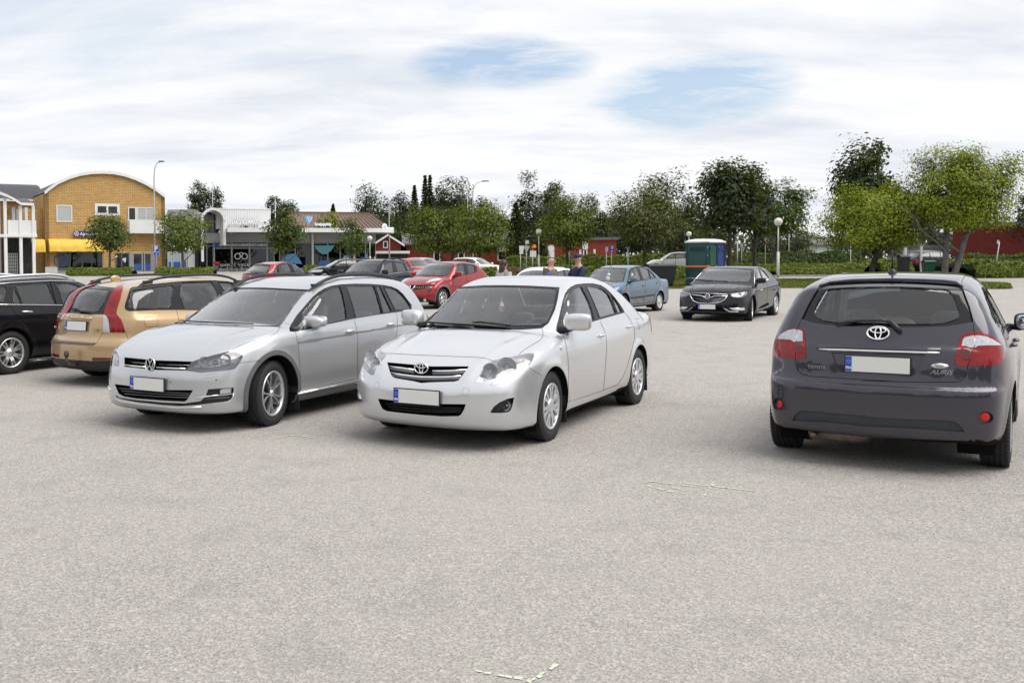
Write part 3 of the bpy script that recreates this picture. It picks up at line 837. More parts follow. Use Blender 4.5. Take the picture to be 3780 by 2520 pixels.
def cabin(car, xs=.15, xr=-.85, ydrv=.36, zs=.36, mat='seat_cloth', dash=(.98, .86), rear=True, wheel=True, rh=.52, rheads=(-.42, .42)):
    for y in (ydrv, -ydrv): seat(car.root, xs, y, zs, mat)
    if rear:
        m = MB(); V, F = superell(.09, .60, rh / 2, .35); Rm = Matrix.Rotation(-.35, 3, 'Y')
        m.add([Rm @ (Vector(v) + Vector((0, 0, rh / 2))) + Vector((xr, 0, zs + .04)) for v in V], F, True)
        V, F = superell(.26, .60, .09, .4); m.add([Vector(v) + Vector((xr + .22, 0, zs + .02)) for v in V], F, True)
        b = m.build('rear_bench', mat, car.root)
        for y in rheads:
            hm = MB(); V, F = superell(.045, .13, .075, .55); hm.add([Rm @ (Vector(v) + Vector((0.01, 0, rh + .06))) + Vector((xr, y, zs + .04)) for v in V], F, True)
            hm.build('headrest', mat, b)
    xd, zd = dash; m = MB(); wd = .66
    rows = []
    for y in np.linspace(-wd, wd, 9):
        rows.append([(xd - .02 - .2 * y * y, y, zd - .05), (xd - .20 - .1 * y * y, y, zd + .03), (xd - .42, y, zd + .02), (xd - .50, y, zd - .06), (xd - .52, y, zd - .30)])
    m.grid(rows); m.build('dashboard', 'interior_dark', car.root)
    if wheel:
        st = MB(); T = Matrix.Translation((xd - .60, ydrv, zd - .02)) @ Matrix.Rotation(R(-25), 4, 'Y')
        pts = [(0, .18 * math.cos(t), .18 * math.sin(t)) for t in np.linspace(0, 2 * math.pi, 25)]
        st.tube(pts, .015, 8, False)
        V, F = superell(.03, .07, .06, .6); st.add(V, F, True); st.box((0, .1, 0), (.015, .16, .03)); st.box((0, -.1, 0), (.015, .16, .03)); st.box((0, 0, -.1), (.015, .04, .16))
        st.build('steering_wheel', 'interior_dark', car.root, xf=T)
    m = MB(); m.box((-.2, 0, .24), (2.9, 1.3, .03)); m.build('cabin_floor', 'interior_dark', car.root)
def ring(m, a, b, wid, dep, n=40, c=(0, 0), tilt=0.0):
    """flat elliptical ring in the xy plane, raised by dep"""
    V, F = [], []
    for k in range(n):
        t = 2 * math.pi * k / n
        for q, z in ((1, 0), (1, dep * .7), (0, dep), (-1, dep * .7), (-1, 0)):
            x, y = (a + q * wid / 2) * math.cos(t), (b + q * wid / 2) * math.sin(t)
            V.append((c[0] + x * math.cos(tilt) - y * math.sin(tilt), c[1] + x * math.sin(tilt) + y * math.cos(tilt), z))
    for k in range(n):
        for j in range(4): F.append((k * 5 + j, ((k + 1) % n) * 5 + j, ((k + 1) % n) * 5 + j + 1, k * 5 + j + 1))
    m.add(V, F, True)
def stroke(m, pts, wid, dep):
    """flat raised line in the xy plane"""
    for (x0, y0), (x1, y1) in zip(pts, pts[1:]):
        d = Vector((x1 - x0, y1 - y0)); l = d.length; d /= l; n = Vector((-d.y, d.x)) * wid / 2; e = d * wid * .3
        q = [Vector((x0, y0)) - e + n, Vector((x0, y0)) - e - n, Vector((x1, y1)) + e - n, Vector((x1, y1)) + e + n]
        m.add([(p.x, p.y, 0) for p in q] + [(p.x, p.y, dep) for p in q], [(0, 1, 2, 3), (7, 6, 5, 4)] + [(i, i + 4, (i + 1) % 4 + 4, (i + 1) % 4) for i in range(4)])
def disc(m, a, b, z, n=36):
    m.add([(a * math.cos(2 * math.pi * k / n), b * math.sin(2 * math.pi * k / n), z) for k in range(n)], [tuple(range(n))])
def badge(car, u, v, kind, size, flat=None, out=.004):
    M = car.fm(u, v, flat, out); s_ = size; m = MB(); bk = None
    if kind == 'oval':        # outer oval, upright oval and crossing oval
        ring(m, s_, s_ * .70, s_ * .17, s_ * .18); ring(m, s_ * .27, s_ * .62, s_ * .14, s_ * .16); ring(m, s_ * .70, s_ * .28, s_ * .14, s_ * .16, c=(0, s_ * .30))
        bk = (s_, s_ * .70)
    elif kind == 'vw':
        ring(m, s_ * .93, s_ * .93, s_ * .14, s_ * .15)
        stroke(m, [(-s_ * .38, s_ * .78), (0, s_ * .12), (s_ * .38, s_ * .78)], s_ * .17, s_ * .12)
        stroke(m, [(-s_ * .80, s_ * .40), (-s_ * .36, -s_ * .72), (0, -s_ * .02), (s_ * .36, -s_ * .72), (s_ * .80, s_ * .40)], s_ * .17, s_ * .12)
        bk = (s_ * .9, s_ * .9)
    elif kind == 'bolt':
        ring(m, s_ * .9, s_ * .9, s_ * .2, s_ * .15); stroke(m, [(-s_ * 1.15, 0), (s_ * .25, s_ * .12), (-s_ * .25, -s_ * .12), (s_ * 1.15, 0)], s_ * .16, s_ * .16)
    elif kind == 'bar':
        ring(m, s_ * .85, s_ * .85, s_ * .22, s_ * .15); stroke(m, [(-s_ * 1.15, 0), (s_ * 1.15, 0)], s_ * .36, s_ * .2)
    elif kind == 'chevron':
        for q in (-.1, .45): stroke(m, [(-s_ * .9, (q - .55) * s_), (0, q * s_ + .1 * s_), (s_ * .9, (q - .55) * s_)], s_ * .30, s_ * .15)
    elif kind == 'aitch':
        stroke(m, [(-s_ * .5, s_ * .7), (-s_ * .32, -s_ * .7)], s_ * .22, s_ * .1); stroke(m, [(s_ * .5, s_ * .7), (s_ * .32, -s_ * .7)], s_ * .22, s_ * .1); stroke(m, [(-s_ * .4, 0), (s_ * .4, 0)], s_ * .2, s_ * .1)
    o = m.build('badge', 'chrome', car.root, xf=M)
    if bk:
        d = MB(); disc(d, bk[0], bk[1], .0015); d.build('badge_back', 'gap_black' if kind != 'ovalpaint' else car.paint, o, xf=M)
    return o
def plate(car, u, v, flat, out=.012, w=.442, h=.118, tilt=0.0, roll=0.0, frame='trim_black'):
    M = car.fm(u, v, flat, out) @ Matrix.Rotation(tilt, 4, 'X') @ Matrix.Rotation(roll, 4, 'Z')
    m = MB(); m.box((0, 0, -.004), (w + .018, h + .018, .01)); p = m.build('plate', frame, car.root, xf=M)
    m = MB(); m.box((0, 0, .002), (w, h, .003)); m.build('plate_face', 'plate_white', p, xf=M)
    m = MB(); m.box((-w / 2 + .022, 0, .004), (.042, h - .006, .003)); m.build('plate_band', 'plate_blue', p, xf=M)
    text_obj('plate_letters', 'FIN', .027, 'white_print', p, M @ Matrix.Translation((-w / 2 + .022, -h * .27, .0062)), .0006, bold=.0006)
    m = MB()
    for k in range(12):
        a = 2 * math.pi * k / 12; disc_c = (-w / 2 + .022 + .012 * math.cos(a), h * .16 + .012 * math.sin(a))
        m.add([(disc_c[0] + .002 * math.cos(b), disc_c[1] + .002 * math.sin(b), .006) for b in (0, 1.57, 3.14, 4.71)], [(0, 1, 2, 3)])
    m.build('plate_stars', 'white_print', p, xf=M); return p
def strip(car, name, mat, pts, r, out=.0, mirror=True, n=6, taper=False, flat=1.0):
    """bar following the skin through photo positions"""
    P = []
    for (u, v) in pts:
        p, nn = car.hit(u, v); P.append(p + nn * out)
    obs = []
    for q in ((1, -1) if mirror else (1,)):
        m = MB(); rr = [r] * len(P)
        if taper: rr = [r * (.4 if i in (0, len(P) - 1) else 1) for i in range(len(P))]
        m.tube([(p.x, p.y * q, p.z) for p in P], rr, n); obs.append(m.build(name, mat, car.root))
    return obs
def skin_line(car, pts, z_or_none=None):
    return [car.hit(u, v) for u, v in pts]
def mirror_y(car, near, far):
    best = None
    for y in np.linspace(.78, 1.08, 31):
        c = ray_plane(car, near[0], near[1], 1, y); q = car.cv.proj(np.array([[c.x, -c.y, c.z]]))[0]; e = abs(q[0] - far[0])
        if best is None or e < best[0]: best = (e, y)
    return best[1]
def mirrors(car, u, v, y, size, mat, base_uv=None, base_r=.025, e=.5, yaw=0.12, capmat=None, glassside=-1, taper=.0):
    """door mirrors on both sides; the seen one is placed at photo position (u, v) at sideways distance y"""
    c = ray_plane(car, u, v, 1, y); rx, ry, rz = size
    b = car.hit(*base_uv)[0] if base_uv else None
    for q in (1, -1):
        sg = q * (1 if y > 0 else -1)
        cc = Vector((c.x, abs(c.y) * sg, c.z)); Rm = Matrix.Rotation(yaw * sg, 3, 'Z')
        def shear(p, sg=sg):
            o_ = p.y * sg / ry
            return Vector((p.x * (1.0 - .25 * o_) - .0, p.y, p.z * (1 - taper * max(0, o_)) - taper * .3 * rz * max(0, o_)))
        o = blob('door_mirror', mat, car.root, cc, (rx, ry, rz), e, Rm, 22, 14, shear)
        m = MB(); g = Rm @ Vector((-rx * 1.0, 0, 0)); V, F = superell(.006, ry * .86, rz * .82, .45); m.add([Rm @ Vector(k) + cc + Rm @ Vector((-rx * .96, 0, 0)) for k in V], F, True)
        m.build('mirror_face', 'mirror_glass', o)
        if b is not None:
            m = MB(); bb = Vector((b.x, abs(b.y) * sg, b.z)); inner = cc - Vector((0, ry * .55 * sg, rz * .75))
            m.tube([bb - Vector((0, .02 * sg, 0)), (bb + inner) / 2 + Vector((0, 0, -.005)), inner], [base_r * 1.3, base_r, base_r], 8)
            m.build('mirror_arm', 'trim_black', o)
def handle(car, u, v, L=.17, mat=None, r=.013, door=None, out=.03):
    p, n = car.hit(u, v); sg = 1 if p.y > 0 else -1
    for q in (1, -1):
        m = MB(); s_ = sg * q
        P = []
        for t in np.linspace(-1, 1, 7):
            x = p.x + t * L / 2; z = p.z - .006 * t; yy = float(car.sh.halfwidth(np.array([x]), np.array([z]))[0])
            P.append((x, s_ * (yy + out * (1 - t ** 4) - .004), z))
        m.tube(P, [r * .8, r, r * 1.1, r * 1.1, r * 1.1, r, r * .8], 10)
        par = car.root
        m.build('door_handle', mat or car.paint, par)
        m = MB(); yy = float(car.sh.halfwidth(np.array([p.x]), np.array([p.z]))[0])
        V, F = superell(.05, .006, .028, .8); m.add([Vector(k) + Vector((p.x, s_ * (yy + .001), p.z)) for k in V], F, True); m.build('handle_recess', car.paint, par)
def dome(car, name, mat, u, v, r, out=0.0, sq=.35, flat=None, mirror=True):
    """shallow round lens or button on the skin"""
    M = car.fm(u, v, flat, out)
    for q in ((1, -1) if mirror else (1,)):
        m = MB(); m.lathe([(r, -.005), (r, .0), (r * .8, r * sq * .5), (r * .4, r * sq * .9), (0, r * sq)], 24, 'z')
        T = (Matrix.Diagonal((1, q, 1, 1)) @ M) if q < 0 else M
        m.build(name, mat, car.root, xf=T)
def bowl(car, name, u, v, r, depth, flat, out=-.02, mirror=True, mat='reflector', lens=True):
    """lamp reflector bowl with a bulb cap, sunk behind the lens"""
    M = car.fm(u, v, flat, out)
    for q in ((1, -1) if mirror else (1,)):
        m = MB(); m.lathe([(r, 0), (r * .92, -depth * .25), (r * .7, -depth * .7), (r * .35, -depth), (0, -depth)], 28, 'z')
        T = (Matrix.Diagonal((1, q, 1, 1)) @ M) if q < 0 else M
        o = m.build(name, mat, car.root, xf=T)
        if lens:
            m = MB(); m.lathe([(r * .30, -depth * .95), (r * .28, -depth * .6), (r * .16, -depth * .45), (0, -depth * .42)], 16, 'z'); m.build('lamp_bulb', 'lamp_white', o, xf=T)
def wiper(car, pts, r=.011, out=.02, name='wiper'):
    P = [car.hit(u, v) for u, v in pts]; m = MB(); m.tube([p + n * out for p, n in P], [r * .7] + [r] * (len(P) - 2) + [r * .7], 6); return m.build(name, 'trim_black', car.root)
# ------------------------------------------------------------------ silver-white saloon in front
paint('paint_white_silver', (.66, .67, .69), .68, .30, .08)
def build_corolla():
    sh = Shape(axles=(1.30, -1.30), hubz=.315, arch_r=.362, xf=2.27, xr=-2.30, wmax=.90, top=1.49, xmid=-.3, cab=(1.0, -1.7),
        gh=[(1.25, .82), (1.08, .93), (.62, 1.205), (.28, 1.385), (.0, 1.445), (-.3, 1.468), (-.6, 1.462), (-.9, 1.42), (-1.2, 1.315), (-1.5, 1.16), (-1.72, 1.04), (-1.95, .9)],
        dk=[(2.30, .55), (2.2, .64), (2.1, .70), (1.9, .785), (1.6, .868), (1.3, .925), (1.0, .972), (.6, .95), (0, .93), (-1.2, .98), (-1.6, 1.045), (-2.0, 1.045), (-2.2, 1.025), (-2.32, 1.0)],
        W=[(2.3, .80), (1.8, .86), (1.3, .878), (.6, .875), (0, .878), (-1., .88), (-1.5, .872), (-2.0, .83), (-2.3, .79)],
        sec=[(-.82, .10), (-.74, .045), (-.66, .018), (-.5, .004), (-.36, 0), (-.22, .004), (-.1, .018), (0, .045), (.08, .068), (.2, .115), (.32, .172), (.42, .232), (.5, .30)],
        belt=[(2.2, .86), (1.0, .925), (0, .955), (-1.0, .995), (-2.2, 1.02)],
        nose=[(.16, 2.15), (.25, 2.225), (.38, 2.255), (.5, 2.25), (.6, 2.215), (.7, 2.15), (.8, 2.02), (.9, 1.85)],
        plan=[(0, 0), (.2, .006), (.4, .032), (.55, .075), (.66, .13), (.75, .205), (.82, .30), (.88, .43)],
        tail=[(.18, -2.16), (.3, -2.26), (.45, -2.285), (.6, -2.275), (.8, -2.25), (.95, -2.23), (1.1, -2.19)],
        planr=[(0, 0), (.4, .02), (.6, .06), (.72, .12), (.8, .19), (.88, .34)],
        crown_d=.085, crown_r=.055, k_front=.11, k_side=.085, k_bot=.05, z0=.175, flare=.014,
        extra=lambda x, ay: .010 * sstep((x - .9) / .5) * np.exp(-((ay - (.42 + .12 * (2.2 - x))) / .05) ** 2))
    c = Car('white_silver_saloon_car', 'white-silver saloon car, nearest in the middle, fir-tree air freshener behind its windscreen', sh, (1.506, 10.351, 0), -121.7, 'paint_white_silver', .022)
    A = lambda p: Z(1300, 1000, 3.92, p); B = lambda p: Z(1300, 1240, 3.92, p); C = lambda p: Z(1850, 1000, 3.92, p); D = lambda p: Z(1850, 1240, 3.92, p)
    CA = lambda p: A([(x + 2156, y) for x, y in p])
    arches(c)
    # doors, bonnet, bumper
    c.feat('front_door', c.paint, C([(890, 920), (920, 980), (945, 1100), (965, 1250), (975, 1400), (977, 1640), (965, 1893), (1200, 1821), (1480, 1725), (1500, 1500), (1530, 1080), (1510, 900), (1470, 810), (1430, 725), (1310, 742), (1100, 800), (950, 880)]), only=[0], skin=True)
    c.feat('rear_door', c.paint, C([(1430, 725), (1470, 810), (1510, 900), (1530, 1080), (1500, 1500), (1480, 1725), (1690, 1640), (1760, 1540), (1820, 1390), (1880, 1190), (1930, 990), (1935, 880), (1910, 790), (1860, 690), (1790, 605), (1600, 657)]), only=[0], skin=True)
    c.feat('bonnet', c.paint, [(2.20, 0), (2.185, .25), (2.14, .45), (2.05, .60), (1.90, .695), (1.6, .735), (1.3, .752), (1.08, .752), (1.02, .72), (1.04, .5), (1.09, .25), (1.10, 0), (1.09, -.25), (1.04, -.5), (1.02, -.72), (1.08, -.752), (1.3, -.752), (1.6, -.735), (1.90, -.695), (2.05, -.60), (2.14, -.45), (2.185, -.25)], 'top', False, only=[0], skin=True, cond=lambda p: p.z > .6)
    c.feat('front_bumper', c.paint, B([(2020, 352), (1950, 325), (1800, 306), (1500, 296), (1000, 276), (640, 256), (430, 248), (375, 285), (370, 620), (60, 620), (0, 1200), (1000, 1500), (2600, 1500), (2760, 590), (2556, 455)]), mirror=False, only=[0], skin=True, cond=lambda p: p.x > 1.5)
    # glass
    outer = A([(820, 790), (1000, 822), (1400, 842), (1820, 848), (2352, 852)]) + C([(300, 850), (480, 838), (590, 828), (680, 762), (720, 690), (780, 560), (820, 400), (846, 236), (400, 212), (0, 204)]) + A([(1900, 206), (1540, 232), (1400, 312), (1200, 472), (1000, 640), (900, 722)])
    c.feat('windscreen_border', 'gloss_black', outer, mirror=False, push=.004, cond=lambda p: p.x > -.2)
    inner = A([(975, 740), (990, 768), (1400, 782), (2156, 790)]) + C([(250, 784), (560, 785), (640, 745), (690, 660), (760, 480), (792, 290), (770, 252), (330, 232), (0, 224)]) + A([(1900, 228), (1560, 246), (1420, 330), (1220, 492), (1020, 664)])
    c.feat('windscreen', 'glass_car', inner, mirror=False, push=.005, cond=lambda p: p.x > -.2)
    frame = C([(795, 870), (800, 800), (830, 690), (860, 560), (890, 430), (920, 330), (960, 270), (1010, 230), (1080, 195), (1200, 180), (1330, 180), (1440, 205), (1520, 255), (1580, 310), (1650, 390), (1710, 470), (1760, 545), (1790, 602), (1600, 655), (1420, 705), (1310, 740), (1100, 800), (950, 880), (900, 910), (850, 915)])
    c.feat('window_frame', 'trim_black', frame, push=.006)
    c.feat('side_window', 'glass_car', C([(868, 625), (890, 530), (912, 440), (945, 362), (990, 305), (1080, 258), (1165, 228), (1210, 310), (1270, 430), (1320, 570), (1350, 700), (1310, 712), (1150, 770), (930, 850), (900, 745)]), push=.012)
    c.feat('side_window', 'glass_car', C([(1232, 218), (1310, 222), (1420, 240), (1490, 275), (1550, 330), (1610, 450), (1665, 605), (1500, 650), (1430, 668), (1390, 560), (1340, 440), (1290, 330)]), push=.012)
    c.feat('quarter_window', 'glass_car', C([(1585, 318), (1640, 390), (1700, 480), (1752, 590), (1690, 603), (1670, 560), (1640, 470)]), push=.012)
    c.feat('rear_window', 'glass_car', [(-1.02, .50), (-1.0, 0), (-1.02, -.50), (-1.56, -.62), (-1.62, -.4), (-1.64, 0), (-1.62, .4), (-1.56, .62)], 'top', False, push=.006, cond=lambda p: p.x < -.7)
    # lamps and openings
    head = C([(-356, 1595), (-306, 1501), (-256, 1411), (-196, 1336), (-136, 1293), (0, 1268), (120, 1245), (250, 1222), (360, 1195), (430, 1185), (470, 1190), (478, 1230), (450, 1300), (410, 1360), (340, 1400), (200, 1450), (0, 1530), (-150, 1572), (-280, 1604)])
    c.feat('headlight', 'reflector', head, push=.06, cover=True)
    c.feat('upper_grille', 'gap_black', B([(505, 378), (890, 412), (1150, 437), (1690, 437), (1640, 510), (1540, 640), (1480, 658), (1120, 670), (1000, 680), (900, 655), (700, 622), (610, 605), (570, 570), (540, 500)]), mirror=False, push=.045)
    c.feat('lower_grille', 'gap_black', B([(375, 905), (430, 910), (640, 935), (900, 965), (1260, 980), (1645, 985), (1620, 1060), (1580, 1130), (1540, 1158), (1300, 1162), (1000, 1140), (700, 1110), (500, 1085), (440, 1055), (400, 980)]), mirror=False, push=.05)
    c.feat('fog_lamp_recess', 'trim_black', B([(1995, 1105), (2050, 1020), (2130, 960), (2250, 905), (2344, 888), (2321, 1000), (2296, 1070), (2256, 1100), (2156, 1112), (2050, 1112)]), push=.035)
    c.feat('tail_light', 'lamp_red', [(.46, .80), (.62, .775), (.95, .77), (.95, .99), (.78, .995), (.55, .96)], 'rear', True, push=-.004, cond=lambda p: p.x < -1.98)
    # shut lines
    g = 1.5
    c.gap(C([(890, 920), (920, 980), (945, 1100), (965, 1250), (975, 1400), (977, 1640), (965, 1893), (1200, 1821), (1480, 1725), (1690, 1640), (1760, 1540), (1820, 1390), (1880, 1190), (1930, 990), (1935, 880), (1910, 790), (1860, 690), (1795, 610)]), g)
    c.gap(C([(1430, 725), (1470, 810), (1510, 900), (1530, 1080), (1500, 1500), (1480, 1725)]), g)
    c.gap(C([(255, 1218), (290, 1170), (430, 1080), (550, 1010), (600, 960), (608, 900), (590, 832)]), 1.6)
    c.gap(B([(375, 285), (430, 248), (640, 256), (1000, 276), (1500, 296), (1800, 306), (1950, 325), (2020, 352)]), 1.6, mirror=False)
    c.gap(C([(405, 1395), (470, 1440), (590, 1512)]), 1.5)
    c.gap(C([(1940, 700), (1960, 690), (1990, 692)]), 1.3); c.gap(C([(1972, 735), (1990, 790), (2003, 850)]), 1.3)
    ci = lambda x, y, rx, ry, n=14: [(x + rx * math.cos(2 * math.pi * k / n), y + ry * math.sin(2 * math.pi * k / n)) for k in range(n + 1)]
    c.gap(B(ci(1640, 805, 54, 54)), .8, mirror=True)
    c.gap(B([(1995, 712), (2040, 660), (2180, 628), (2140, 690), (2060, 712), (1995, 714)]), .8)
    o = c.finish('interior_light', 'interior_grey')
    bowl(c, 'headlamp_bowl', *B([(2230, 455)])[0], .088, .07, (1, .32, .10), -.012); bowl(c, 'headlamp_bowl', *B([(1985, 505)])[0], .066, .06, (1, .22, .05), -.012)
    dome(c, 'turn_signal', 'lamp_amber', *C([(338, 1332)])[0], .022, -.035, .3, (1, .6, .1))
    bowl(c, 'fog_lamp', *B([(2222, 1014)])[0], .044, .03, (1, .35, 0), -.03)
    dome(c, 'side_repeater', 'lamp_white', *C([(866, 1112)])[0], .022, .002, .4)
    for p in ([(530, 428), (700, 448), (885, 478)], [(1160, 494), (1400, 492), (1655, 476)], [(555, 522), (700, 548), (850, 568), (1000, 582), (1250, 584), (1400, 580), (1570, 568)]):
        strip(c, 'grille_bar', 'chrome', B(p), .011, -.012, False)
        strip(c, 'grille_bar_shadow', 'plastic_grey', B([(x, y + 26) for x, y in p]), .016, -.022, False)
    for dy in (0, 45, 85): strip(c, 'grille_slat', 'trim_black', B([(450 + dy, 985 + dy), (900, 1020 + dy), (1300, 1050 + dy * .8), (1600 - dy * .4, 1050 + dy * .7)]), .006, -.03, False)
    badge(c, *B([(1012, 465)])[0], 'oval', .066, (1, 0, .12), .012)
    plate(c, *B([(944, 877)])[0], (1, 0, .03), .02)
    wiper(c, A([(960, 772), (1120, 765), (1400, 785), (1830, 812), (2230, 838)])); wiper(c, A([(1755, 768), (1850, 762), (2100, 790), (2300, 806)])); dome(c, 'wiper_pivot', 'trim_black', *A([(1150, 775)])[0], .03, 0, .6, mirror=False)
    mirrors(c, *C([(1120, 738)])[0], mirror_y(c, C([(1120, 738)])[0], A([(860, 690)])[0]), (.075, .122, .082), c.paint, C([(860, 850)])[0], .03, .5)
    handle(c, *C([(1445, 925)])[0]); handle(c, *C([(1850, 795)])[0])
    wheels(c, 'cover', .318, .205, .20, .762, steer=2)
    cabin(c, .08, -.86, dash=(1.0, .90))
    # mud flaps behind the wheels, visor and air freshener behind the glass
    for ax in (1.30, -1.30):
        for sy in (1, -1):
            m = MB(); m.box((ax - .37, sy * .77, .24), (.012, .17, .26), Matrix.Rotation(.12, 3, 'Y')); m.build('mud_flap', 'rubber', c.root, bevel=.004)
    m = MB(); tree = [(0, .06), (.012, .045), (.008, .043), (.022, .025), (.014, .022), (.03, .0), (.02, -.003), (.034, -.022), (.01, -.024), (.01, -.032), (.02, -.032), (.02, -.046)]
    P = tree + [(-x, z) for x, z in tree[::-1][:-1]]
    q = c.Minv @ at(*A([(2165, 520)])[0], 9.75); m.prism([(a, b) for a, b in P], -.0015, .0015, 'x'); m.V = [(q.x + v[0], q.y + v[1], q.z + v[2]) for v in m.V]
    m.tube([(q.x, q.y, q.z + .05), (q.x, q.y, q.z + .10)], .0015, 4); fr = m.build('air_freshener', 'freshener_pink', c.root)
    V, F = superell(.012, .19, .06, .4); m = MB(); m.add([Matrix.Rotation(R(-62), 3, 'Y') @ Vector(v) + Vector((.10, .37, 1.335)) for v in V], F, True); m.build('sun_visor', 'interior_light', c.root)
    return c
simple('freshener_pink', (.72, .56, .58), .8)
corolla = build_corolla()
# ------------------------------------------------------------------ silver estate left of the saloon
paint('paint_silver', (.58, .59, .61), .80, .32, .10)
def rails(car, x0, x1, y, h, mat='trim_black', r=.017, feet=True):
    """roof rails, bowed, resting on the roof at both ends"""
    for sy in (1, -1):
        m = MB(); P = []; sh = car.sh
        for t in np.linspace(0, 1, 17):
            x = x0 + (x1 - x0) * t; yy = y * (1 - .04 * abs(2 * t - 1) ** 2)
            z = float(sh.gh(np.array([x + yy * yy * (sh.kws if x > sh.xmid else -sh.krw) * np.tanh(abs(x - sh.xmid) * 3)]))[0]) - sh.crown_r * yy * yy
            P.append((x, sy * yy, z - .03 + (h + .03) * (1 - abs(2 * t - 1) ** 6)))
        m.tube(P, [r * .5] + [r] * 15 + [r * .5], 8)
        if feet:
            for k in (2, 14): x, yy, z = P[k]; m.box((x + (.06 if k < 8 else -.06), yy, z - h * .55), (.16, r * 1.5, h * .9))
        m.build('roof_rail', mat, car.root)
def build_golf():
    hubz = .325
    sh = Shape(axles=(1.315, -1.315), hubz=hubz, arch_r=.385, xf=2.21, xr=-2.34, wmax=.93, top=1.50, xmid=-.4, cab=(1.0, -2.15),
        gh=[(1.3, .86), (1.12, .95), (.62, 1.20), (.32, 1.345), (.05, 1.42), (-.3, 1.462), (-.8, 1.468), (-1.3, 1.447), (-1.62, 1.405), (-1.74, 1.37), (-1.84, 1.29), (-1.98, 1.13), (-2.12, .96), (-2.28, .8)],
        dk=[(2.25, .62), (2.14, .73), (2.0, .80), (1.8, .868), (1.5, .935), (1.2, .982), (1.0, 1.0), (.6, .97), (0, .95), (-1.2, .97), (-2.0, 1.0), (-2.4, .98)],
        W=[(2.2, .80), (1.8, .868), (1.3, .893), (.6, .892), (0, .895), (-1., .896), (-1.5, .89), (-2.0, .855), (-2.38, .80)],
        sec=[(-.82, .09), (-.74, .045), (-.62, .012), (-.5, .004), (-.36, .002), (-.24, 0), (-.16, .0), (-.08, .014), (0, .04), (.08, .062), (.2, .105), (.32, .158), (.42, .215), (.5, .28)],
        belt=[(2.2, .89), (1.0, .945), (0, .965), (-1.0, .99), (-2.2, 1.01)],
        nose=[(.14, 2.08), (.22, 2.165), (.32, 2.195), (.5, 2.185), (.6, 2.165), (.7, 2.125), (.78, 2.05), (.88, 1.88)],
        plan=[(0, 0), (.2, .006), (.4, .03), (.55, .075), (.66, .135), (.75, .215), (.83, .33), (.9, .49)],
        tail=[(.18, -2.25), (.3, -2.30), (.45, -2.32), (.6, -2.31), (.8, -2.25), (1.0, -2.12), (1.2, -1.95), (1.33, -1.84), (1.5, -1.72)],
        planr=[(0, 0), (.4, .02), (.6, .06), (.72, .12), (.8, .19), (.88, .34)],
        crown_d=.075, crown_r=.05, k_front=.09, k_side=.075, k_rear=.045, z0=.185, flare=.006,
        lines=[(pch((1.2, .80), (.6, .815), (-.4, .845), (-1.6, .875), (-2.2, .89)), .016, .10, -2.15, .95)],
        extra=lambda x, ay: .011 * sstep((x - 1.0) / .5) * sstep((ay - (.40 + .16 * (2.1 - x))) / .05))
    c = Car('silver_estate_car', 'silver estate car with black roof rails and round badge, left of the white-silver saloon', sh, (-1.104, 11.282, 0), -122.08, 'paint_silver', .023)
    E_ = lambda p: Z(400, 980, 3.92, p); Fz = lambda p: Z(400, 1200, 3.92, p); G = lambda p: Z(980, 980, 3.92, p); H = lambda p: Z(860, 1200, 3.92, p)
    arches(c, cladding=.048)
    c.feat('front_door', c.paint, H([(905, 95), (945, 300), (965, 560), (985, 800), (985, 950), (1400, 860), (1800, 770), (1805, 490), (1805, 140), (1790, 60), (1755, -85), (1500, -40), (1300, -10)]), only=[0], skin=True)
    c.feat('rear_door', c.paint, H([(1755, -85), (1790, 60), (1805, 140), (1805, 490), (1800, 770), (2050, 715), (2230, 660), (2300, 400), (2380, 60), (2382, -20), (2370, -185), (2100, -150)]), only=[0], skin=True)
    c.feat('bonnet', c.paint, [(2.14, 0), (2.13, .25), (2.09, .45), (2.0, .60), (1.8, .70), (1.5, .755), (1.2, .775), (1.10, .76), (1.08, .5), (1.13, .25), (1.14, 0), (1.13, -.25), (1.08, -.5), (1.10, -.76), (1.2, -.775), (1.5, -.755), (1.8, -.70), (2.0, -.60), (2.09, -.45), (2.13, -.25)], 'top', False, only=[0], skin=True, cond=lambda p: p.z > .68)
    c.feat('front_bumper', c.paint, Fz([(230, 600), (540, 632), (700, 648), (1105, 660), (1230, 672), (1330, 690), (1700, 656), (1830, 632), (1890, 552), (2000, 530), (2200, 515), (2200, 1400), (0, 1400), (0, 560)]), mirror=False, only=[0], skin=True, cond=lambda p: p.x > 1.5)
    outer = E_([(1000, 827), (1290, 850), (1700, 864), (2273, 882)]) + G([(200, 882), (240, 840), (290, 770), (400, 600), (520, 450), (637, 347), (300, 334), (0, 318)]) + E_([(2000, 317), (1788, 321), (1600, 418), (1400, 556), (1200, 688)])
    c.feat('windscreen_border', 'gloss_black', outer, mirror=False, push=.004, cond=lambda p: p.x > -.3)
    c.feat('windscreen', 'glass_car', E_([(1090, 822), (1700, 850), (2273, 868)]) + G([(190, 868), (225, 825), (280, 755), (390, 590), (505, 445), (602, 362), (300, 348), (0, 332)]) + E_([(2000, 331), (1805, 337), (1615, 436), (1415, 580), (1215, 716)]), mirror=False, push=.005, cond=lambda p: p.x > -.3)
    c.feat('window_frame', 'gloss_black', G([(350, 955), (345, 905), (370, 850), (450, 720), (520, 640), (600, 545), (680, 455), (760, 385), (850, 330), (950, 293), (1080, 272), (1300, 262), (1500, 265), (1700, 280), (1830, 305), (1920, 345), (2000, 420), (2060, 500), (2115, 570), (2112, 645), (1900, 675), (1600, 715), (1300, 765), (1000, 830), (900, 850), (620, 925), (430, 955)]), push=.006)
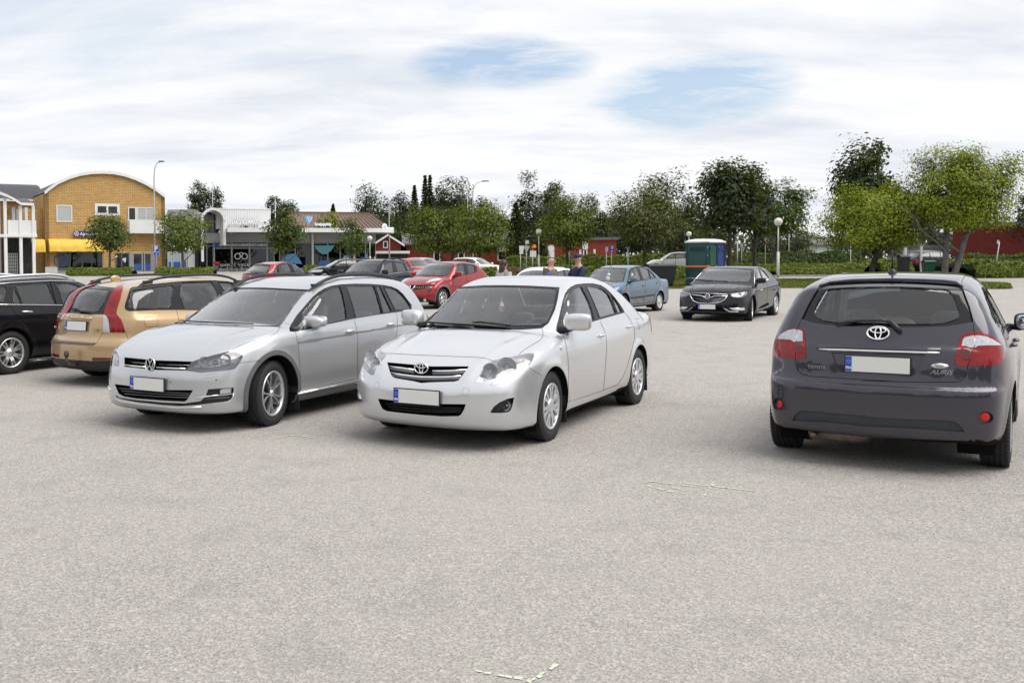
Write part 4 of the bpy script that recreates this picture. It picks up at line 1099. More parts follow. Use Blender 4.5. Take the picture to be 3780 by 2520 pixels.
    c.feat('side_window', 'glass_car', G([(530, 690), (600, 600), (700, 490), (790, 405), (880, 355), (980, 320), (1080, 302), (1120, 420), (1160, 610), (1180, 770), (1000, 812), (905, 838), (560, 905), (530, 800)]), push=.012)
    c.feat('side_window', 'glass_car', G([(1175, 300), (1300, 295), (1570, 295), (1610, 400), (1690, 690), (1500, 720), (1310, 755), (1260, 560)]), push=.012)
    c.feat('quarter_window', 'glass_car', G([(1595, 297), (1660, 300), (1720, 430), (1830, 660), (1710, 687), (1655, 480)]), push=.012)
    c.feat('quarter_window', 'glass_car', G([(1710, 305), (1830, 325), (1900, 352), (1980, 422), (2050, 512), (2090, 572), (2085, 625), (1880, 642), (1800, 480)]), push=.012)
    c.feat('rear_window', 'glass_tinted', [(.50, 1.33), (-.50, 1.33), (-.62, 1.02), (.62, 1.02)], 'rear', False, push=.006, cond=lambda p: p.x < -1.6)
    c.feat('headlight', 'lamp_housing', Fz([(1105, 655), (1140, 600), (1210, 530), (1500, 440), (1740, 382), (1860, 388), (1945, 430), (1940, 470), (1890, 560), (1830, 630), (1700, 655), (1330, 688), (1230, 670)]), push=.05, cover=True)
    c.feat('upper_grille', 'gap_black', Fz([(232, 468), (560, 500), (720, 512), (1208, 528), (1170, 575), (1106, 655), (700, 648), (540, 632), (232, 600)]), mirror=False, push=.03)
    c.feat('lower_grille', 'gap_black', Fz([(90, 850), (340, 880), (830, 935), (1225, 938), (1190, 1000), (1140, 1080), (1100, 1105), (800, 1090), (400, 1060), (220, 1030), (150, 990)]), mirror=False, push=.04)
    c.feat('lower_trim', 'trim_black', Fz([(100, 1000), (160, 1045), (400, 1082), (800, 1118), (1100, 1130), (1330, 1098), (1400, 1040), (1808, 1002), (1775, 1068), (1725, 1100), (1300, 1150), (1050, 1168), (800, 1152), (400, 1108), (200, 1070), (120, 1040)]), mirror=False, push=.015)
    c.feat('fog_lamp_recess', 'trim_black', Fz([(1410, 1017), (1445, 926), (1815, 900), (1808, 985), (1600, 1005)]), push=.02)
    c.feat('fog_lamp', 'reflector', Fz([(1612, 995), (1622, 930), (1788, 906), (1785, 975)]), push=.012, cover=True)
    c.feat('sill_trim', 'plastic_grey', [(.95, .10), (.95, .262), (-.93, .262), (-.93, .10)], 'side', True, push=-.006)
    c.feat('tail_light', 'lamp_red', [(.52, .80), (.62, .78), (.95, .80), (.95, .98), (.60, 1.0)], 'rear', True, push=-.003, cond=lambda p: p.x < -1.98)
    g = 1.4
    c.gap(H([(905, 95), (945, 300), (965, 560), (985, 800), (985, 950)]), g); c.gap(H([(985, 952), (1400, 862), (1800, 772), (2050, 717), (2230, 662)]), g)
    c.gap(H([(1755, -85), (1790, 60), (1805, 140), (1805, 490), (1800, 770)]), g); c.gap(G([(1900, 680), (1910, 850), (1905, 930), (1840, 1260), (1760, 1520)]), g)
    c.gap(E_([(1780, 1232), (1900, 1162), (2100, 1082), (2273, 1038)]) + G([(100, 1010), (160, 970), (195, 920), (210, 886)]), 1.4)
    c.gap(Fz([(1890, 550), (2000, 530), (2200, 515)]), 1.3); c.gap(Fz([(232, 466), (560, 498)]), 1.4, mirror=False); c.gap(Fz([(720, 510), (1210, 527), (1500, 439), (1740, 381)]), 1.2, mirror=False)
    c.gap(Fz([(1395, 765), (1440, 710), (1560, 697), (1530, 755), (1400, 772), (1395, 764)]), .7)
    c.gap(G([(370, 860), (320, 845), (275, 828)]), 1.0)
    c.finish('interior_light', 'interior_grey')
    for p in ([(1370, 535)], [(1690, 500)], [(1535, 520)]): bowl(c, 'headlamp_bowl', *Fz(p)[0], .055 if p[0][0] != 1535 else .03, .05, (1, .3, .05), -.012)
    strip(c, 'lamp_strip', 'chrome', Fz([(1150, 632), (1500, 600), (1820, 560)]), .006, -.006)
    strip(c, 'grille_bar', 'chrome', Fz([(236, 576), (380, 592), (528, 605)]), .009, -.004, False); strip(c, 'grille_bar', 'chrome', Fz([(700, 613), (900, 622), (1112, 629)]), .009, -.004, False)
    strip(c, 'grille_slat', 'chrome_dark', Fz([(236, 515), (540, 545)]), .006, -.02, False); strip(c, 'grille_slat', 'chrome_dark', Fz([(720, 556), (1165, 572)]), .006, -.02, False)
    for a, b in (((130, 912), (1200, 992)), ((165, 950), (1180, 1020)), ((210, 995), (1160, 1052))): strip(c, 'grille_slat', 'plastic_grey', Fz([a, ((a[0] + b[0]) / 2, (a[1] + b[1]) / 2 + 8), b]), .006, -.02, False)
    strip(c, 'grille_slat', 'plastic_grey', Fz([(1400, 1070), (1600, 1055), (1760, 1042)]), .006, -.006)
    strip(c, 'fog_trim', 'chrome', Fz([(1290, 1048), (1500, 1020), (1800, 993)]), .008, .004); strip(c, 'fog_trim', 'chrome', Fz([(1812, 985), (1795, 1050), (1740, 1105), (1500, 1140)]), .004, .004)
    strip(c, 'sill_strip', 'chrome', H([(925, 988), (1300, 905), (1790, 798)]), .011, .010)
    strip(c, 'bumper_lip', c.paint, Fz([(110, 1065), (200, 1105), (500, 1150), (1000, 1195), (1350, 1185)]), .016, .002, False)
    for p in ((895, 822), (1560, 793)): dome(c, 'parking_sensor', 'plastic_grey', *Fz([p])[0], .009, .0, .2, mirror=False)
    badge(c, *Fz([(622, 570)])[0], 'vw', .066, (1, 0, .15), .014)
    plate(c, *Fz([(576, 850)])[0], (1, 0, .02), .018)
    mirrors(c, *G([(712, 812)])[0], mirror_y(c, G([(712, 812)])[0], (722, 1172)), (.085, .125, .070), c.paint, G([(400, 930)])[0], .028, .55, taper=.35)
    handle(c, *G([(1222, 945)])[0], r=.016); handle(c, *G([(1815, 845)])[0], r=.016)
    rails(c, .36, -1.72, .585, .032, r=.02)
    wheels(c, 'ten', .328, .222, .205, .765, steer=9.5)
    cabin(c, .10, -.85, dash=(1.02, .90))
    wiper(c, E_([(1040, 818), (1290, 838), (1700, 856), (2100, 872)]), .009)
    for sy in (1, -1):
        m = MB(); m.box((1.315 - .40, sy * .80, .23), (.014, .17, .24), Matrix.Rotation(.12, 3, 'Y')); m.build('mud_flap', 'rubber', c.root, bevel=.004)
    return c
golf = build_golf()

# ------------------------------------------------------------------ dark grey hatchback at the right
paint('paint_plum_grey', (.040, .036, .052), .35, .30, .10)
def build_auris():
    sh = Shape(axles=(1.30, -1.30), hubz=.315, arch_r=.36, xf=2.20, xr=-2.07, wmax=.90, top=1.54, xmid=-.5, cab=(1.0, -1.85),
        gh=[(1.35, .90), (1.15, 1.02), (.6, 1.30), (.32, 1.41), (.0, 1.475), (-.4, 1.508), (-.9, 1.50), (-1.3, 1.468), (-1.62, 1.425), (-1.70, 1.40), (-1.76, 1.33), (-1.86, 1.17), (-1.97, .96), (-2.06, .80)],
        dk=[(2.2, .60), (2.1, .70), (1.9, .82), (1.6, .92), (1.3, .99), (1.1, 1.02), (.6, .99), (0, .97), (-1.2, 1.0), (-1.7, 1.0), (-2.1, .97)],
        W=[(2.2, .80), (1.7, .86), (1.2, .876), (.6, .875), (0, .878), (-.9, .88), (-1.4, .868), (-1.75, .832), (-2.1, .79)],
        sec=[(-.85, .10), (-.77, .05), (-.68, .02), (-.5, .004), (-.34, 0), (-.2, .004), (-.1, .022), (0, .06), (.08, .095), (.2, .15), (.32, .21), (.42, .27), (.5, .34)],
        belt=[(2.2, .90), (1.0, .96), (0, .985), (-1.0, 1.02), (-2.2, 1.03)],
        nose=[(.16, 2.08), (.25, 2.16), (.38, 2.19), (.5, 2.18), (.6, 2.15), (.7, 2.08), (.8, 1.96), (.9, 1.8)],
        plan=[(0, 0), (.2, .006), (.4, .032), (.55, .075), (.66, .13), (.75, .205), (.82, .30), (.88, .43)],
        tail=[(.18, -1.95), (.28, -2.035), (.42, -2.06), (.58, -2.06), (.64, -2.052), (.668, -2.018), (.71, -2.004), (.82, -1.99), (.95, -1.96), (1.1, -1.90), (1.25, -1.825), (1.4, -1.745), (1.55, -1.66)],
        planr=[(0, 0), (.25, .008), (.45, .034), (.58, .068), (.68, .115), (.76, .18), (.82, .26), (.88, .40)],
        crown_d=.08, crown_r=.06, k_front=.10, k_side=.10, k_rear=.055, z0=lambda x: .20 + .045 * sstep((-1.6 - x) / .25), flare=.012)
    c = Car('dark_grey_hatchback_car', 'dark plum-grey hatchback car seen from behind at the right edge of the car park', sh, (4.931, 9.119, 0), 55.85, 'paint_plum_grey', .022)
    I = lambda p: Z(2820, 940, 3.92, p); J = lambda p: Z(2820, 1320, 3.92, p); K = lambda p: Z(3180, 940, 3.92, p); L = lambda p: Z(3180, 1320, 3.92, p)
    arches(c)
    left = I([(545, 930), (485, 1060), (470, 1300)]) + J([(455, 30), (470, 120), (500, 190), (560, 240), (700, 270), (1100, 295), (1500, 320)])
    right = L([(0, 330), (700, 352), (1380, 352), (1440, 330), (1500, 270), (1530, 200), (1540, 100)]) + K([(1640, 1300), (1630, 1110), (1615, 975)])
    black = I([(790, 470), (850, 430), (950, 408), (1300, 382), (1850, 372)]) + K([(900, 382), (1200, 396), (1370, 418), (1470, 480), (1500, 580), (1560, 740), (1600, 880), (1616, 972), (1400, 1010), (1200, 1035), (900, 1046), (600, 1050)]) + I([(1500, 1045), (1100, 1030), (860, 1008), (700, 980), (545, 930), (620, 770), (700, 620)])
    c.feat('tailgate', c.paint, left + right + K([(1560, 740), (1468, 478)]) + I([(1850, 372), (795, 465), (700, 620)]), mirror=False, only=[0], skin=True, cond=lambda p: p.x < -1.5)
    c.feat('rear_bumper', c.paint, J([(60, 20), (440, 20), (470, 120), (500, 190), (560, 240), (700, 270), (1500, 320)]) + L([(0, 330), (700, 352), (1380, 352), (1440, 330), (1500, 270), (1545, 120), (2200, 100), (2160, 1100), (1500, 1200), (0, 1150)]) + J([(300, 1000), (60, 900)]), mirror=False, only=[0], skin=True, cond=lambda p: p.x < -1.62)
    c.feat('rear_window_border', 'gloss_black', black, mirror=False, push=.012, cond=lambda p: p.x < -1.5)  # its top band also paints in the dark shade under the spoiler
    c.feat('rear_window', 'glass_car', I([(720, 860), (716, 820), (760, 720), (830, 590), (890, 515), (960, 490), (1300, 466), (1700, 461)]) + K([(600, 462), (900, 475), (1180, 490), (1270, 515), (1330, 580), (1390, 720), (1420, 850), (1400, 910), (1320, 950), (1200, 985), (1000, 1000), (550, 1000)]) + I([(1500, 985), (1000, 970), (870, 955), (770, 905)]), mirror=False, push=.014, cond=lambda p: p.x < -1.5)
    lamp_l = I([(430, 1060), (500, 1070), (570, 1090), (590, 1112), (595, 1250), (600, 1400), (612, 1480), (590, 1507), (470, 1507), (300, 1492), (165, 1464), (153, 1430), (158, 1300), (185, 1220), (210, 1190), (270, 1130), (350, 1085)])
    lamp_r = K([(1430, 1200), (1450, 1160), (1500, 1140), (1600, 1125), (1700, 1128), (1800, 1145), (1900, 1195), (1990, 1260), (2036, 1310), (2042, 1400), (2032, 1530), (2020, 1555), (2000, 1585), (1900, 1595), (1700, 1605), (1550, 1608), (1400, 1595), (1350, 1580), (1345, 1540), (1370, 1440), (1400, 1330)])
    for lp, wt in ((lamp_l, I([(205, 1218), (250, 1150), (350, 1095), (430, 1078), (535, 1095), (562, 1118), (566, 1252), (500, 1255), (440, 1265), (390, 1232), (300, 1225)])),
                   (lamp_r, K([(1445, 1320), (1465, 1235), (1490, 1198), (1600, 1172), (1700, 1168), (1800, 1186), (1900, 1230), (1990, 1288), (2018, 1310), (1800, 1312), (1680, 1318), (1640, 1345), (1560, 1345), (1510, 1322)]))):
        c.feat('tail_light', 'lamp_red', lp, mirror=False, push=-.006, cond=lambda p: p.x < -1.45)
        c.feat('reversing_light', 'lamp_white', wt, mirror=False, push=-.006, cond=lambda p: p.x < -1.45)
    c.feat('plate_recess', c.paint, I([(975, 1412), (1015, 1530), (1050, 1640), (1110, 1680), (1300, 1702), (2000, 1730), (2190, 1725), (2235, 1690), (2300, 1530), (2335, 1440)]), mirror=False, push=.022, cond=lambda p: p.x < -1.5)
    c.feat('lower_insert', 'plastic_dark', J([(408, 910), (440, 840), (500, 785), (560, 765), (700, 770), (1100, 806), (1500, 842)]) + L([(0, 848), (700, 888), (1250, 906), (1340, 918), (1400, 952), (1450, 1010), (1495, 1075), (1300, 1062), (700, 1022), (0, 988)]) + J([(900, 932)]), mirror=False, push=.012, cond=lambda p: p.x < -1.5)
    el = lambda x, y, rx, ry, n=18: [(x + rx * math.cos(2 * math.pi * k / n), y + ry * math.sin(2 * math.pi * k / n)) for k in range(n)]
    c.feat('reflector_recess', c.paint, J(el(215, 668, 86, 98)), mirror=False, push=.022); c.feat('reflector_recess', c.paint, L(el(1775, 868, 135, 96)), mirror=False, push=.022)
    side = [(.98, .985), (.6, 1.20), (.3, 1.335), (0, 1.40), (-.6, 1.43), (-1.0, 1.405), (-1.3, 1.33), (-1.52, 1.18), (-1.50, 1.10), (-1.2, 1.06), (0, 1.015)]
    c.feat('window_frame', 'gloss_black', side, 'side', True, push=.005)
    for a in ([(.90, 1.0), (.58, 1.185), (.3, 1.315), (.05, 1.375), (-.16, 1.395), (-.20, 1.03)], [(-.28, 1.03), (-.25, 1.40), (-.6, 1.41), (-.98, 1.385), (-1.02, 1.07)], [(-1.1, 1.085), (-1.08, 1.365), (-1.28, 1.305), (-1.45, 1.17), (-1.44, 1.12)]): c.feat('side_window', 'glass_car', a, 'side', True, push=.012)
    c.feat('windscreen', 'glass_car', [(1.12, 0), (1.05, .5), (.98, .66), (.45, .56), (.42, .3), (.40, 0), (.42, -.3), (.45, -.56), (.98, -.66), (1.05, -.5)], 'top', False, push=.006, cond=lambda p: p.x > .2 and p.z > 1.0)
    c.feat('headlight', 'reflector', [(.5, .62), (.9, .66), (.9, .82), (.6, .76)], 'front', True, push=.02, cover=True, cond=lambda p: p.x > 1.4)
    g = 2.2
    c.gap(left, g, mirror=False); c.gap(right, g, mirror=False); c.gap(J([(1500, 320), (1900, 340)]) + L([(200, 338), (700, 352)]), g, mirror=False)
    c.gap(I([(545, 930), (620, 770), (700, 620), (795, 468)]), 1.5, mirror=False); c.gap(K([(1615, 975), (1600, 880), (1560, 740), (1500, 580), (1462, 470), (1450, 385), (1500, 300), (1560, 250)]), 1.8, mirror=False)
    c.gap(I([(880, 365), (1300, 322), (1850, 303)]) + K([(900, 322), (1200, 340), (1420, 362)]), 1.0, mirror=False)
    for p in ([(.98, .30), (.97, .60), (1.0, .95)], [(-.24, .28), (-.22, .6), (-.24, 1.0)], [(-.98, .42), (-1.22, .75), (-1.36, 1.0), (-1.50, 1.1)], [(.98, .29), (-.85, .29), (-.98, .42)]): c.gap(p, .007, 'side')
    c.finish('interior_light', 'interior_grey')
    strip(c, 'boot_garnish', c.paint, I([(775, 1335), (1100, 1342), (1500, 1352), (1900, 1368), (2352, 1385)]) + K([(1150, 1385)]), .022, -.004, False, 8)
    strip(c, 'boot_strip', 'chrome', I([(800, 1368), (1100, 1378), (1500, 1392), (1900, 1405), (2352, 1418)]) + K([(1130, 1422)]), .010, .008, False)
    # spoiler lip over the rear window
    P1 = I([(800, 458), (850, 428), (950, 402), (1300, 377), (1850, 366)]) + K([(900, 376), (1200, 390), (1370, 412), (1462, 462)])
    strip(c, 'spoiler_lip', c.paint, P1, .014, .004, False, 8, taper=True)
    badge(c, *I([(1653, 1138)])[0], 'oval', .076, None, .004)
    plate(c, *I([(1640, 1592)])[0], (-1, 0, .06), .006)
    M = c.fm(*J([(763, 137)])[0], None, .002); text_obj('badge_letters', 'TOYOTA', .034, 'chrome', c.root, M, .002, bold=.001)
    M = c.fm(*L([(1150, 212)])[0], None, .002); text_obj('badge_letters', 'AURIS', .050, 'chrome', c.root, M, .002, shear=.35, bold=.0015, xs=1.05)
    M = c.fm(*L([(1132, 120)])[0], None, .002); m = MB(); m.lathe([(0, .004), (1, .003), (1, 0)], 28, 'z'); m.V = [(v[0] * .058, v[1] * .02, v[2]) for v in m.V]; b = m.build('dealer_badge', 'alloy', c.root, xf=M)
    m = MB(); [m.box((0, q, .0046), (w_, .003, .001)) for q, w_ in ((.009, .07), (.0, .06), (-.009, .045))]; m.build('dealer_badge_lines', 'trim_black', b, xf=M)
    # lamp detail: round brake and reversing lamps
    for u, v, r, mt in (I([(505, 1358)])[0] + (.046, 'lamp_red_dark'), K([(1500, 1443)])[0] + (.050, 'lamp_red_dark'), I([(468, 1185)])[0] + (.031, 'reflector'), K([(1603, 1248)])[0] + (.036, 'reflector')):
        dome(c, 'lamp_dome', mt, u, v, r, .002, .10, None, False)
    dome(c, 'reflector', 'lamp_red_bright', *J([(207, 673)])[0], .031, -.014, .15, None, False); dome(c, 'reflector', 'lamp_red_bright', *L([(1798, 862)])[0], .033, -.014, .15, (-1, -.45, 0), False)
    wiper(c, I([(1045, 1022), (1200, 990), (1400, 970), (1700, 968), (1820, 985)]), .012, .022); wiper(c, I([(1780, 975), (1860, 1010), (1920, 1070), (1985, 1130)]), .02, .024, 'wiper_arm')
    p, n = c.hit(*I([(1858, 268)])[0]); m = MB(); m.lathe([(.036, -.01), (.033, .012), (.02, .03), (.009, .04)], 20, 'z', p); m.tube([p + Vector((0, 0, .03)), p + Vector((-.01, 0, .10)), p + Vector((-.03, 0, .20))], [.009, .007, .006], 8); m.build('roof_antenna', 'trim_black', c.root)
    for q in (1, -1):
        o_ = blob('door_mirror', 'trim_black', c.root, (.58, q * .955, 1.03), (.06, .12, .08), .5); V, F = superell(.006, .10, .065, .45); m = MB(); m.add([Vector(v) + Vector((.52, q * .955, 1.03)) for v in V], F, True); m.build('mirror_face', 'mirror_glass', o_)
        m = MB(); m.tube([(.62, q * .80, .98), (.60, q * .88, .97), (.59, q * .93, 1.0)], .028, 8); m.build('mirror_arm', 'trim_black', o_)
    for x, z in ((-.05, .90), (-1.02, .93)): 
        yy = -float(sh.halfwidth(np.array([x]), np.array([z]))[0])
        for q in (1, -1):
            m = MB(); m.tube([(x - .09, q * (yy - .0), z), (x - .05, q * (yy - .028), z), (x + .05, q * (yy - .028), z), (x + .09, q * (yy - .0), z)], .013, 8); m.build('door_handle', c.paint, c.root)
    wheels(c, 'cover', .318, .205, .20, .762)
    cabin(c, .10, -.80, dash=(1.0, .93), rh=.50)
    # bag on the back seat, interior mirror, exhaust box below
    blob('shopping_bag', 'seat_light', c.root, (-.62, .02, .98), (.14, .17, .13), .7)
    q = c.Minv @ at(*K([(763, 512)])[0], 9.4); m = MB(); V, F = superell(.012, .12, .034, .4); m.add([Vector(v) + q for v in V], F, True); m.build('rear_view_mirror', 'interior_dark', c.root)
    m = MB(); V, F = superell(.20, .24, .07, .5); m.add([Vector(v) + Vector((-1.72, .28, .235)) for v in V], F, True); m.tube([(-1.72, .45, .24), (-1.98, .45, .22)], .025, 10); m.build('exhaust_box', 'brake_disc', c.root)
    return c
simple('plastic_dark', (.028, .032, .040), .5, var=.15)
auris = build_auris()

# ------------------------------------------------------------------ beige-gold estate at the left
paint('paint_gold', (.47, .325, .175), .40, .34, .07)
def build_volvo():
    sh = Shape(axles=(1.32, -1.32), hubz=.313, arch_r=.36, xf=2.22, xr=-2.33, wmax=.91, top=1.46, xmid=-.5, cab=(1.0, -2.1),
        gh=[(1.3, .86), (1.1, .96), (.6, 1.20), (.3, 1.335), (.0, 1.395), (-.4, 1.418), (-1.0, 1.41), (-1.5, 1.375), (-1.82, 1.325), (-1.93, 1.285), (-2.02, 1.20), (-2.12, 1.02), (-2.25, .8)],
        dk=[(2.25, .60), (2.1, .72), (1.9, .80), (1.6, .87), (1.2, .94), (1.0, .97), (.6, .95), (0, .93), (-1.2, .95), (-2.0, .97), (-2.4, .95)],
        W=[(2.2, .78), (1.8, .85), (1.3, .878), (.6, .88), (0, .884), (-1., .885), (-1.5, .878), (-2.0, .84), (-2.33, .79)],
        sec=[(-.8, .09), (-.72, .045), (-.62, .012), (-.48, .004), (-.3, 0), (-.16, .0), (-.09, .012), (-.04, .04), (0, .06), (.08, .085), (.2, .13), (.32, .185), (.42, .25), (.5, .32)],
        belt=[(2.2, .88), (1.0, .92), (0, .935), (-1.0, .95), (-2.2, .965)],
        nose=[(.16, 2.10), (.25, 2.18), (.4, 2.21), (.55, 2.20), (.68, 2.15), (.78, 2.05), (.9, 1.85)],
        plan=[(0, 0), (.2, .01), (.4, .05), (.55, .11), (.66, .18), (.75, .26), (.83, .38), (.9, .55)],
        tail=[(.18, -2.20), (.28, -2.29), (.42, -2.315), (.54, -2.31), (.60, -2.29), (.66, -2.235), (.80, -2.215), (.95, -2.18), (1.08, -2.12), (1.2, -2.05), (1.32, -1.97), (1.45, -1.88)],
        planr=[(0, 0), (.25, .012), (.45, .045), (.58, .082), (.68, .13), (.76, .195), (.82, .275), (.88, .41)],
        crown_d=.06, crown_r=.05, k_front=.10, k_side=.085, k_rear=.05, z0=.20, flare=.012)
    c = Car('gold_estate_car', 'beige-gold estate car with tall red tail lights and tow bar, behind the silver estate', sh, (-2.727, 14.873, 0), 53.97, 'paint_gold', .025)
    E_ = lambda p: Z(400, 980, 3.92, p); N = lambda p: Z(160, 1000, 3.92, p)
    arches(c)
    tg = N([(195, 600), (145, 800), (145, 880), (165, 1000), (400, 1022), (770, 1046), (860, 900), (866, 640)])
    c.feat('tailgate', c.paint, tg + N([(890, 620), (1045, 245), (600, 185), (385, 238)]), mirror=False, only=[0], skin=True, cond=lambda p: p.x < -1.8)
    c.feat('rear_bumper', c.paint, N([(40, 1020), (100, 900), (165, 1000), (770, 1046), (862, 890), (1190, 890), (1215, 980), (1250, 1020), (1300, 1024), (1300, 1420), (0, 1420)]), mirror=False, only=[0], skin=True, cond=lambda p: p.x < -1.7)
    c.feat('rear_window_border', 'gloss_black', N([(385, 240), (520, 215), (600, 190), (760, 190), (830, 225), (1045, 245), (1000, 330), (920, 480), (882, 632), (740, 630), (195, 600), (182, 560), (230, 420), (300, 320)]), mirror=False, push=.006, cond=lambda p: p.x < -1.7)
    c.feat('rear_window', 'glass_car', N([(415, 250), (700, 255), (945, 270), (940, 310), (870, 470), (790, 588), (700, 588), (560, 570), (460, 560), (330, 572), (212, 560), (240, 470), (320, 330)]), mirror=False, push=.008, cond=lambda p: p.x < -1.7)
    c.feat('tail_light', 'lamp_red', N([(1090, 210), (1150, 205), (1155, 240), (1120, 380), (1080, 500), (1055, 600), (1070, 640), (1120, 690), (1160, 790), (1190, 888), (965, 888), (955, 760), (935, 690), (890, 640), (885, 610), (910, 500), (960, 390), (1010, 290), (1050, 240)]), push=-.008, cond=lambda p: p.x < -1.6)
    c.feat('reversing_light', 'lamp_white', N([(868, 640), (900, 645), (940, 690), (955, 760), (965, 888), (862, 885)]), push=-.006, cond=lambda p: p.x < -1.6)
    c.feat('bumper_strip', 'plastic_brown', N([(80, 1012), (110, 1008), (400, 1030), (700, 1050), (760, 1050), (715, 1080), (640, 1077), (300, 1055), (100, 1036)]), mirror=False, push=-.006, cond=lambda p: p.x < -1.7)
    c.feat('plate_recess', c.paint, N([(232, 700), (680, 722), (668, 900), (650, 925), (450, 915), (250, 898), (235, 870)]), mirror=False, push=.016, cond=lambda p: p.x < -1.7)
    c.feat('rear_valance', 'trim_black', N([(90, 1235), (200, 1262), (420, 1285), (700, 1302), (980, 1292), (1110, 1252), (1300, 1230), (1300, 1450), (0, 1450)]), mirror=False, push=.008, cond=lambda p: p.x < -1.7)
    c.feat('reflector', 'lamp_red_dark', N([(712, 1250), (985, 1256), (970, 1288), (706, 1298)]), push=-.002, cond=lambda p: p.x < -1.7)
    c.feat('window_frame', 'gloss_black', E_([(235, 620), (240, 560), (280, 440), (310, 340), (340, 315), (600, 275), (1035, 232), (1200, 221), (1530, 215), (1730, 228), (1900, 262), (2100, 340), (2400, 520), (2450, 650), (1780, 650), (1000, 643), (700, 646), (300, 662), (255, 646)]), push=.006)
    for q in ([(280, 590), (330, 390), (350, 360), (600, 320), (920, 285), (940, 310), (910, 560), (870, 605), (600, 620), (310, 615)], [(1060, 252), (1250, 243), (1500, 237), (1600, 440), (1660, 620), (1105, 632), (1050, 470)], [(1592, 240), (1730, 247), (1890, 277), (2080, 350), (2350, 520), (2390, 635), (1790, 635), (1690, 380)]):
        c.feat('side_window', 'glass_car', E_(q), push=.012)
    c.feat('windscreen', 'glass_car', [(1.12, 0), (1.05, .5), (.98, .66), (.45, .56), (.40, .3), (.38, 0), (.40, -.3), (.45, -.56), (.98, -.66), (1.05, -.5)], 'top', False, push=.006, cond=lambda p: p.x > .2 and p.z > .95)
    g = 1.5
    c.gap(tg, g, mirror=False); c.gap(E_([(985, 645), (1005, 720), (1028, 830), (1010, 1100)]), g); c.gap(E_([(252, 968), (280, 1050), (310, 1090), (345, 1102), (450, 1100)]), g)
    c.gap(E_([(515, 770), (535, 742), (600, 737), (690, 740), (715, 765), (722, 860), (690, 885), (600, 888), (545, 888), (525, 862), (515, 770)]), 1.1, mirror=False)
    c.gap(E_([(1745, 645), (1790, 700), (1815, 760), (1800, 1100)]), g)
    c.gap(N([(690, 125), (900, 135), (1185, 185)]), .9, mirror=False)
    c.finish('interior_grey', 'interior_dark')
    strip(c, 'boot_garnish', c.paint, N([(228, 665), (460, 680), (694, 692)]), .024, -.006, False, 8)
    for ch, x in zip('VOLVO', (310, 368, 428, 502, 576)):
        M = c.fm(*N([(x, 659 + (x - 440) * .045)])[0], None, .016); text_obj('badge_letter', ch, .040, 'chrome', c.root, M, .002, bold=.001)
    M = c.fm(*N([(170, 815)])[0], None, .003); text_obj('badge_letters', 'V50', .045, 'chrome', c.root, M, .002, bold=.001)
    M = c.fm(*N([(795, 857)])[0], None, .003); text_obj('badge_letters', '2.0', .035, 'chrome', c.root, M, .002, bold=.001)
    plate(c, *N([(470, 793)])[0], (-1, 0, .12), .006)
    rails(c, .45, -1.72, .57, .06, 'trim_black', .018)
    P = [c.hit(*N([q])[0])[0] for q in ((420, 1350), (330, 1310))]
    t0 = Vector((-2.15, 0, .27)); m = MB(); m.tube([t0, Vector((-2.30, 0, .27)), Vector((-2.40, 0, .30)), Vector((-2.43, 0, .36)), Vector((-2.43, 0, .41))], .02, 10)
    m.lathe([(0, .40), (.032, .405), (.034, .45), (.026, .475), (0, .485)], 16, 'z', (-2.43, 0, 0)); m.build('tow_bar', 'rust_steel', c.root)
    q, n = c.hit(*N([(1050, 110)])[0]); V, F = superell(.10, .022, .05, .9); m = MB(); m.add([Vector((v[0], v[1] * (1 - .6 * max(0, v[0] / .1)), v[2] * (1 - .5 * max(0, v[0] / .1)))) + q for v in V], F, True); m.build('shark_fin_antenna', c.paint, c.root)
    wiper(c, N([(420, 560), (480, 552), (560, 590), (720, 622)]), .014, .02)
    wheels(c, 'seven', .316, .205, .205, .768); cabin(c, .10, -.85, dash=(1.0, .88)); 
    m = MB(); V, F = superell(.22, .62, .06, .4); m.add([Vector(v) + Vector((-1.5, 0, .86)) for v in V], F, True); m.build('load_cover', 'interior_grey', c.root)
    for q in (1, -1): blob('door_mirror', c.paint, c.root, (.72, q * .95, .97), (.07, .11, .07), .5)
    return c
simple('plastic_brown', (.115, .095, .085), .6, var=.15); simple('rust_steel', (.10, .075, .055), .7, .4, var=.4, vscale=30)
volvo = build_volvo()
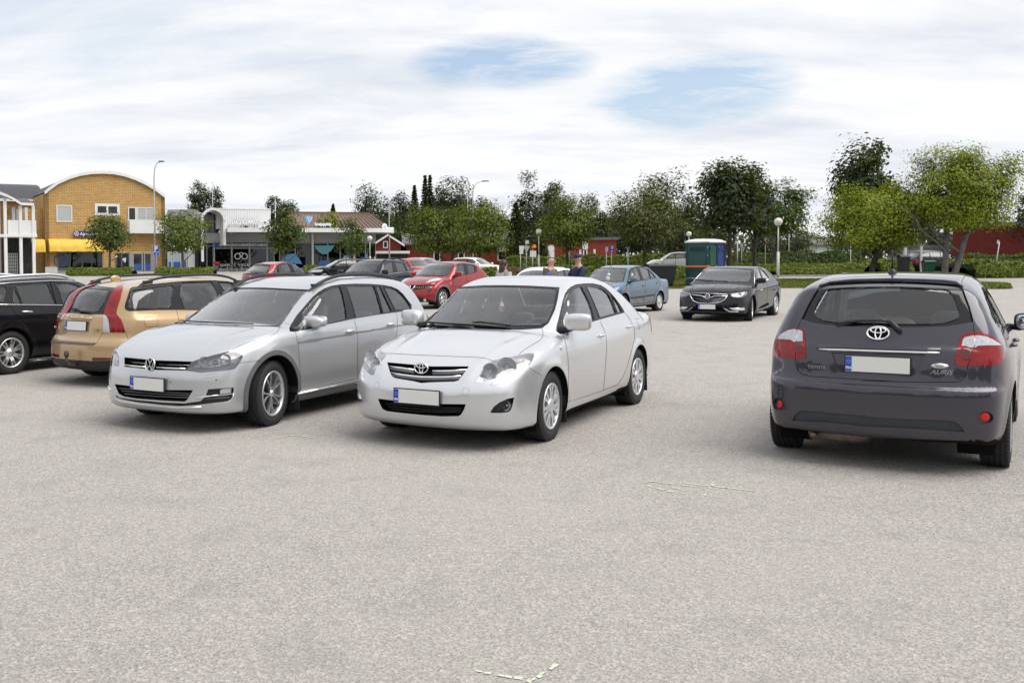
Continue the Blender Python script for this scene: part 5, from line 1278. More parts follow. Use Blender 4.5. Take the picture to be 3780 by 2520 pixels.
# ------------------------------------------------------------------ further cars
def gen_shape(L, H, Wd, wb, fo, cowl, ws_top, roof_end, base_rear, hood, boot=None, tyre=.315, belt=(.92, .98), arch=.36, nose_r=1.0, tail_r=1.0, roofdrop=.05, clear=.19, **kw):
    """proportions of an ordinary car; boot = deck height for a saloon, else a hatch or estate"""
    f = wb / 2; xf = f + fo; xr = xf - L; w = Wd / 2; hb = hood
    gh = [(cowl + .25, hb - .10), (cowl, hb + .0), (cowl * .5 + ws_top * .5, hb + (H - .10 - hb) * .52), (ws_top, H - .09), (ws_top - .3, H - .025), (ws_top - .65, H), (roof_end + .3, H - roofdrop * .5), (roof_end, H - roofdrop)]
    if boot: gh += [(roof_end - (roof_end - base_rear) * .45, H - roofdrop - (H - roofdrop - boot) * .40), (base_rear, boot + .01), (base_rear - .25, boot - .14)]
    else: gh += [(roof_end - .1, H - roofdrop - .08), (base_rear, belt[1] + .02), (base_rear - .15, belt[1] - .22)]
    dk = [(xf + .03, hb - .38), (xf - .08, hb - .25), (xf - .3, hb - .12), (xf - .6, hb - .05), (cowl + .1, hb + .01), (cowl - .5, hb - .03), (0, belt[0] - .02)]
    dk += [(base_rear + .3, boot - .02), (base_rear - .1, boot + .005), (xr + .2, boot - .01), (xr - .05, boot - .05)] if boot else [(base_rear, belt[1] - .01), (xr - .05, belt[1] - .03)]
    top_r = boot if boot else H
    tail = [(.18, xr + .10), (.3, xr + .015), (.45, xr), (.6, xr + .012), (.8, xr + .045), (belt[1], xr + .09)]
    tail += [(belt[1] + .15, xr + .15)] if boot else [(belt[1] + .15, base_rear + (roof_end - base_rear) * .28 - .03), (H - .1, roof_end - .05), (H + .05, roof_end + .05)]
    d = dict(axles=(f, -f), hubz=tyre, arch_r=arch, xf=xf + .02, xr=xr - .02, wmax=w + .03, top=H + .03, xmid=(ws_top + roof_end) / 2, cab=(cowl - .05, base_rear + .05),
        gh=gh, dk=dk, W=[(xf, w * .90), (xf - .45, w * .97), (f - .1, w * .998), (0, w), (-f, w * .995), (xr + .35, w * .955), (xr, w * .90)],
        sec=[(-.80, .09), (-.72, .045), (-.62, .015), (-.48, .004), (-.3, 0), (-.18, .004), (-.08, .018), (0, .045), (.08, .068), (.2, .115), (.32, .17), (.44, .235), (.56, .32)],
        belt=[(xf, belt[0] - .05), (1.0, belt[0]), (0, (belt[0] + belt[1]) / 2), (-1.0, belt[1]), (xr, belt[1] + .02)],
        nose=[(.15, xf - .10), (.25, xf - .02), (.38, xf), (.5, xf - .008), (.62, xf - .04), (.72, xf - .10), (.82, xf - .24), (.95, xf - .45)],
        plan=[(0, 0), (.2, .008 * nose_r), (.4, .036 * nose_r), (.55, .08 * nose_r), (.66, .14 * nose_r), (.75, .215 * nose_r), (.83, .32), (.9, .48)],
        tail=tail, planr=[(0, 0), (.3, .012 * tail_r), (.5, .04 * tail_r), (.62, .075 * tail_r), (.72, .125), (.8, .20), (.88, .34)], z0=clear, crown_r=.05, crown_d=.08)
    d.update(kw); return Shape(**d)
def windows(c, fr, gls, conv, mat='glass_car', frame='gloss_black'):
    if fr: c.feat('window_frame', frame, conv(fr), push=.006)
    for g in gls: c.feat('side_window', mat, conv(g), push=.011)
TOPWS = lambda a, b, w0=.66, w1=.55: [(a, 0), (a - .07, w0 * .75), (a - .14, w0), (b + .04, w1), (b, w1 * .5), (b - .01, 0), (b, -w1 * .5), (b + .04, -w1), (a - .14, -w0), (a - .07, -w0 * .75)]
REARW = lambda z0, z1, w0=.62, w1=.5: [(-w0, z0), (-w0 * .5, z0 - .02), (w0 * .5, z0 - .02), (w0, z0), (w1, z1), (-w1, z1)]

paint('paint_black', (.004, .004, .007), .0, .28, .012, .75, .05)
def build_accord():
    sh = gen_shape(4.74, 1.44, 1.84, 2.70, .96, 1.15, .30, -1.75, -2.05, .97, tyre=.325, belt=(.92, .965), arch=.365, roofdrop=.07)
    c = Car('black_estate_car', 'black estate car with silver roof rails and chrome window line at the left edge', sh, (-5.512, 16.078, 0), 57.98, 'paint_black', .032)
    M = lambda p: Z(0, 980, 3.733, p); arches(c)
    windows(c, [(-260, 300), (0, 258), (150, 243), (690, 214), (1090, 232), (1250, 300), (1400, 545), (770, 543), (120, 535), (-260, 530)], [[(-200, 320), (75, 285), (85, 330), (50, 500), (-200, 510)], [(212, 270), (650, 245), (770, 532), (312, 530), (282, 440)], [(197, 320), (268, 450), (288, 527), (190, 525)], [(750, 245), (960, 248), (1060, 268), (1250, 400), (1330, 535), (870, 535), (810, 330)]], M)
    c.feat('windscreen', 'glass_car', TOPWS(1.14, .36), 'top', False, push=.006, cond=lambda p: p.x > .2 and p.z > .98)
    c.feat('rear_window', 'glass_tinted', REARW(1.02, 1.30), 'rear', False, push=.006, cond=lambda p: p.x < -1.5)
    c.gap(M([(115, 540), (200, 640), (300, 760), (420, 850)]), 1.6); c.gap(M([(690, 216), (780, 540), (770, 700)]), 1.4)
    c.finish('interior_grey', 'interior_dark')
    strip(c, 'window_strip', 'chrome', M([(-250, 296), (0, 256), (150, 241), (690, 213), (900, 218), (1090, 234)]), .008, .006); strip(c, 'window_strip', 'chrome', M([(-250, 532), (120, 540), (770, 546), (1200, 548)]), .008, .006)
    rails(c, .25, -1.85, .58, .045, 'alloy', .022); handle(c, *M([(375, 635)])[0], .20, 'chrome', .015)
    wheels(c, 'seven', .325, .218, .22, .79); cabin(c, .10, -.9, dash=(1.02, .90))
    for q in (1, -1): blob('door_mirror', c.paint, c.root, (.72, q * .97, .98), (.07, .12, .075), .5)
    strip(c, 'sill_strip', 'chrome', M([(455, 1303), (700, 1285)]), .006, .004); return c
accord = build_accord()

paint('paint_black_violet', (.006, .005, .010), .0, .25, .012, .8, .05)
def build_opel():
    sh = gen_shape(4.90, 1.45, 1.863, 2.829, .93, 1.22, .36, -1.0, -2.05, .965, boot=1.05, tyre=.335, belt=(.95, 1.03), arch=.365, roofdrop=.045,
        extra=lambda x, ay: .010 * sstep((x - 1.2) / .5) * (np.exp(-(ay / .025) ** 2) + 1.2 * np.exp(-((ay - .60 + .05 * (x - 1.4)) / .05) ** 2)))
    c = Car('black_saloon_car', 'glossy black saloon car with chrome-framed grille, parked alone in front of the portable toilets', sh, (9.912, 27.467, 0), -124.16, 'paint_black_violet', .03)
    O = lambda p: Z(2480, 940, 5.6, p); arches(c)
    c.feat('windscreen_border', 'gloss_black', O([(450, 532), (500, 508), (730, 542), (1100, 562), (1400, 572), (1645, 570), (1665, 480), (1663, 300), (1300, 274), (730, 267), (600, 380)]), mirror=False, push=.004, cond=lambda p: p.x > -.2)
    c.feat('windscreen', 'glass_car', O([(515, 502), (600, 517), (900, 547), (1580, 557), (1628, 480), (1634, 320), (1300, 292), (750, 287), (620, 400)]), mirror=False, push=.005, cond=lambda p: p.x > -.2)
    windows(c, [(1700, 645), (1705, 400), (1715, 300), (1740, 266), (1820, 264), (1900, 330), (1960, 400), (2025, 470), (2030, 500), (1950, 537), (1760, 602)], [[(1722, 520), (1722, 320), (1745, 285), (1795, 280), (1872, 500), (1760, 545)], [(1820, 282), (1900, 350), (1995, 470), (2005, 492), (1960, 520), (1892, 508)]], O)
    c.feat('rear_window', 'glass_tinted', TOPWS(-1.1, -1.95, .45, .58), 'top', False, push=.006, cond=lambda p: p.x < -.9)
    c.feat('grille', 'gap_black', O([(370, 820), (390, 798), (700, 795), (1150, 825), (1145, 860), (1100, 920), (1000, 980), (900, 1003), (740, 1012), (560, 1000), (450, 960), (400, 880)]), mirror=False, push=.03)
    c.feat('headlight', 'lamp_housing', O([(1180, 810), (1370, 786), (1560, 765), (1556, 820), (1520, 860), (1430, 890), (1270, 880), (1220, 850)]), push=.03, cover=True)
    c.feat('fog_lamp', 'reflector', O([(1195, 1108), (1490, 1092), (1515, 1142), (1420, 1148), (1330, 1150), (1250, 1135)]), push=.012)
    c.feat('lower_intake', 'gap_black', O([(420, 1100), (520, 1060), (940, 1060), (1060, 1105), (1150, 1170), (350, 1150)]), mirror=False, push=.03)
    c.feat('door_scoop', 'gap_black', O([(1765, 1130), (1840, 1060), (1990, 985), (2020, 1030), (1900, 1090)]), push=.006)
    c.gap(O([(1745, 640), (1760, 800), (1765, 1000), (1745, 1190)]), 1.2); c.gap(O([(1960, 530), (1975, 700), (1970, 900), (1935, 1060)]), 1.0); c.gap(O([(360, 780), (700, 745), (1200, 775), (1560, 760)]), 1.0, mirror=False); c.gap(O([(1560, 760), (1680, 650), (1665, 580)]), 1.0)
    c.finish('interior_light', 'interior_grey')
    strip(c, 'grille_frame', 'chrome', O([(372, 815), (400, 880), (450, 955), (560, 998), (740, 1011), (900, 1002), (1000, 978), (1100, 918), (1148, 840)]), .012, .004, False)
    strip(c, 'grille_frame', 'chrome', O([(390, 800), (700, 798), (1145, 826)]), .008, .004, False)
    strip(c, 'grille_wing', 'chrome', O([(395, 828), (560, 842), (640, 857), (680, 885)]), .012, .0, False); strip(c, 'grille_wing', 'chrome', O([(800, 885), (880, 852), (1000, 853), (1140, 856)]), .012, .0, False)
    for k in range(5): strip(c, 'grille_slat', 'chrome_dark', O([(430 + k * 28, 885 + k * 24), (740, 905 + k * 20), (1090 - k * 35, 890 + k * 22)]), .005, -.012, False)
    strip(c, 'lamp_strip', 'lamp_white', O([(1195, 815), (1400, 792), (1545, 775), (1530, 845)]), .010, .004)
    strip(c, 'fog_trim', 'chrome', O([(1195, 1106), (1350, 1104), (1490, 1093)]), .010, .004); strip(c, 'bumper_wing', 'chrome_dark', O([(1070, 1108), (1120, 1140), (1190, 1180), (1350, 1182), (1545, 1172)]), .018, .0)
    strip(c, 'window_strip', 'chrome', O([(1708, 620), (1704, 450), (1712, 310), (1738, 268), (1815, 262), (1900, 328), (1965, 402), (2030, 485), (1950, 535)]), .008, .004)
    bowl(c, 'headlamp_bowl', *O([(1400, 830)])[0], .05, .04, (1, .3, 0), -.01)
    badge(c, *O([(740, 862)])[0], 'bolt', .068, (1, 0, .1), .02); plate(c, *O([(727, 1075)])[0], (1, 0, 0), .03, tilt=0)
    mirrors(c, *O([(1850, 535)])[0], mirror_y(c, O([(1850, 535)])[0], O([(375, 490)])[0]), (.08, .125, .075), c.paint, O([(1735, 590)])[0], .03)
    handle(c, *O([(1850, 720)])[0], .18, 'chrome', .010); wheels(c, 'seven', .335, .225, .225, .80, steer=10); cabin(c, .10, -.95, dash=(1.05, .92))
    wiper(c, O([(480, 515), (720, 540), (1150, 560)]), .010); return c
opel = build_opel()

paint('paint_blue_grey', (.085, .145, .215), .35, .40, .30)
def build_almera():
    sh = gen_shape(4.436, 1.445, 1.706, 2.535, .87, 1.05, .25, -.90, -1.62, .955, boot=1.03, tyre=.30, belt=(.92, .98), arch=.35)
    c = Car('blue_saloon_car', 'dusty blue saloon car with a broken rear bumper behind the white-silver saloon', sh, (7.348, 30.097, GZ(30.1)), -129.4, 'paint_blue_grey', .034)
    Q = lambda p: Z(2120, 940, 6.189, p); arches(c)
    c.feat('windscreen_border', 'trim_black', Q([(188, 522), (430, 308), (800, 298), (1202, 315), (1172, 430), (1132, 602), (950, 627), (620, 607)]), mirror=False, push=.004, cond=lambda p: p.x > -.2)
    c.feat('windscreen', 'glass_car', Q([(215, 520), (440, 325), (800, 315), (1175, 327), (1145, 440), (1095, 600), (940, 610), (640, 595)]), mirror=False, push=.005, cond=lambda p: p.x > -.2)
    windows(c, [(1200, 640), (1230, 500), (1245, 380), (1290, 310), (1400, 270), (1480, 262), (1580, 275), (1700, 330), (1800, 430), (1870, 530), (1600, 585), (1440, 610), (1280, 645)], [[(1255, 530), (1280, 440), (1330, 365), (1425, 290), (1465, 380), (1528, 570), (1440, 595), (1265, 632)], [(1482, 283), (1600, 300), (1680, 338), (1740, 545), (1580, 570), (1540, 460)], [(1703, 352), (1790, 440), (1852, 520), (1757, 540)]], Q, frame='trim_black')
    c.feat('rear_window', 'glass_car', TOPWS(-.95, -1.56, .5, .58), 'top', False, push=.006, cond=lambda p: p.x < -.75)
    c.feat('primer_patch', 'primer_grey', Q([(1290, 1118), (1305, 1022), (1600, 985), (1592, 1102)]), mirror=False, push=-.001); c.feat('primer_patch', 'primer_grey', Q([(1604, 1100), (1612, 980), (1820, 945), (1790, 1080)]), mirror=False, push=-.001)
    c.feat('door_moulding', 'trim_black', Q([(1285, 1004), (1290, 975), (1610, 935), (1606, 972)]), push=-.012); c.feat('door_moulding', 'trim_black', Q([(1640, 955), (1645, 925), (1835, 900), (1825, 932)]), push=-.012)
    c.gap(Q([(1620, 600), (1625, 700), (1622, 900), (1598, 1100)]), 1.0); c.gap(Q([(1195, 650), (1190, 800), (1205, 1130)]), 1.0); c.gap(Q([(1860, 540), (1955, 650), (1930, 760), (1850, 880), (1790, 1110)]), 1.0); c.gap(Q([(1200, 1140), (1600, 1105), (1790, 1075)]), 1.0); c.gap(Q([(720, 700), (900, 650), (1130, 610)]), .8)
    c.finish('interior_grey', 'interior_dark')
    mirrors(c, *Q([(1355, 570)])[0], .90, (.07, .105, .065), c.paint, Q([(1220, 630)])[0], .025)
    handle(c, *Q([(1565, 710)])[0], .12, 'trim_black', .014, out=.012); handle(c, *Q([(1882, 648)])[0], .12, 'trim_black', .014, out=.012); dome(c, 'side_repeater', 'lamp_red_bright', *Q([(1155, 812)])[0], .035, .002, .5)
    wheels(c, 'holes', .30, .192, .185, .735); cabin(c, .05, -.85, dash=(.98, .88))
    p, n = c.hit(*Q([(830, 268)])[0]); m = MB(); m.tube([p, p + Vector((-.04, 0, .05)), p + Vector((-.06, 0, .62))], [.012, .006, .004], 6); m.build('roof_antenna', 'trim_black', c.root)
    q = c.Minv @ at(*Q([(765, 545)])[0], 28.9); m = MB(); V, F = superell(.05, .055, .075, .9); m.add([Vector(v) + q for v in V], F, True); V, F = superell(.045, .05, .05, 1.0); m.add([Vector(v) + q + Vector((0, .03, .11)) for v in V], F, True); m.tube([q + Vector((0, .02, .15)), q + Vector((0, .02, .24))], .003, 4); m.build('hanging_toy', 'plate_white', c.root)
    # torn bumper corner: bent absorber strips
    for k in range(5):
        b = ray_plane(c, *Q([(2085, 835 + k * 34)])[0], 1, .74); m = MB(); m.tube([b + Vector((.16, .03, 0)), b + Vector((.04, .05, -.01)), b + Vector((-.06 + .015 * k, .0, -.015)), b + Vector((-.12 + .02 * k, -.12, -.02))], .016, 6); m.build('torn_bumper_strip', 'trim_black' if k % 2 else 'primer_grey', c.root)
    return c
simple('primer_grey', (.20, .20, .205), .8, var=.35, vscale=9)
almera = build_almera()

paint('paint_red_metal', (.30, .012, .016), .45, .32, .05)
def build_juke():
    sh = gen_shape(4.135, 1.565, 1.765, 2.53, .82, .98, .22, -1.25, -1.75, 1.03, tyre=.335, belt=(1.0, 1.10), arch=.39, roofdrop=.10, nose_r=1.35, clear=.22, flare=.03)
    c = Car('red_crossover_car', 'red crossover car with round front lamps behind the silver estate', sh, (2.23, 34.054, GZ(34)), -128.19, 'paint_red_metal', .034)
    S = lambda p: Z(1440, 930, 5.6, p); arches(c, cladding=.05)
    c.feat('windscreen_border', 'gloss_black', S([(468, 492), (560, 388), (740, 233), (860, 222), (1100, 224), (1302, 243), (1313, 290), (1252, 402), (1190, 484), (1100, 499), (700, 493)]), mirror=False, push=.004, cond=lambda p: p.x > -.3)
    c.feat('windscreen', 'glass_car', S([(490, 482), (575, 395), (750, 245), (860, 235), (1100, 237), (1288, 254), (1295, 290), (1238, 394), (1180, 470), (1100, 486), (700, 481)]), mirror=False, push=.005, cond=lambda p: p.x > -.3)
    windows(c, [(1320, 512), (1340, 380), (1370, 270), (1400, 245), (1550, 243), (1700, 258), (1770, 288), (1800, 360), (1790, 412), (1760, 432), (1600, 467), (1480, 492)], [[(1352, 480), (1355, 400), (1392, 270), (1520, 256), (1562, 458), (1500, 478)], [(1592, 270), (1710, 270), (1738, 310), (1758, 422), (1630, 452)]], S)
    c.feat('rear_window', 'glass_tinted', REARW(1.14, 1.42), 'rear', False, push=.006, cond=lambda p: p.x < -1.0)
    c.feat('grille', 'gap_black', S([(320, 680), (700, 682), (915, 671), (915, 700), (800, 722), (700, 762), (500, 782), (380, 790)]), mirror=False, push=.02)
    c.feat('front_skirt', 'trim_black', S([(500, 905), (600, 935), (700, 950), (800, 975), (905, 1015), (860, 1080), (600, 1100), (480, 1000)]), push=.01, cond=lambda p: p.x > 1.2)
    c.feat('position_lamp', 'lamp_white', S([(725, 642), (820, 576), (990, 530), (1085, 560), (1000, 592), (850, 617)]), push=-.004)
    c.gap(S([(1320, 520), (1300, 640), (1310, 760)]), 1.0); c.gap(S([(1580, 470), (1600, 620), (1560, 760)]), 1.0)
    c.finish('interior_grey', 'interior_dark')
    bowl(c, 'round_headlamp', *S([(797, 765)])[0], .105, .08, (1, .35, 0), .01); dome(c, 'headlamp_glass', 'glass_lens', *S([(797, 765)])[0], .105, .015, .25, (1, .35, 0)); 
    dome(c, 'fog_lamp', 'lamp_white', *S([(715, 1000)])[0], .05, .0, .3, (1, .3, 0)); dome(c, 'side_repeater', 'lamp_white', *S([(1255, 652)])[0], .028, .0, .5)
    for k in range(9): strip(c, 'grille_slat', 'chrome_dark', S([(545 + k * 38, 690), (520 + k * 40, 770 - max(0, k - 3) * 9)]), .008, -.002, False)
    strip(c, 'grille_vee', 'chrome', S([(385, 775), (465, 775), (522, 690)]), .018, .004, False); badge(c, *S([(400, 726)])[0], 'bar', .07, (1, 0, .1), .02)
    mirrors(c, *S([(1425, 455)])[0], mirror_y(c, S([(1425, 455)])[0], S([(465, 425)])[0]), (.085, .12, .085), c.paint, S([(1335, 500)])[0], .03); handle(c, *S([(1600, 575)])[0], .18)
    wheels(c, 'seven', .335, .22, .21, .765); cabin(c, .02, -.85, zs=.46, dash=(.95, .99)); wiper(c, S([(470, 485), (750, 488), (1100, 495)]), .008); return c
juke = build_juke()

paint('paint_blue_black', (.008, .010, .022), .0, .3, .02, .8, .08)
def build_kia():
    sh = gen_shape(4.45, 1.64, 1.855, 2.64, .88, 1.05, .28, -1.35, -1.95, 1.06, tyre=.35, belt=(1.02, 1.09), arch=.40, clear=.24, roofdrop=.08)
    c = Car('dark_blue_suv', 'dark blue-black SUV with black roof rails, between red hatchback and red crossover', sh, (-.26, 37.6, GZ(37.6)), -122.5, 'paint_blue_black', .038)
    T = lambda p: Z(1180, 930, 6.189, p); arches(c)
    c.feat('windscreen_border', 'gloss_black', T([(465, 472), (840, 203), (1425, 214), (1350, 330), (1252, 484), (870, 482)]), mirror=False, push=.004, cond=lambda p: p.x > -.3)
    c.feat('windscreen', 'glass_car', T([(500, 462), (850, 217), (1400, 228), (1330, 335), (1235, 470), (870, 468)]), mirror=False, push=.005, cond=lambda p: p.x > -.3)
    windows(c, [(1395, 480), (1420, 395), (1530, 255), (1665, 222), (1900, 235), (2010, 290), (2120, 440), (2010, 455), (1780, 478), (1590, 500)], [[(1425, 440), (1450, 370), (1540, 265), (1655, 235), (1690, 470), (1590, 482)], [(1730, 242), (1895, 248), (1990, 440), (1785, 462)], [(1945, 265), (2010, 305), (2100, 428), (2015, 438)]], T)
    c.feat('rear_window', 'glass_tinted', REARW(1.12, 1.45), 'rear', False, push=.006, cond=lambda p: p.x < -1.2)
    c.finish('interior_grey', 'interior_dark'); strip(c, 'window_strip', 'chrome', T([(1420, 540), (1600, 500), (1790, 480), (2100, 445)]), .010, .006)
    mirrors(c, *T([(1498, 462)])[0], mirror_y(c, T([(1498, 462)])[0], T([(470, 412)])[0]), (.09, .13, .10), 'trim_black', T([(1380, 500)])[0], .035)
    rails(c, .30, -1.75, .62, .05, 'trim_black', .018); wheels(c, 'seven', .35, .22, .22, .79); cabin(c, .05, -.9, zs=.5, dash=(1.0, 1.02)); wiper(c, T([(560, 470), (850, 466), (1200, 478)]), .009); return c
kia = build_kia()

paint('paint_red', (.34, .020, .024), .15, .34, .10)
def build_c3():
    sh = gen_shape(3.85, 1.52, 1.667, 2.46, .78, 1.0, .25, -1.15, -1.72, 1.0, tyre=.30, belt=(.98, 1.02), arch=.345, roofdrop=.09)
    c = Car('red_small_hatchback_car', 'red small hatchback car with a round roof, nose towards the glass-fronted shop', sh, (-4.15, 41.6, GZ(41.6)), 52.0, 'paint_red', .036)
    U = lambda p: Z(860, 930, 5.345, p); arches(c)
    c.feat('rear_window_border', 'gloss_black', U([(160, 455), (285, 255), (340, 232), (520, 225), (745, 258), (705, 380), (655, 468), (440, 450)]), mirror=False, push=.006, cond=lambda p: p.x < -1.0)
    c.feat('rear_window', 'glass_car', U([(185, 430), (300, 265), (520, 258), (715, 275), (690, 340), (630, 440), (440, 425)]), mirror=False, push=.008, cond=lambda p: p.x < -1.0)
    c.feat('tail_light', 'lamp_red_bright', U([(655, 470), (700, 395), (722, 385), (718, 450), (712, 480)]), push=-.004, cond=lambda p: p.x < -1.0)
    windows(c, [(800, 400), (820, 330), (880, 260), (960, 222), (1080, 205), (1180, 215), (1300, 260), (1410, 310), (1480, 380), (1550, 445), (1220, 450), (880, 455), (830, 440)], [[(815, 400), (830, 340), (870, 290), (882, 445), (835, 430)], [(905, 285), (980, 240), (1070, 220), (1120, 310), (1160, 440), (930, 445)], [(1145, 222), (1200, 235), (1300, 275), (1400, 325), (1465, 445), (1235, 445), (1190, 320)]], U)
    c.feat('windscreen', 'glass_car', TOPWS(.98, .32, .62, .52), 'top', False, push=.006, cond=lambda p: p.x > .15 and p.z > 1.0)
    c.finish('interior_grey', 'interior_dark'); badge(c, *U([(345, 485)])[0], 'chevron', .07, None, .004); plate(c, *U([(300, 560)])[0], (-1, 0, .05), .01)
    wheels(c, 'holes', .30, .19, .185, .715); cabin(c, .05, -.75, dash=(.92, .93)); wiper(c, U([(350, 410), (430, 405), (620, 415)]), .012)
    p, n = c.hit(*U([(578, 200)])[0]); m = MB(); m.lathe([(.03, -.01), (.026, .02), (.01, .05), (0, .05)], 12, 'z', p); m.build('roof_antenna', 'trim_black', c.root)
    for q in (1, -1): blob('door_mirror', 'trim_black', c.root, (.62, q * .88, 1.0), (.07, .10, .075), .5)
    return c
c3 = build_c3()

paint('paint_white', (.72, .72, .70), .0, .35, .10)
def far_car(name, label, paintm, u, Y, heading, kind, roofv=None, cell=.05, dz=0.0, group=None, rail=False):
    """cars of the further rows: same construction, plain side views"""
    k = {'saloon': dict(L=4.45, H=1.40, Wd=1.70, wb=2.66, fo=.85, cowl=1.05, ws_top=.35, roof_end=-.75, base_rear=-1.35, hood=.93, boot=.98, belt=(.90, .94), tyre=.30, arch=.345),
         'suv': dict(L=4.60, H=1.67, Wd=1.86, wb=2.69, fo=.92, cowl=1.05, ws_top=.25, roof_end=-1.45, base_rear=-2.0, hood=1.08, belt=(1.05, 1.12), tyre=.35, arch=.40, clear=.24),
         'hatch': dict(L=4.25, H=1.47, Wd=1.78, wb=2.62, fo=.86, cowl=1.05, ws_top=.28, roof_end=-1.35, base_rear=-1.85, hood=.98, belt=(.95, 1.0), tyre=.315, arch=.36),
         'estate': dict(L=4.60, H=1.46, Wd=1.80, wb=2.66, fo=.90, cowl=1.1, ws_top=.3, roof_end=-1.8, base_rear=-2.1, hood=.98, belt=(.95, .98), tyre=.32, arch=.365)}[kind]
    sh = gen_shape(**k); X = at(u, 1000, Y).x
    c = Car(name, label, sh, (X, Y, GZ(Y) + dz), heading, paintm, cell, group); arches(c)
    H, b0, b1 = k['H'], k['belt'][0] + .03, k['belt'][1] + .03; ws, rf, br = k['ws_top'], k['roof_end'], k['base_rear']; cw = k['cowl']
    er = rf + (.02 if not k.get('boot') else -.12)
    c.feat('window_frame', 'gloss_black', [(cw - .22, b0), (ws - .05, H - .15), (ws - .5, H - .10), (rf + .35, H - .105), (er - .05, H - .2), (br + .28, b1)], 'side', True, push=.005)
    xm = -.12; xe = -.92
    c.feat('side_window', 'glass_car', [(cw - .32, b0 + .02), (ws - .06, H - .185), (ws - .4, H - .135), (xm + .05, H - .135), (xm + .03, b0 + .03)], 'side', True, push=.01)
    c.feat('side_window', 'glass_car', [(xm - .05, b0 + .03), (xm - .04, H - .135), (xe + .05, H - .14), (xe + .02, b1)], 'side', True, push=.01)
    if not k.get('boot'): c.feat('side_window', 'glass_tinted', [(xe - .06, b1 + .01), (xe - .03, H - .145), (er, H - .22), (br + .35, b1 + .03)], 'side', True, push=.01)
    c.feat('windscreen', 'glass_car', TOPWS(cw - .02, ws + .06), 'top', False, push=.006, cond=lambda p: p.x > ws - .2 and p.z > k['hood'])
    if k.get('boot'): c.feat('rear_window', 'glass_car', TOPWS(rf - .04, br + .08, .5, .58), 'top', False, push=.006, cond=lambda p: p.x < rf + .1)
    else: c.feat('rear_window', 'glass_tinted', REARW(b1 + .03, H - .16), 'rear', False, push=.006, cond=lambda p: p.x < rf + .1)
    c.feat('headlight', 'lamp_white', [(.48, .60), (.95, .64), (.95, .80), (.55, .73)], 'front', True, push=-.003, cond=lambda p: p.x > 1.2)
    c.feat('tail_light', 'lamp_red', [(.55, .78), (.95, .78), (.95, .98), (.62, .98)], 'rear', True, push=-.003, cond=lambda p: p.x < -1.2)
    for p in ([(.92, .32), (.95, .62), (cw - .25, b0)], [(xm, .30), (xm, b0)], [(xe - .12, .55), (xe - .1, b1)], [(.92, .31), (xe + .25, .31), (xe - .12, .55)]): c.gap(p, .02, 'side')
    c.finish('interior_grey', 'interior_dark'); wheels(c, 'seven', k['tyre'], k['tyre'] * .66, .21, k['Wd'] / 2 - .12); cabin(c, .05, -.9, dash=(cw - .06, k['hood'] - .05), wheel=False, zs=.36 + (.1 if kind == 'suv' else 0))
    for q in (1, -1): blob('door_mirror', paintm, c.root, (cw - .35, q * (k['Wd'] / 2 + .07), b0 + .05), (.07, .10, .07), .5)
    if rail: rails(c, ws - .0, rf - .25, .60, .04, 'alloy', .018)
    return c
OLDW = far_car('white_old_saloon_car', 'old white saloon car parked behind the three people', 'paint_white', 2005, 31.0, -128, 'saloon', dz=0)
far_car('white_suv', 'white SUV driving behind the hedge, left of the portable toilets', 'paint_white', 2484, 79, 168, 'suv')
far_car('black_estate_car', 'black estate car parked in front of the glass-fronted shop, behind the red hatchback', 'paint_black', 1262, 62, 195, 'estate')
far_car('white_hatchback_car', 'white hatchback car parked under the leafy trees to the right of the red crossover', 'paint_white', 1755, 66, -40, 'hatch')
far_car('red_hatchback_car', 'bright red hatchback car peeping out between the dark SUV and the red crossover', 'paint_red', 1528, 60, -60, 'hatch')
far_car('grey_hatchback_car', 'pale grey hatchback car just above the roof of the red crossover', 'paint_silver', 1570, 68, -50, 'hatch')
far_car('black_suv', 'black SUV parked behind the birch trunk at the right, above the hatchback roof', 'paint_black', 3450, 70, 6, 'suv')
# ------------------------------------------------------------------ buildings
def mat_brick(name, a, b, mortar, sx=.30, sz=.10, bump=.4):
    t = NT(name); mp = t.mapping((1, 1, 1))
    sp = t.n('SeparateXYZ'); t.L.new(mp, sp.inputs[0]); cb = t.n('CombineXYZ'); t.L.new(t.math('ADD', sp.outputs[0], sp.outputs[1]), cb.inputs[0]); t.L.new(sp.outputs[2], cb.inputs[1])
    br = t.n('TexBrick'); br.inputs['Scale'].default_value = 1.0; br.inputs['Brick Width'].default_value = sx; br.inputs['Row Height'].default_value = sz
    br.inputs['Mortar Size'].default_value = sz * .11; br.inputs['Mortar Smooth'].default_value = .2; br.inputs['Bias'].default_value = 0.0
    t.put(br, 'Color1', a); t.put(br, 'Color2', b); t.put(br, 'Mortar', mortar); t.L.new(cb.outputs[0], br.inputs['Vector'])
    col = t.mix(t.ramp(t.noise(.35, 4, .6), [(.3, 0.0), (.75, .35)]), br.outputs['Color'], tuple(q * .7 for q in a))
    t.bsdf(col, .85, spec=.25, normal=t.bump(br.outputs['Fac'], bump, -.02))
mat_brick('brick_yellow', (.62, .40, .165), (.50, .30, .105), (.20, .115, .06), .42, .155)
mat_brick('brick_red', (.27, .050, .030), (.20, .034, .022), (.14, .05, .04), .30, .10); mat_brick('brick_dark_red', (.17, .028, .020), (.12, .020, .016), (.08, .025, .02), .45, .16)
simple('white_paint', (.70, .70, .69), .5, var=.06, vscale=1); simple('grey_panel', (.33, .335, .34), .6, var=.08, vscale=2); simple('roof_dark', (.045, .045, .05), .55, var=.2, vscale=3)
simple('roof_brown', (.155, .095, .068), .5, .1, var=.12, vscale=2); simple('roof_grey', (.12, .115, .115), .7, var=.15); simple('awning_yellow', (.70, .46, .06), .7, var=.10, vscale=2)
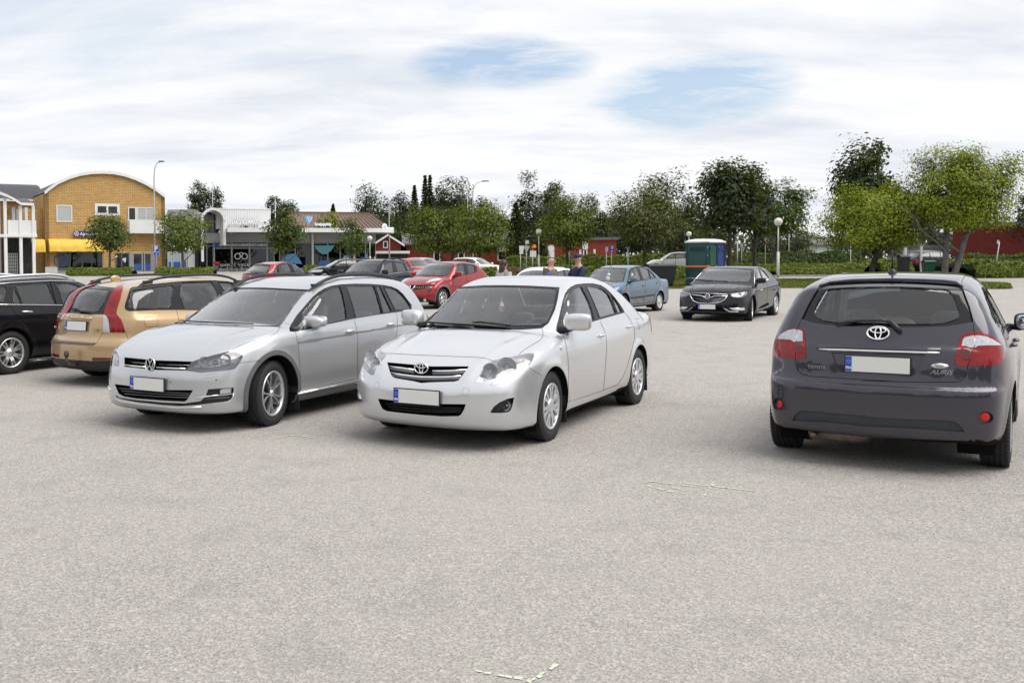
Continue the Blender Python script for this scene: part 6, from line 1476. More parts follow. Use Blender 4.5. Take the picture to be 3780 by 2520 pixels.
simple('sign_blue', (.015, .022, .20), .35); simple('sign_text', (.80, .81, .83), .4); simple('window_dark', (.012, .014, .016), .06, spec=.6); simple('blind', (.42, .43, .44), .8)
simple('shop_blue', (.03, .10, .40), .5); simple('sky_blue_film', (.12, .36, .62), .4); simple('teal_film', (.14, .42, .50), .4); simple('teal_dark', (.03, .055, .06), .3)
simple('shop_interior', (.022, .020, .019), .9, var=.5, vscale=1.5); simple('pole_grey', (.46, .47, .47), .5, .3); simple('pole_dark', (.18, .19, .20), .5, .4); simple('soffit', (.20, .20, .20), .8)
def corr(name, base, period, axis):
    t = NT(name); sp = t.n('SeparateXYZ'); t.L.new(t.tc.outputs['Object'], sp.inputs[0])
    f = t.math('FRACT', t.math('MULTIPLY', sp.outputs[axis], 1 / period)); g = t.ramp(f, [(.0, 0.0), (.12, 1.0), (.88, 1.0), (1.0, 0.0)])
    t.bsdf(t.mix(g, tuple(q * .78 for q in base), base), .55, normal=t.bump(g, .6, .03))
corr('white_cladding', (.72, .725, .73), .22, 0)
class Plane:
    """vertical wall plane through two ground points, with photo positions carried onto it"""
    def __init__(s, P0, P1, z0):
        s.P0 = Vector((P0[0], P0[1], 0)); d = Vector((P1[0] - P0[0], P1[1] - P0[1], 0)); s.L = d.length; s.d = d.normalized(); s.n = Vector((s.d.y, -s.d.x, 0)); s.z0 = z0
        s.M = Matrix(((s.d.x, -s.n.x, 0, s.P0.x), (s.d.y, -s.n.y, 0, s.P0.y), (0, 0, 1, z0), (0, 0, 0, 1)))     # local x along the wall, y into it, z up
    def sz(s, u, v):
        r = Vector(px_dir(u, v).tolist()); o = Vector((0, 0, CAM_H)); t = (s.P0 - o).dot(s.n) / r.dot(s.n); p = o + r * t; return ((p - s.P0).dot(s.d), p.z - s.z0)
    def rect(s, a, b):
        (x0, z0), (x1, z1) = s.sz(*a), s.sz(*b); return min(x0, x1), max(x0, x1), min(z0, z1), max(z0, z1)
def wbox(pl, r, y0, y1, name, mat, par, bevel=0):
    """box over rectangle r = (x0, x1, z0, z1) of a wall, from depth y0 (outside, negative) to y1"""
    m = MB(); m.box(((r[0] + r[1]) / 2, (y0 + y1) / 2, (r[2] + r[3]) / 2), (r[1] - r[0], y1 - y0, r[3] - r[2])); return m.build(name, mat, par, bevel)
def window(pl, r, par, frame='white_paint', pane='window_dark', fw=.10, splits=(), depth=.06, name='window', blind=None):
    """frame ring, mullions and recessed panes"""
    x0, x1, z0, z1 = r; m = MB()
    for q in ((x0, x1, z0, z0 + fw), (x0, x1, z1 - fw, z1), (x0, x0 + fw, z0 + fw, z1 - fw), (x1 - fw, x1, z0 + fw, z1 - fw)): m.box(((q[0] + q[1]) / 2, -depth / 2, (q[2] + q[3]) / 2), (q[1] - q[0], depth, q[3] - q[2]))
    xs = [x0 + fw] + [x0 + (x1 - x0) * t for t in splits] + [x1 - fw]
    for t in splits: m.box((x0 + (x1 - x0) * t, -depth / 2, (z0 + z1) / 2), (fw * .7, depth * .96, z1 - z0 - 2 * fw))
    o = m.build(name, frame, par)
    for i in range(len(xs) - 1):
        e0 = fw * .35 if i else 0; e1 = fw * .35 if i < len(xs) - 2 else 0
        m = MB(); m.box(((xs[i] + e0 + xs[i + 1] - e1) / 2, -depth * .25, (z0 + z1) / 2), (xs[i + 1] - e1 - xs[i] - e0, .02, z1 - z0 - 2 * fw)); m.build('pane', (blind[i] if blind else pane), o)
    return o
A1 = lambda x, y: (x / 2.45, 560 + y / 2.45)
def thing(name, label, cat, M, group=None):
    o = empty(name); o.matrix_world = M; return tag(o, label, cat, group)
def yellow_building():
    C0 = at(*A1(405, 700), 93); C1 = at(*A1(1495, 700), 98.5); z0 = GZ(95) - .05; pl = Plane(C0, C1, z0)
    b = thing('brick_office_building', 'yellow brick building with arched gable and yellow awnings at the left', 'building', pl.M)
    arch = [pl.sz(*A1(x, y)) for x, y in ((405, 380), (450, 338), (520, 288), (620, 243), (720, 212), (820, 196), (920, 192), (1020, 198), (1120, 217), (1220, 251), (1320, 299), (1400, 348), (1492, 415))]
    L = pl.L; arch[0] = (0, arch[0][1]); arch[-1] = (L, arch[-1][1]); D = 16.0
    # front wall with its openings cut out as depth: wall is a slab, shopfront below is recessed
    zs = pl.sz(*A1(700, 905))[1]; m = MB(); m.prism([(0, zs)] + arch + [(L, zs)], 0, .4, 'y'); m.build('wall', 'brick_yellow', b)
    def pier(x0, x1, mat='brick_yellow', y=0.0, nm='wall'): return wbox(pl, (x0, x1, 0, zs), y, .4, nm, mat, b)
    X = lambda x, y=1000: pl.sz(*A1(x, y))[0]
    pier(0, X(518)); pier(X(930), X(1040)); pier(X(1420), L)
    m = MB(); m.box((.2, D / 2, arch[0][1] / 2), (.4, D, arch[0][1])); m.build('wall', 'brick_yellow', b); m = MB(); m.box((L - .2, D / 2, arch[-1][1] / 2), (.4, D, arch[-1][1])); m.build('wall', 'brick_yellow', b)
    # vaulted roof with white edge
    rows = [[(x, y, z + .12) for x, z in arch] for y in (-.25, D)]; m = MB(); m.grid(rows); rows = [[(x, y, z - .05) for x, z in arch] for y in (-.25, D)]; m.grid(rows, flip=True); m.build('roof', 'roof_dark', b)
    m = MB(); rows = [[(x, -.30, z + .20), (x, -.30, z - .10)] for x, z in arch]; m.grid(rows); rows = [[(x, .0, z + .20), (x, -.30, z + .20)] for x, z in arch]; m.grid(rows); m.build('roof_edge', 'white_paint', b)
    # wing running back to the left under a lower vault
    e = [(-1, 0)]; m = MB(); m.box((-7, 9.5, 3.6), (14, 6, 7.2)); m.build('side_wing', 'brick_yellow', b)
    prof = [(6.0, 7.3), (6.6, 7.75), (7.6, 8.35), (9.0, 8.9), (10.5, 9.2), (13, 9.4)]; m = MB(); m.grid([[(x, y, z) for y, z in prof] for x in (-22, 1.0)]); m.build('wing_roof', 'roof_dark', b)
    m = MB(); m.box((-10.5, 6.0, 7.28), (23, .12, .25)); m.build('wing_gutter', 'white_paint', b)
    # windows
    window(pl, pl.rect(A1(508, 482), A1(653, 637)), b, blind=['blind'], fw=.09)
    window(pl, pl.rect(A1(856, 468), A1(1083, 580)), b, fw=.26, splits=(.5,), blind=['window_dark', 'window_dark'])
    window(pl, pl.rect(A1(1156, 500), A1(1396, 626)), b, fw=.10, splits=(.28, .36, .68), blind=['window_dark', 'white_paint', 'blind', 'blind'])
    r = pl.rect(A1(1148, 625), A1(1476, 742)); o = wbox(pl, r, -1.1, -1.0, 'balcony', 'white_paint', b); wbox(pl, (r[0], r[1], r[2], r[2] + .15), -1.0, 0, 'balcony_floor', 'white_paint', o)
    for q in (r[0], r[1] - .06): wbox(pl, (q, q + .06, r[2], r[3]), -1.0, 0, 'balcony_side', 'white_paint', o)
    # shopfront
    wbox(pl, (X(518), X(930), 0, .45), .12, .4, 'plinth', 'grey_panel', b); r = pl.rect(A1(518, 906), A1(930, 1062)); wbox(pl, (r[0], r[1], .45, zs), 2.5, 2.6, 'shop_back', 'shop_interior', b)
    window(pl, (r[0], r[1], .45, zs), b, 'pole_dark', 'glass_shop', .07, (.27, .55, .75), name='shop_window', depth=.08)
    wbox(pl, (-.03, X(520), 0, .62), -.03, .0, 'plinth', 'white_paint', b)
    d0 = pl.rect(A1(1040, 822), A1(1172, 1052)); window(pl, (d0[0], d0[1], 0.05, zs - .1), b, 'pole_dark', 'window_dark', .09, (.45,), name='door'); wbox(pl, (d0[0], L - 1.2, zs - .1, zs), -.05, .4, 'lintel', 'awning_yellow', b)
    d1 = pl.rect(A1(1195, 822), A1(1292, 1050)); o = window(pl, (d1[0], d1[1], 0.05, zs - .1), b, 'grey_panel', 'window_dark', .12, name='shop_window'); wbox(pl, (d1[0] + .13, d1[1] - .13, .2, .85), -.05, -.03, 'blue_panel', 'shop_blue', o)
    d2 = pl.rect(A1(1298, 822), A1(1372, 1060)); o = window(pl, (d2[0], d2[1], 0.05, zs - .1), b, 'grey_panel', 'window_dark', .12, (), name='door'); wbox(pl, (d2[0] + .13, d2[1] - .13, .2, .85), -.05, -.03, 'blue_panel', 'shop_blue', o)
    wbox(pl, (d2[1], X(1422), 0.0, zs - .1), -.02, .3, 'door_side', 'grey_panel', b); wbox(pl, (d0[1], d1[0], 0, zs - .1), -.02, .3, 'door_side', 'grey_panel', b)
    for q in ((1052, 950), (1115, 975), (1128, 990), (1130, 970)): 
        x, z = pl.sz(*A1(*q)); wbox(pl, (x - .08, x + .08, z - .11, z + .11), -.075, -.065, 'notice', 'white_paint', b)
    # round shield print behind the glass
    x, z = pl.sz(*A1(545, 985)); m = MB(); ring(m, .55, .55, .09, .02); stroke(m, [(-.25, -.1), (0, .2), (.25, -.1)], .07, .02); m.build('shop_logo', 'shop_blue', b, xf=Matrix.Translation((x, -.04, z)) @ Matrix.Rotation(R(90), 4, 'X'))
    # awnings: ribbed quarter barrels
    def awning(x0, x1, zt, zb, out, nm='awning', n=5):
        m = MB(); prof = [(0, zt), (-out * .45, zt - .05 * (zt - zb)), (-out * .8, zt - .28 * (zt - zb)), (-out, zt - .62 * (zt - zb)), (-out * 1.02, zb)]
        for i in range(n):
            a, c2 = x0 + (x1 - x0) * i / n, x0 + (x1 - x0) * (i + 1) / n
            m.grid([[(a + .02 if k_ else a, y, z) for y, z in prof] for k_ in (0,)] + [[((a + c2) / 2, y - .03, z + .03) for y, z in prof]] + [[(c2, y, z) for y, z in prof]])
        for x in (x0, x1): m.add([(x, 0, zt), *[(x, y, z) for y, z in prof], (x, 0, zb)], [tuple(range(len(prof) + 2))])
        return m.build(nm, 'awning_yellow', b)
    r = pl.rect(A1(430, 790), A1(930, 905)); awning(r[0], r[1], r[3], r[2], 1.1)
    r = pl.rect(A1(285, 792), A1(405, 910)); awning(-.1 - 1.2, -.1, r[3], r[2], .9, n=3)
    # hanging sign
    r = pl.rect(A1(662, 718), A1(872, 769)); o = wbox(pl, r, -.35, -.18, 'sign', 'sign_blue', b, .02); T = Matrix.Translation(((r[0] + r[1]) / 2, -.36, (r[2] + r[3]) / 2)) @ Matrix.Rotation(R(90), 4, 'X')
    text_obj('sign_letters', 'Ajovarma', .42, 'sign_text', o, T @ Matrix.Translation((.28, -.02, 0)), .01, bold=.006); m = MB(); ring(m, .19, .19, .05, .01); stroke(m, [(-.09, -.08), (0, .09), (.09, -.08)], .05, .01); m.build('sign_emblem', 'sign_text', o, xf=T @ Matrix.Translation((-.85, 0, 0)))
    # white stair and balcony tower at the left
    p0 = at(*A1(-60, 700), 88); p1 = at(*A1(335, 700), 90); q = Plane(p0, p1, z0); t = thing('balcony_tower', 'white steel balcony frame with curved roof beside the yellow brick building', 'balcony', q.M)
    Xq = lambda x, y=700: q.sz(*A1(x, y)); zf = Xq(190, 620)[1]; zb = Xq(190, 748)[1]; zt = Xq(190, 490)[1]
    for x, y in ((48, 0), (186, 0), (302, .0), (186, 3.0), (302, 3.0), (48, 3.0)):
        xx = Xq(x)[0]; m = MB(); hp = Xq(x, 418 if x < 100 else 488)[1] - .02; m.box((xx, y, hp / 2), (.26, .26, hp)); m.build('post', 'white_paint', t)
    for a, c2 in ((70, 180), (200, 296), (306, 328)): xa, xb = Xq(a)[0], Xq(c2)[0]; m = MB(); m.box(((xa + xb) / 2, -.02, (zf + zb) / 2), (xb - xa, .06, zf - zb)); m.build('railing_panel', 'white_paint', t)
    m = MB(); m.box((Xq(150)[0], 1.6, zb - .12), (Xq(325)[0] - Xq(-40)[0], 3.6, .25)); m.build('floor_slab', 'white_paint', t)
    pr = [Xq(x, y) for x, y in ((-60, 375), (0, 392), (60, 415), (120, 445), (180, 485), (298, 490))]
    m = MB(); m.prism([(x, z + .22) for x, z in pr] + [(x, z) for x, z in pr[::-1]], -.5, -.38, 'y'); m.build('roof_edge', 'white_paint', t); m = MB(); m.grid([[(x, y, z + .2 + (.5 if y > 1 else 0)) for x, z in pr] for y in (-.45, 2.0, 4.0)]); m.build('roof', 'roof_dark', t)
    m = MB(); m.box((Xq(120)[0], 4.0, zt / 2), (7.5, .3, zt)); m.build('back_wall', 'brick_yellow', t); 
    for a, c2, y0, y1 in ((105, 138, 530, 625), (225, 250, 505, 620)): r = q.rect(A1(a, y0), A1(c2, y1)); o = window(q, r, t, fw=.10); o.location = (0, 3.8, 0)
    r = q.rect(A1(92, 920), A1(180, 1100)); m = MB()
    for i in range(6): x = r[0] + (r[1] - r[0]) * i / 5; m.box((x, 1.0, (r[2] + r[3]) / 2), (.06, .06, r[3] - r[2]))
    for i in range(7): z = r[2] + (r[3] - r[2]) * i / 6; m.box(((r[0] + r[1]) / 2, 1.0, z), (r[1] - r[0], .05, .06))
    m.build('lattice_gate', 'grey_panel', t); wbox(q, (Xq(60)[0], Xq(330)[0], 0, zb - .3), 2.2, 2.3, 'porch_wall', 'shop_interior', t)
    return pl
yellow_building()
A2 = lambda x, y: (860 + x / 2.352, 560 + y / 2.352)
A3 = lambda x, y: (760 + x / 3.36, 760 + y / 3.36)
def shop_building():
    z0 = GZ(97) - .05; pl = Plane(at(*A3(-40, 300), 96), at(*A2(1240, 800), 101), z0)
    b = thing('shop_building', 'low glass-fronted shop with white fascia, curved canopy and NÄKÖ-KAMMARI lettering', 'building', pl.M)
    S = lambda x, y: pl.sz(*A3(x, y)); T_ = lambda x, y: pl.sz(*A2(x, y)); zc = T_(700, 800)[1] ; L = pl.L
    ztop = S(500, 300)[1]; zg = S(500, 455)[1]
    # fascia block
    r = (S(130, 40)[0], S(797, 60)[0], ztop + .1, S(500, 45)[1]); wbox(pl, r, -.2, 5, 'fascia', 'white_cladding', b); wbox(pl, (r[0], r[1] + .05, r[3], r[3] + .10), -.25, 5.05, 'fascia_cap', 'white_paint', b)
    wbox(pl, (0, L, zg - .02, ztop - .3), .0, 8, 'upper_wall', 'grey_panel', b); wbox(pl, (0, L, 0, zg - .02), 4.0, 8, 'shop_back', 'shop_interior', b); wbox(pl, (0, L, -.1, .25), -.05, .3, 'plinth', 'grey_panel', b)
    # canopy: long slab, rounded at its right end
    xl = S(215, 300)[0]; xr = T_(1385, 720)[0]; yo = 3.2; pts = [(xl, 0.1), (xl, -yo)] + [(xr - 3.2 + 3.2 * math.sin(t), -yo + 3.2 - 3.2 * math.cos(t)) for t in np.linspace(0, math.pi / 2, 9)] + [(xr, 0.1)]
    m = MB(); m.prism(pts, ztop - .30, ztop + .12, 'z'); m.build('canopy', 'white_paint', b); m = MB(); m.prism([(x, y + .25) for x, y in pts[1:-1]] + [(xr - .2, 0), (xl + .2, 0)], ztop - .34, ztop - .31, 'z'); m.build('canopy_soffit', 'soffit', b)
    for x in (282, 770): xx = S(x, 370)[0]; m = MB(); m.lathe([(.14, ztop - .36), (.14, ztop - .42), (0, ztop - .45)], 14, 'z', (xx, -1.6, 0)); m.build('canopy_light', 'white_paint', b)
    # bays of the left shop
    xs = [S(x, 600)[0] for x in (100, 320, 541, 757, 850)]; zs0, zs1 = S(400, 520)[1], S(400, 455)[1]
    for i in range(4):
        o = window(pl, (xs[i], xs[i + 1], .25, zs0), b, 'grey_panel', 'glass_shop', .09, name='shop_window'); wbox(pl, (xs[i] + .05, xs[i + 1] - .05, zs0 + .02, zs1), -.06, .0, 'sign_board', 'teal_dark', b)
        if i < 3:
            text_obj('sign_letters', 'NÄKÖ-KAMMARI' if i else 'KÖ-KAMMARI', .36, 'sign_text', b, Matrix.Translation(((xs[i] + xs[i + 1]) / 2 + (.0 if i else .3), -.075, (zs0 + zs1) / 2)) @ Matrix.Rotation(R(90), 4, 'X'), .01, bold=.004, xs=.60)
        wbox(pl, (xs[i] - .06, xs[i] + .06, .2, zs1 + .1), -.10, -.005, 'mullion', 'grey_panel', b)
    m = MB(); [m.tube([(S(x, 490)[0] + .10 * math.cos(t), -.35, (zs0 + zs1) / 2 + .22 * math.sin(t)) for t in np.linspace(0, 6.283, 15)], .035, 6, False) for x in (92, 122)]; m.build('blue_sign_rings', 'shop_blue', b)
    zb = S(430, 735)[1]
    for x, s_ in ((235, 'OLINOO'), (440, 'SI   ÄLÄÄKÄRI')): text_obj('window_letters', s_, .30, 'sign_text', b, Matrix.Translation((S(x, 730)[0], -.09, zb)) @ Matrix.Rotation(R(90), 4, 'X'), .006, bold=.01, xs=.8)
    # spectacles sign
    c1, c2 = S(392, 625), S(478, 625); rr = (c2[0] - c1[0]) * .40; m = MB()
    for c in (c1, c2): m.tube([(c[0] + rr * math.cos(t), -.14, c[1] + rr * math.sin(t)) for t in np.linspace(0, 2 * math.pi, 29)], .05, 6, False)
    xm = (c1[0] + c2[0]) / 2; m.tube([(c1[0] + rr * .8, -.14, c1[1] + rr * .6), (xm - .25, -.14, c1[1] + rr * 1.05), (xm, -.14, c1[1] + rr * 1.3), (xm + .25, -.14, c1[1] + rr * 1.05), (c2[0] - rr * .8, -.14, c1[1] + rr * .6)], .05, 6); m.build('spectacles_sign', 'sign_text', b)
    # roof lettering and floodlights
    x0, x1 = S(300, 210)[0], S(640, 210)[0]; zt = S(470, 210)[1]; o = text_obj('roof_letters', 'NÄKÖ-KAMMARI', .66, 'sign_text', b, Matrix.Translation(((x0 + x1) / 2, -.62, zt)) @ Matrix.Rotation(R(90), 4, 'X'), .06, bold=.012, xs=.56)
    text_obj('roof_letters_shadow', 'NÄKÖ-KAMMARI', .66, 'pole_dark', b, Matrix.Translation(((x0 + x1) / 2 + .05, -.56, zt - .02)) @ Matrix.Rotation(R(90), 4, 'X'), .02, bold=.014, xs=.56)  # dark copy set off behind the lettering, standing in for its shadow
    for x in (285, 440, 465, 605, 630): xx, zz = S(x, 240); m = MB(); m.tube([(xx, -.35, zz), (xx - (.25 if x in (440, 605, 285) else 0), -.35, S(x, 288)[1])], .035, 5); m.build('letter_stay', 'pole_dark', b)
    for x in (492, 750): xx, zz = S(x, 274); blob('floodlight', 'trim_black', b, (xx, -.5, zz), (.16, .16, .2), .7)
    # vaulted white entrance
    cx, cz = S(55, 190); ro, ri = S(205, 200)[0] - cx, S(175, 200)[0] - cx; arc = np.linspace(0, math.pi, 19); m = MB()
    m.prism([(cx + ro * math.cos(t), cz + ro * math.sin(t)) for t in arc] + [(cx + ri * math.cos(t), cz + ri * math.sin(t)) for t in arc[::-1]], -2.6, -2.3, 'y'); m.build('entrance_arch', 'white_paint', b)
    m = MB(); m.grid([[(cx + (ro - .1) * math.cos(t), y, cz + (ro - .1) * math.sin(t)) for t in arc] for y in (-2.5, 1.5)]); m.build('entrance_vault', 'roof_grey', b)
    m = MB(); m.grid([[(cx + (ri + .05) * math.cos(t), y, cz + (ri + .05) * math.sin(t)) for t in arc] for y in np.linspace(-2.45, .9, 14)]); m.build('entrance_lining', 'white_ribs', b)
    for s_ in (1, -1): xx = cx + s_ * (ro + ri) / 2; m = MB(); m.box((xx, -2.45 if s_ < 0 else -1.0, cz / 2 + .5 if s_ < 0 else cz - 1.2), (ro - ri, .3 if s_ < 0 else 3, cz - 1.0 if s_ < 0 else 2.4)); m.build('entrance_jamb', 'white_paint', b)
    m = MB(); m.prism([(cx + ri * math.cos(t), cz + ri * math.sin(t)) for t in arc] + [(cx - ri, .1), (cx + ri, .1)], .9, 1.0, 'y'); o = m.build('entrance_glass', 'window_dark', b)
    for q in (-.3, .35): m = MB(); m.box((cx + ri * q, .86, cz / 2 + .9), (.10, .08, cz + 1.8)); m.build('mullion', 'grey_panel', o)
    for z in (cz, cz - 2.4): m = MB(); m.box((cx, .86, z), (2 * ri, .07, .10)); m.build('transom', 'grey_panel', o)
    # right-hand shop bays with blue films
    xr0 = T_(400, 900)[0]; bays = [T_(x, 900)[0] for x in (400, 540, 688, 822, 930, 1048, 1150, 1238)]
    for i in range(len(bays) - 1):
        window(pl, (bays[i], bays[i + 1], .25, zg - .05), b, 'grey_panel', 'glass_shop', .06, name='shop_window')
        if i in (2, 5): wbox(pl, (bays[i] - .10, bays[i] + .10, .1, ztop - .34), -.25, -.07, 'column', 'white_paint', b)
    def film(pts, mat, nm='window_film'):
        m = MB(); m.prism([T_(x, y) for x, y in pts], -.075, -.065, 'y'); m.build(nm, mat, b)
    film([(405, 960), (430, 925), (470, 895), (510, 882), (540, 888), (570, 920), (600, 975)], 'sky_blue_film'); film([(700, 815), (885, 812), (850, 860), (810, 888), (775, 890), (740, 868)], 'teal_film')
    film([(735, 985), (740, 962), (765, 945), (810, 942), (840, 955), (852, 985)], 'shop_film_blue'); film([(940, 960), (955, 910), (985, 890), (1010, 898), (1045, 945)], 'sky_blue_film'); film([(1145, 930), (1150, 895), (1165, 880), (1170, 930)], 'sky_blue_film')
    x, z = T_(980, 938); m = MB(); ring(m, .22, .30, .09, .02); m.build('window_logo', 'sign_text', b, xf=Matrix.Translation((x, -.085, z)) @ Matrix.Rotation(R(90), 4, 'X'))
    # brown seamed roof behind the canopy
    f0, f1, f2, f3 = T_(560, 690), T_(600, 540), T_(1295, 552), T_(1390, 715); zr = ztop - .2; xa, xb = f0[0], f3[0] + .5; zr1 = f1[1] + .5
    m = MB(); m.add([(xa - 2, .6, zr), (xb, .6, zr), (f2[0] + .6, 7.0, zr1), (xa + .6, 7.0, zr1)], [(0, 1, 2, 3)]); m.add([(xb, .6, zr), (xb, 13, zr), (f2[0] + .6, 7.0, zr1)], [(0, 1, 2)]); rf = m.build('roof', 'roof_brown', b)
    n = 26; 
    for i in range(n + 1):
        t = i / n; p = Vector((xa - 2, .6, zr)).lerp(Vector((xb, .6, zr)), t); q = Vector((xa + .6, 7.0, zr1)).lerp(Vector((f2[0] + .6, 7.0, zr1)), t); m = MB(); m.tube([p + Vector((0, -.02, .04)), q + Vector((0, -.02, .04))], .045, 5); m.build('roof_seam', 'roof_brown', rf)
    m = MB(); m.box(((xa + f2[0]) / 2 + .6, 7.0, zr1 + .03), (f2[0] - xa + .1, .3, .12)); m.build('roof_ridge', 'roof_brown', rf)
    # roof signs: sail emblem with letters, round emblem with letters
    x, z = T_(620, 600); Tm = Matrix.Translation((x, -1.9, z)) @ Matrix.Rotation(R(90), 4, 'X'); m = MB(); m.prism([(-.42, .40), (.42, .40), (.34, .05), (.08, -.45), (-.08, -.45), (-.2, -.05)], -.05, .05, 'z'); sg = m.build('sail_emblem', 'sky_blue_film', b, xf=Tm)
    for r_ in (.3, .5, .7): m = MB(); m.tube([(-.42 + r_ * math.cos(t) + .1, .45 - r_ * math.sin(t), .06) for t in np.linspace(.25, 1.15, 8)], .04, 5); m.build('sail_stripe', 'sign_text', sg, xf=Tm)
    x, z = T_(745, 635); text_obj('roof_letters', 'lunajappisip', .46, 'sign_text', sg, Matrix.Translation((x, -1.9, z)) @ Matrix.Rotation(R(90), 4, 'X'), .05, bold=.012, xs=.80); text_obj('roof_letters_edge', 'lunajappisip', .46, 'shop_blue', sg, Matrix.Translation((x + .03, -1.86, z - .03)) @ Matrix.Rotation(R(90), 4, 'X'), .03, bold=.03, xs=.80)
    x, z = T_(1285, 655); Tm = Matrix.Translation((x, -1.2, z)) @ Matrix.Rotation(R(25), 4, 'Z') @ Matrix.Rotation(R(90), 4, 'X'); m = MB(); m.lathe([(0, .12), (.30, .12), (.33, 0), (0, 0)], 24, 'z'); sg = m.build('round_sign', 'sign_text', b, xf=Tm); m = MB(); ring(m, .12, .17, .06, .02); m.build('round_sign_mark', 'sky_blue_film', sg, xf=Tm @ Matrix.Translation((0, 0, .12)))
    x, z = T_(1335, 672); text_obj('roof_letters', 'LÄHITAPIO', .36, 'sign_text', sg, Matrix.Translation((x, -1.0, z)) @ Matrix.Rotation(R(25), 4, 'Z') @ Matrix.Rotation(R(90), 4, 'X'), .08, bold=.015, xs=.62)
    # blank blue-and-white shopfront between the two buildings
    c0 = at(*A1(1512, 980), 97.0); c1 = at(*A1(1760, 980), 97.2); q = Plane(c0, c1, z0); g = thing('blue_shopfront', 'pale shopfront with blue lower panels between the brick building and the white entrance arch', 'shopfront', q.M)
    for a, c in ((1516, 1556), (1560, 1640), (1645, 1692)):
        r = q.rect(A1(a, 905), A1(c, 1048)); o = window(q, (r[0], r[1], .1, r[3]), g, 'white_paint', 'pale_film', .06, name='shop_window'); wbox(q, (r[0] + .07, r[1] - .07, .15, 1.0), -.05, -.03, 'blue_panel', 'shop_blue', o)
    r = q.rect(A1(1516, 780), A1(1760, 905)); wbox(q, (r[0], r[1], 3.2, 6.2), .1, 6, 'wall', 'grey_panel', g); wbox(q, (q.sz(*A1(1695, 950))[0], q.sz(*A1(1760, 950))[0], 0, 3.2), 0, .2, 'side_panel', 'white_paint', g)
corr('white_ribs', (.66, .66, .65), .26, 1); simple('pale_film', (.40, .47, .50), .3); simple('shop_film_blue', (.06, .17, .48), .4)
shop_building()

def plain_house(name, label, u0, u1, v_base, v_eave, Y, depth, wall, roof, ridge_v=None, wins=(), gable=False, flat=False, Y1=None, white=()):
    """house seen from the front: wall, roof, windows at photo positions"""
    z0 = GZ(Y) - .1; pl = Plane(at(u0, v_base, Y), at(u1, v_base, Y1 or Y), z0); b = thing(name, label, 'building', pl.M); h = pl.sz((u0 + u1) / 2, v_eave)[1]; L = pl.L
    m = MB(); m.box((L / 2, depth / 2, h / 2), (L, depth, h)); m.build('wall', wall, b)
    if flat: m = MB(); m.box((L / 2, depth / 2, h + .12), (L + .5, depth + .5, .3)); m.build('roof', roof, b)
    elif gable:
        hr = pl.sz((u0 + u1) / 2, ridge_v)[1]; m = MB(); m.prism([(-.4, h - .15), (L / 2, hr), (L + .4, h - .15), (L + .4, h + .05), (L / 2, hr + .2), (-.4, h + .05)], -.4, depth + .3, 'y'); m.build('roof', roof, b); m = MB(); m.prism([(0, h), (L, h), (L / 2, hr - .05)], 0.0, depth - .1, 'y'); m.build('gable', wall, b)
        m = MB(); m.prism([(-.45, h - .2), (L / 2, hr + .02), (L + .45, h - .2), (L + .45, h + .08), (L / 2, hr + .26), (-.45, h + .08)], -.5, -.42, 'y'); m.build('bargeboard', 'white_paint', b)
    else:
        hr = pl.sz((u0 + u1) / 2, ridge_v)[1]; m = MB(); m.prism([(-.5, h - .1), (depth / 2, hr), (depth + .5, h - .1), (depth + .5, h + .1), (depth / 2, hr + .2), (-.5, h + .1)], -.5, L + .5, 'x'); m.build('roof', roof, b)
    for (a, b0, c, d) in wins: r = pl.rect((a, b0), (c, d)); window(pl, r, b, fw=.12, splits=(.5,) if (r[1] - r[0]) > 1.6 else ())
    for (a, b0, c, d) in white: wbox(pl, pl.rect((a, b0), (c, d)), -.08, .05, 'panel', 'white_paint', b)
    return b, pl
B3 = lambda x, y: (1760 + x / 2.8, 600 + y / 2.8)
plain_house('red_brick_house', 'red brick house with white gable trim right of the canopy end', 1385, 1480, 985, 905, 118, 9, 'brick_red', 'roof_grey', 872, [(1414, 890, 1432, 916)], gable=True)
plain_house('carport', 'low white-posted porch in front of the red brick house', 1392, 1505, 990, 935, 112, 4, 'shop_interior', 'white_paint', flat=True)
plain_house('red_brick_annex', 'red brick school wing with tall windows behind the leafy trees', 1500, 1905, 992, 900, 120, 10, 'brick_red', 'roof_grey', 862, [(1836, 925, 1868, 962), (1600, 930, 1625, 965), (1690, 930, 1715, 965)], white=[(1833, 900, 1870, 925)])
plain_house('grey_roof_hall', 'brick hall with a grey pitched roof behind the spruce', 1900, 2020, 985, 880, 122, 10, 'brick_red', 'roof_grey', 848, [(1935, 915, 1960, 950)])
plain_house('red_pavilion', 'long flat red brick building with narrow windows behind the hedge', 2020, 2275, 985, 885, 112, 12, 'brick_red', 'roof_grey', flat=True, wins=[(2138, 922, 2146, 950), (2190, 920, 2198, 950), (2152, 918, 2168, 950)], white=[(2022, 905, 2046, 965), (2150, 890, 2170, 918)])
plain_house('red_barn', 'small red house with a grey roof far behind the lamp post', 2985, 3028, 935, 905, 150, 8, 'brick_red', 'roof_grey', 885, [(2990, 905, 2996, 916)], gable=True)
plain_house('white_cottage', 'white cottage with a dark roof behind the yellow-green tree', 3015, 3150, 942, 905, 145, 9, 'white_paint', 'roof_grey', 885, [(3035, 925, 3045, 938)])
plain_house('red_roof_shed', 'red roofed shed just visible above the portable toilets', 2588, 2632, 925, 890, 140, 8, 'brick_red', 'brick_red', 866)
pw, _p = plain_house('brick_wall_building', 'dark red windowless brick building at the right edge', 3515, 3990, 952, 830, 92, 14, 'brick_dark_red', 'roof_grey', flat=True, Y1=84)
for q in (.36, .68): m = MB(); m.box((_p.L * q, -.04, 2.0), (.10, .08, 4.6)); m.build('downpipe', 'brick_dark_red', pw)
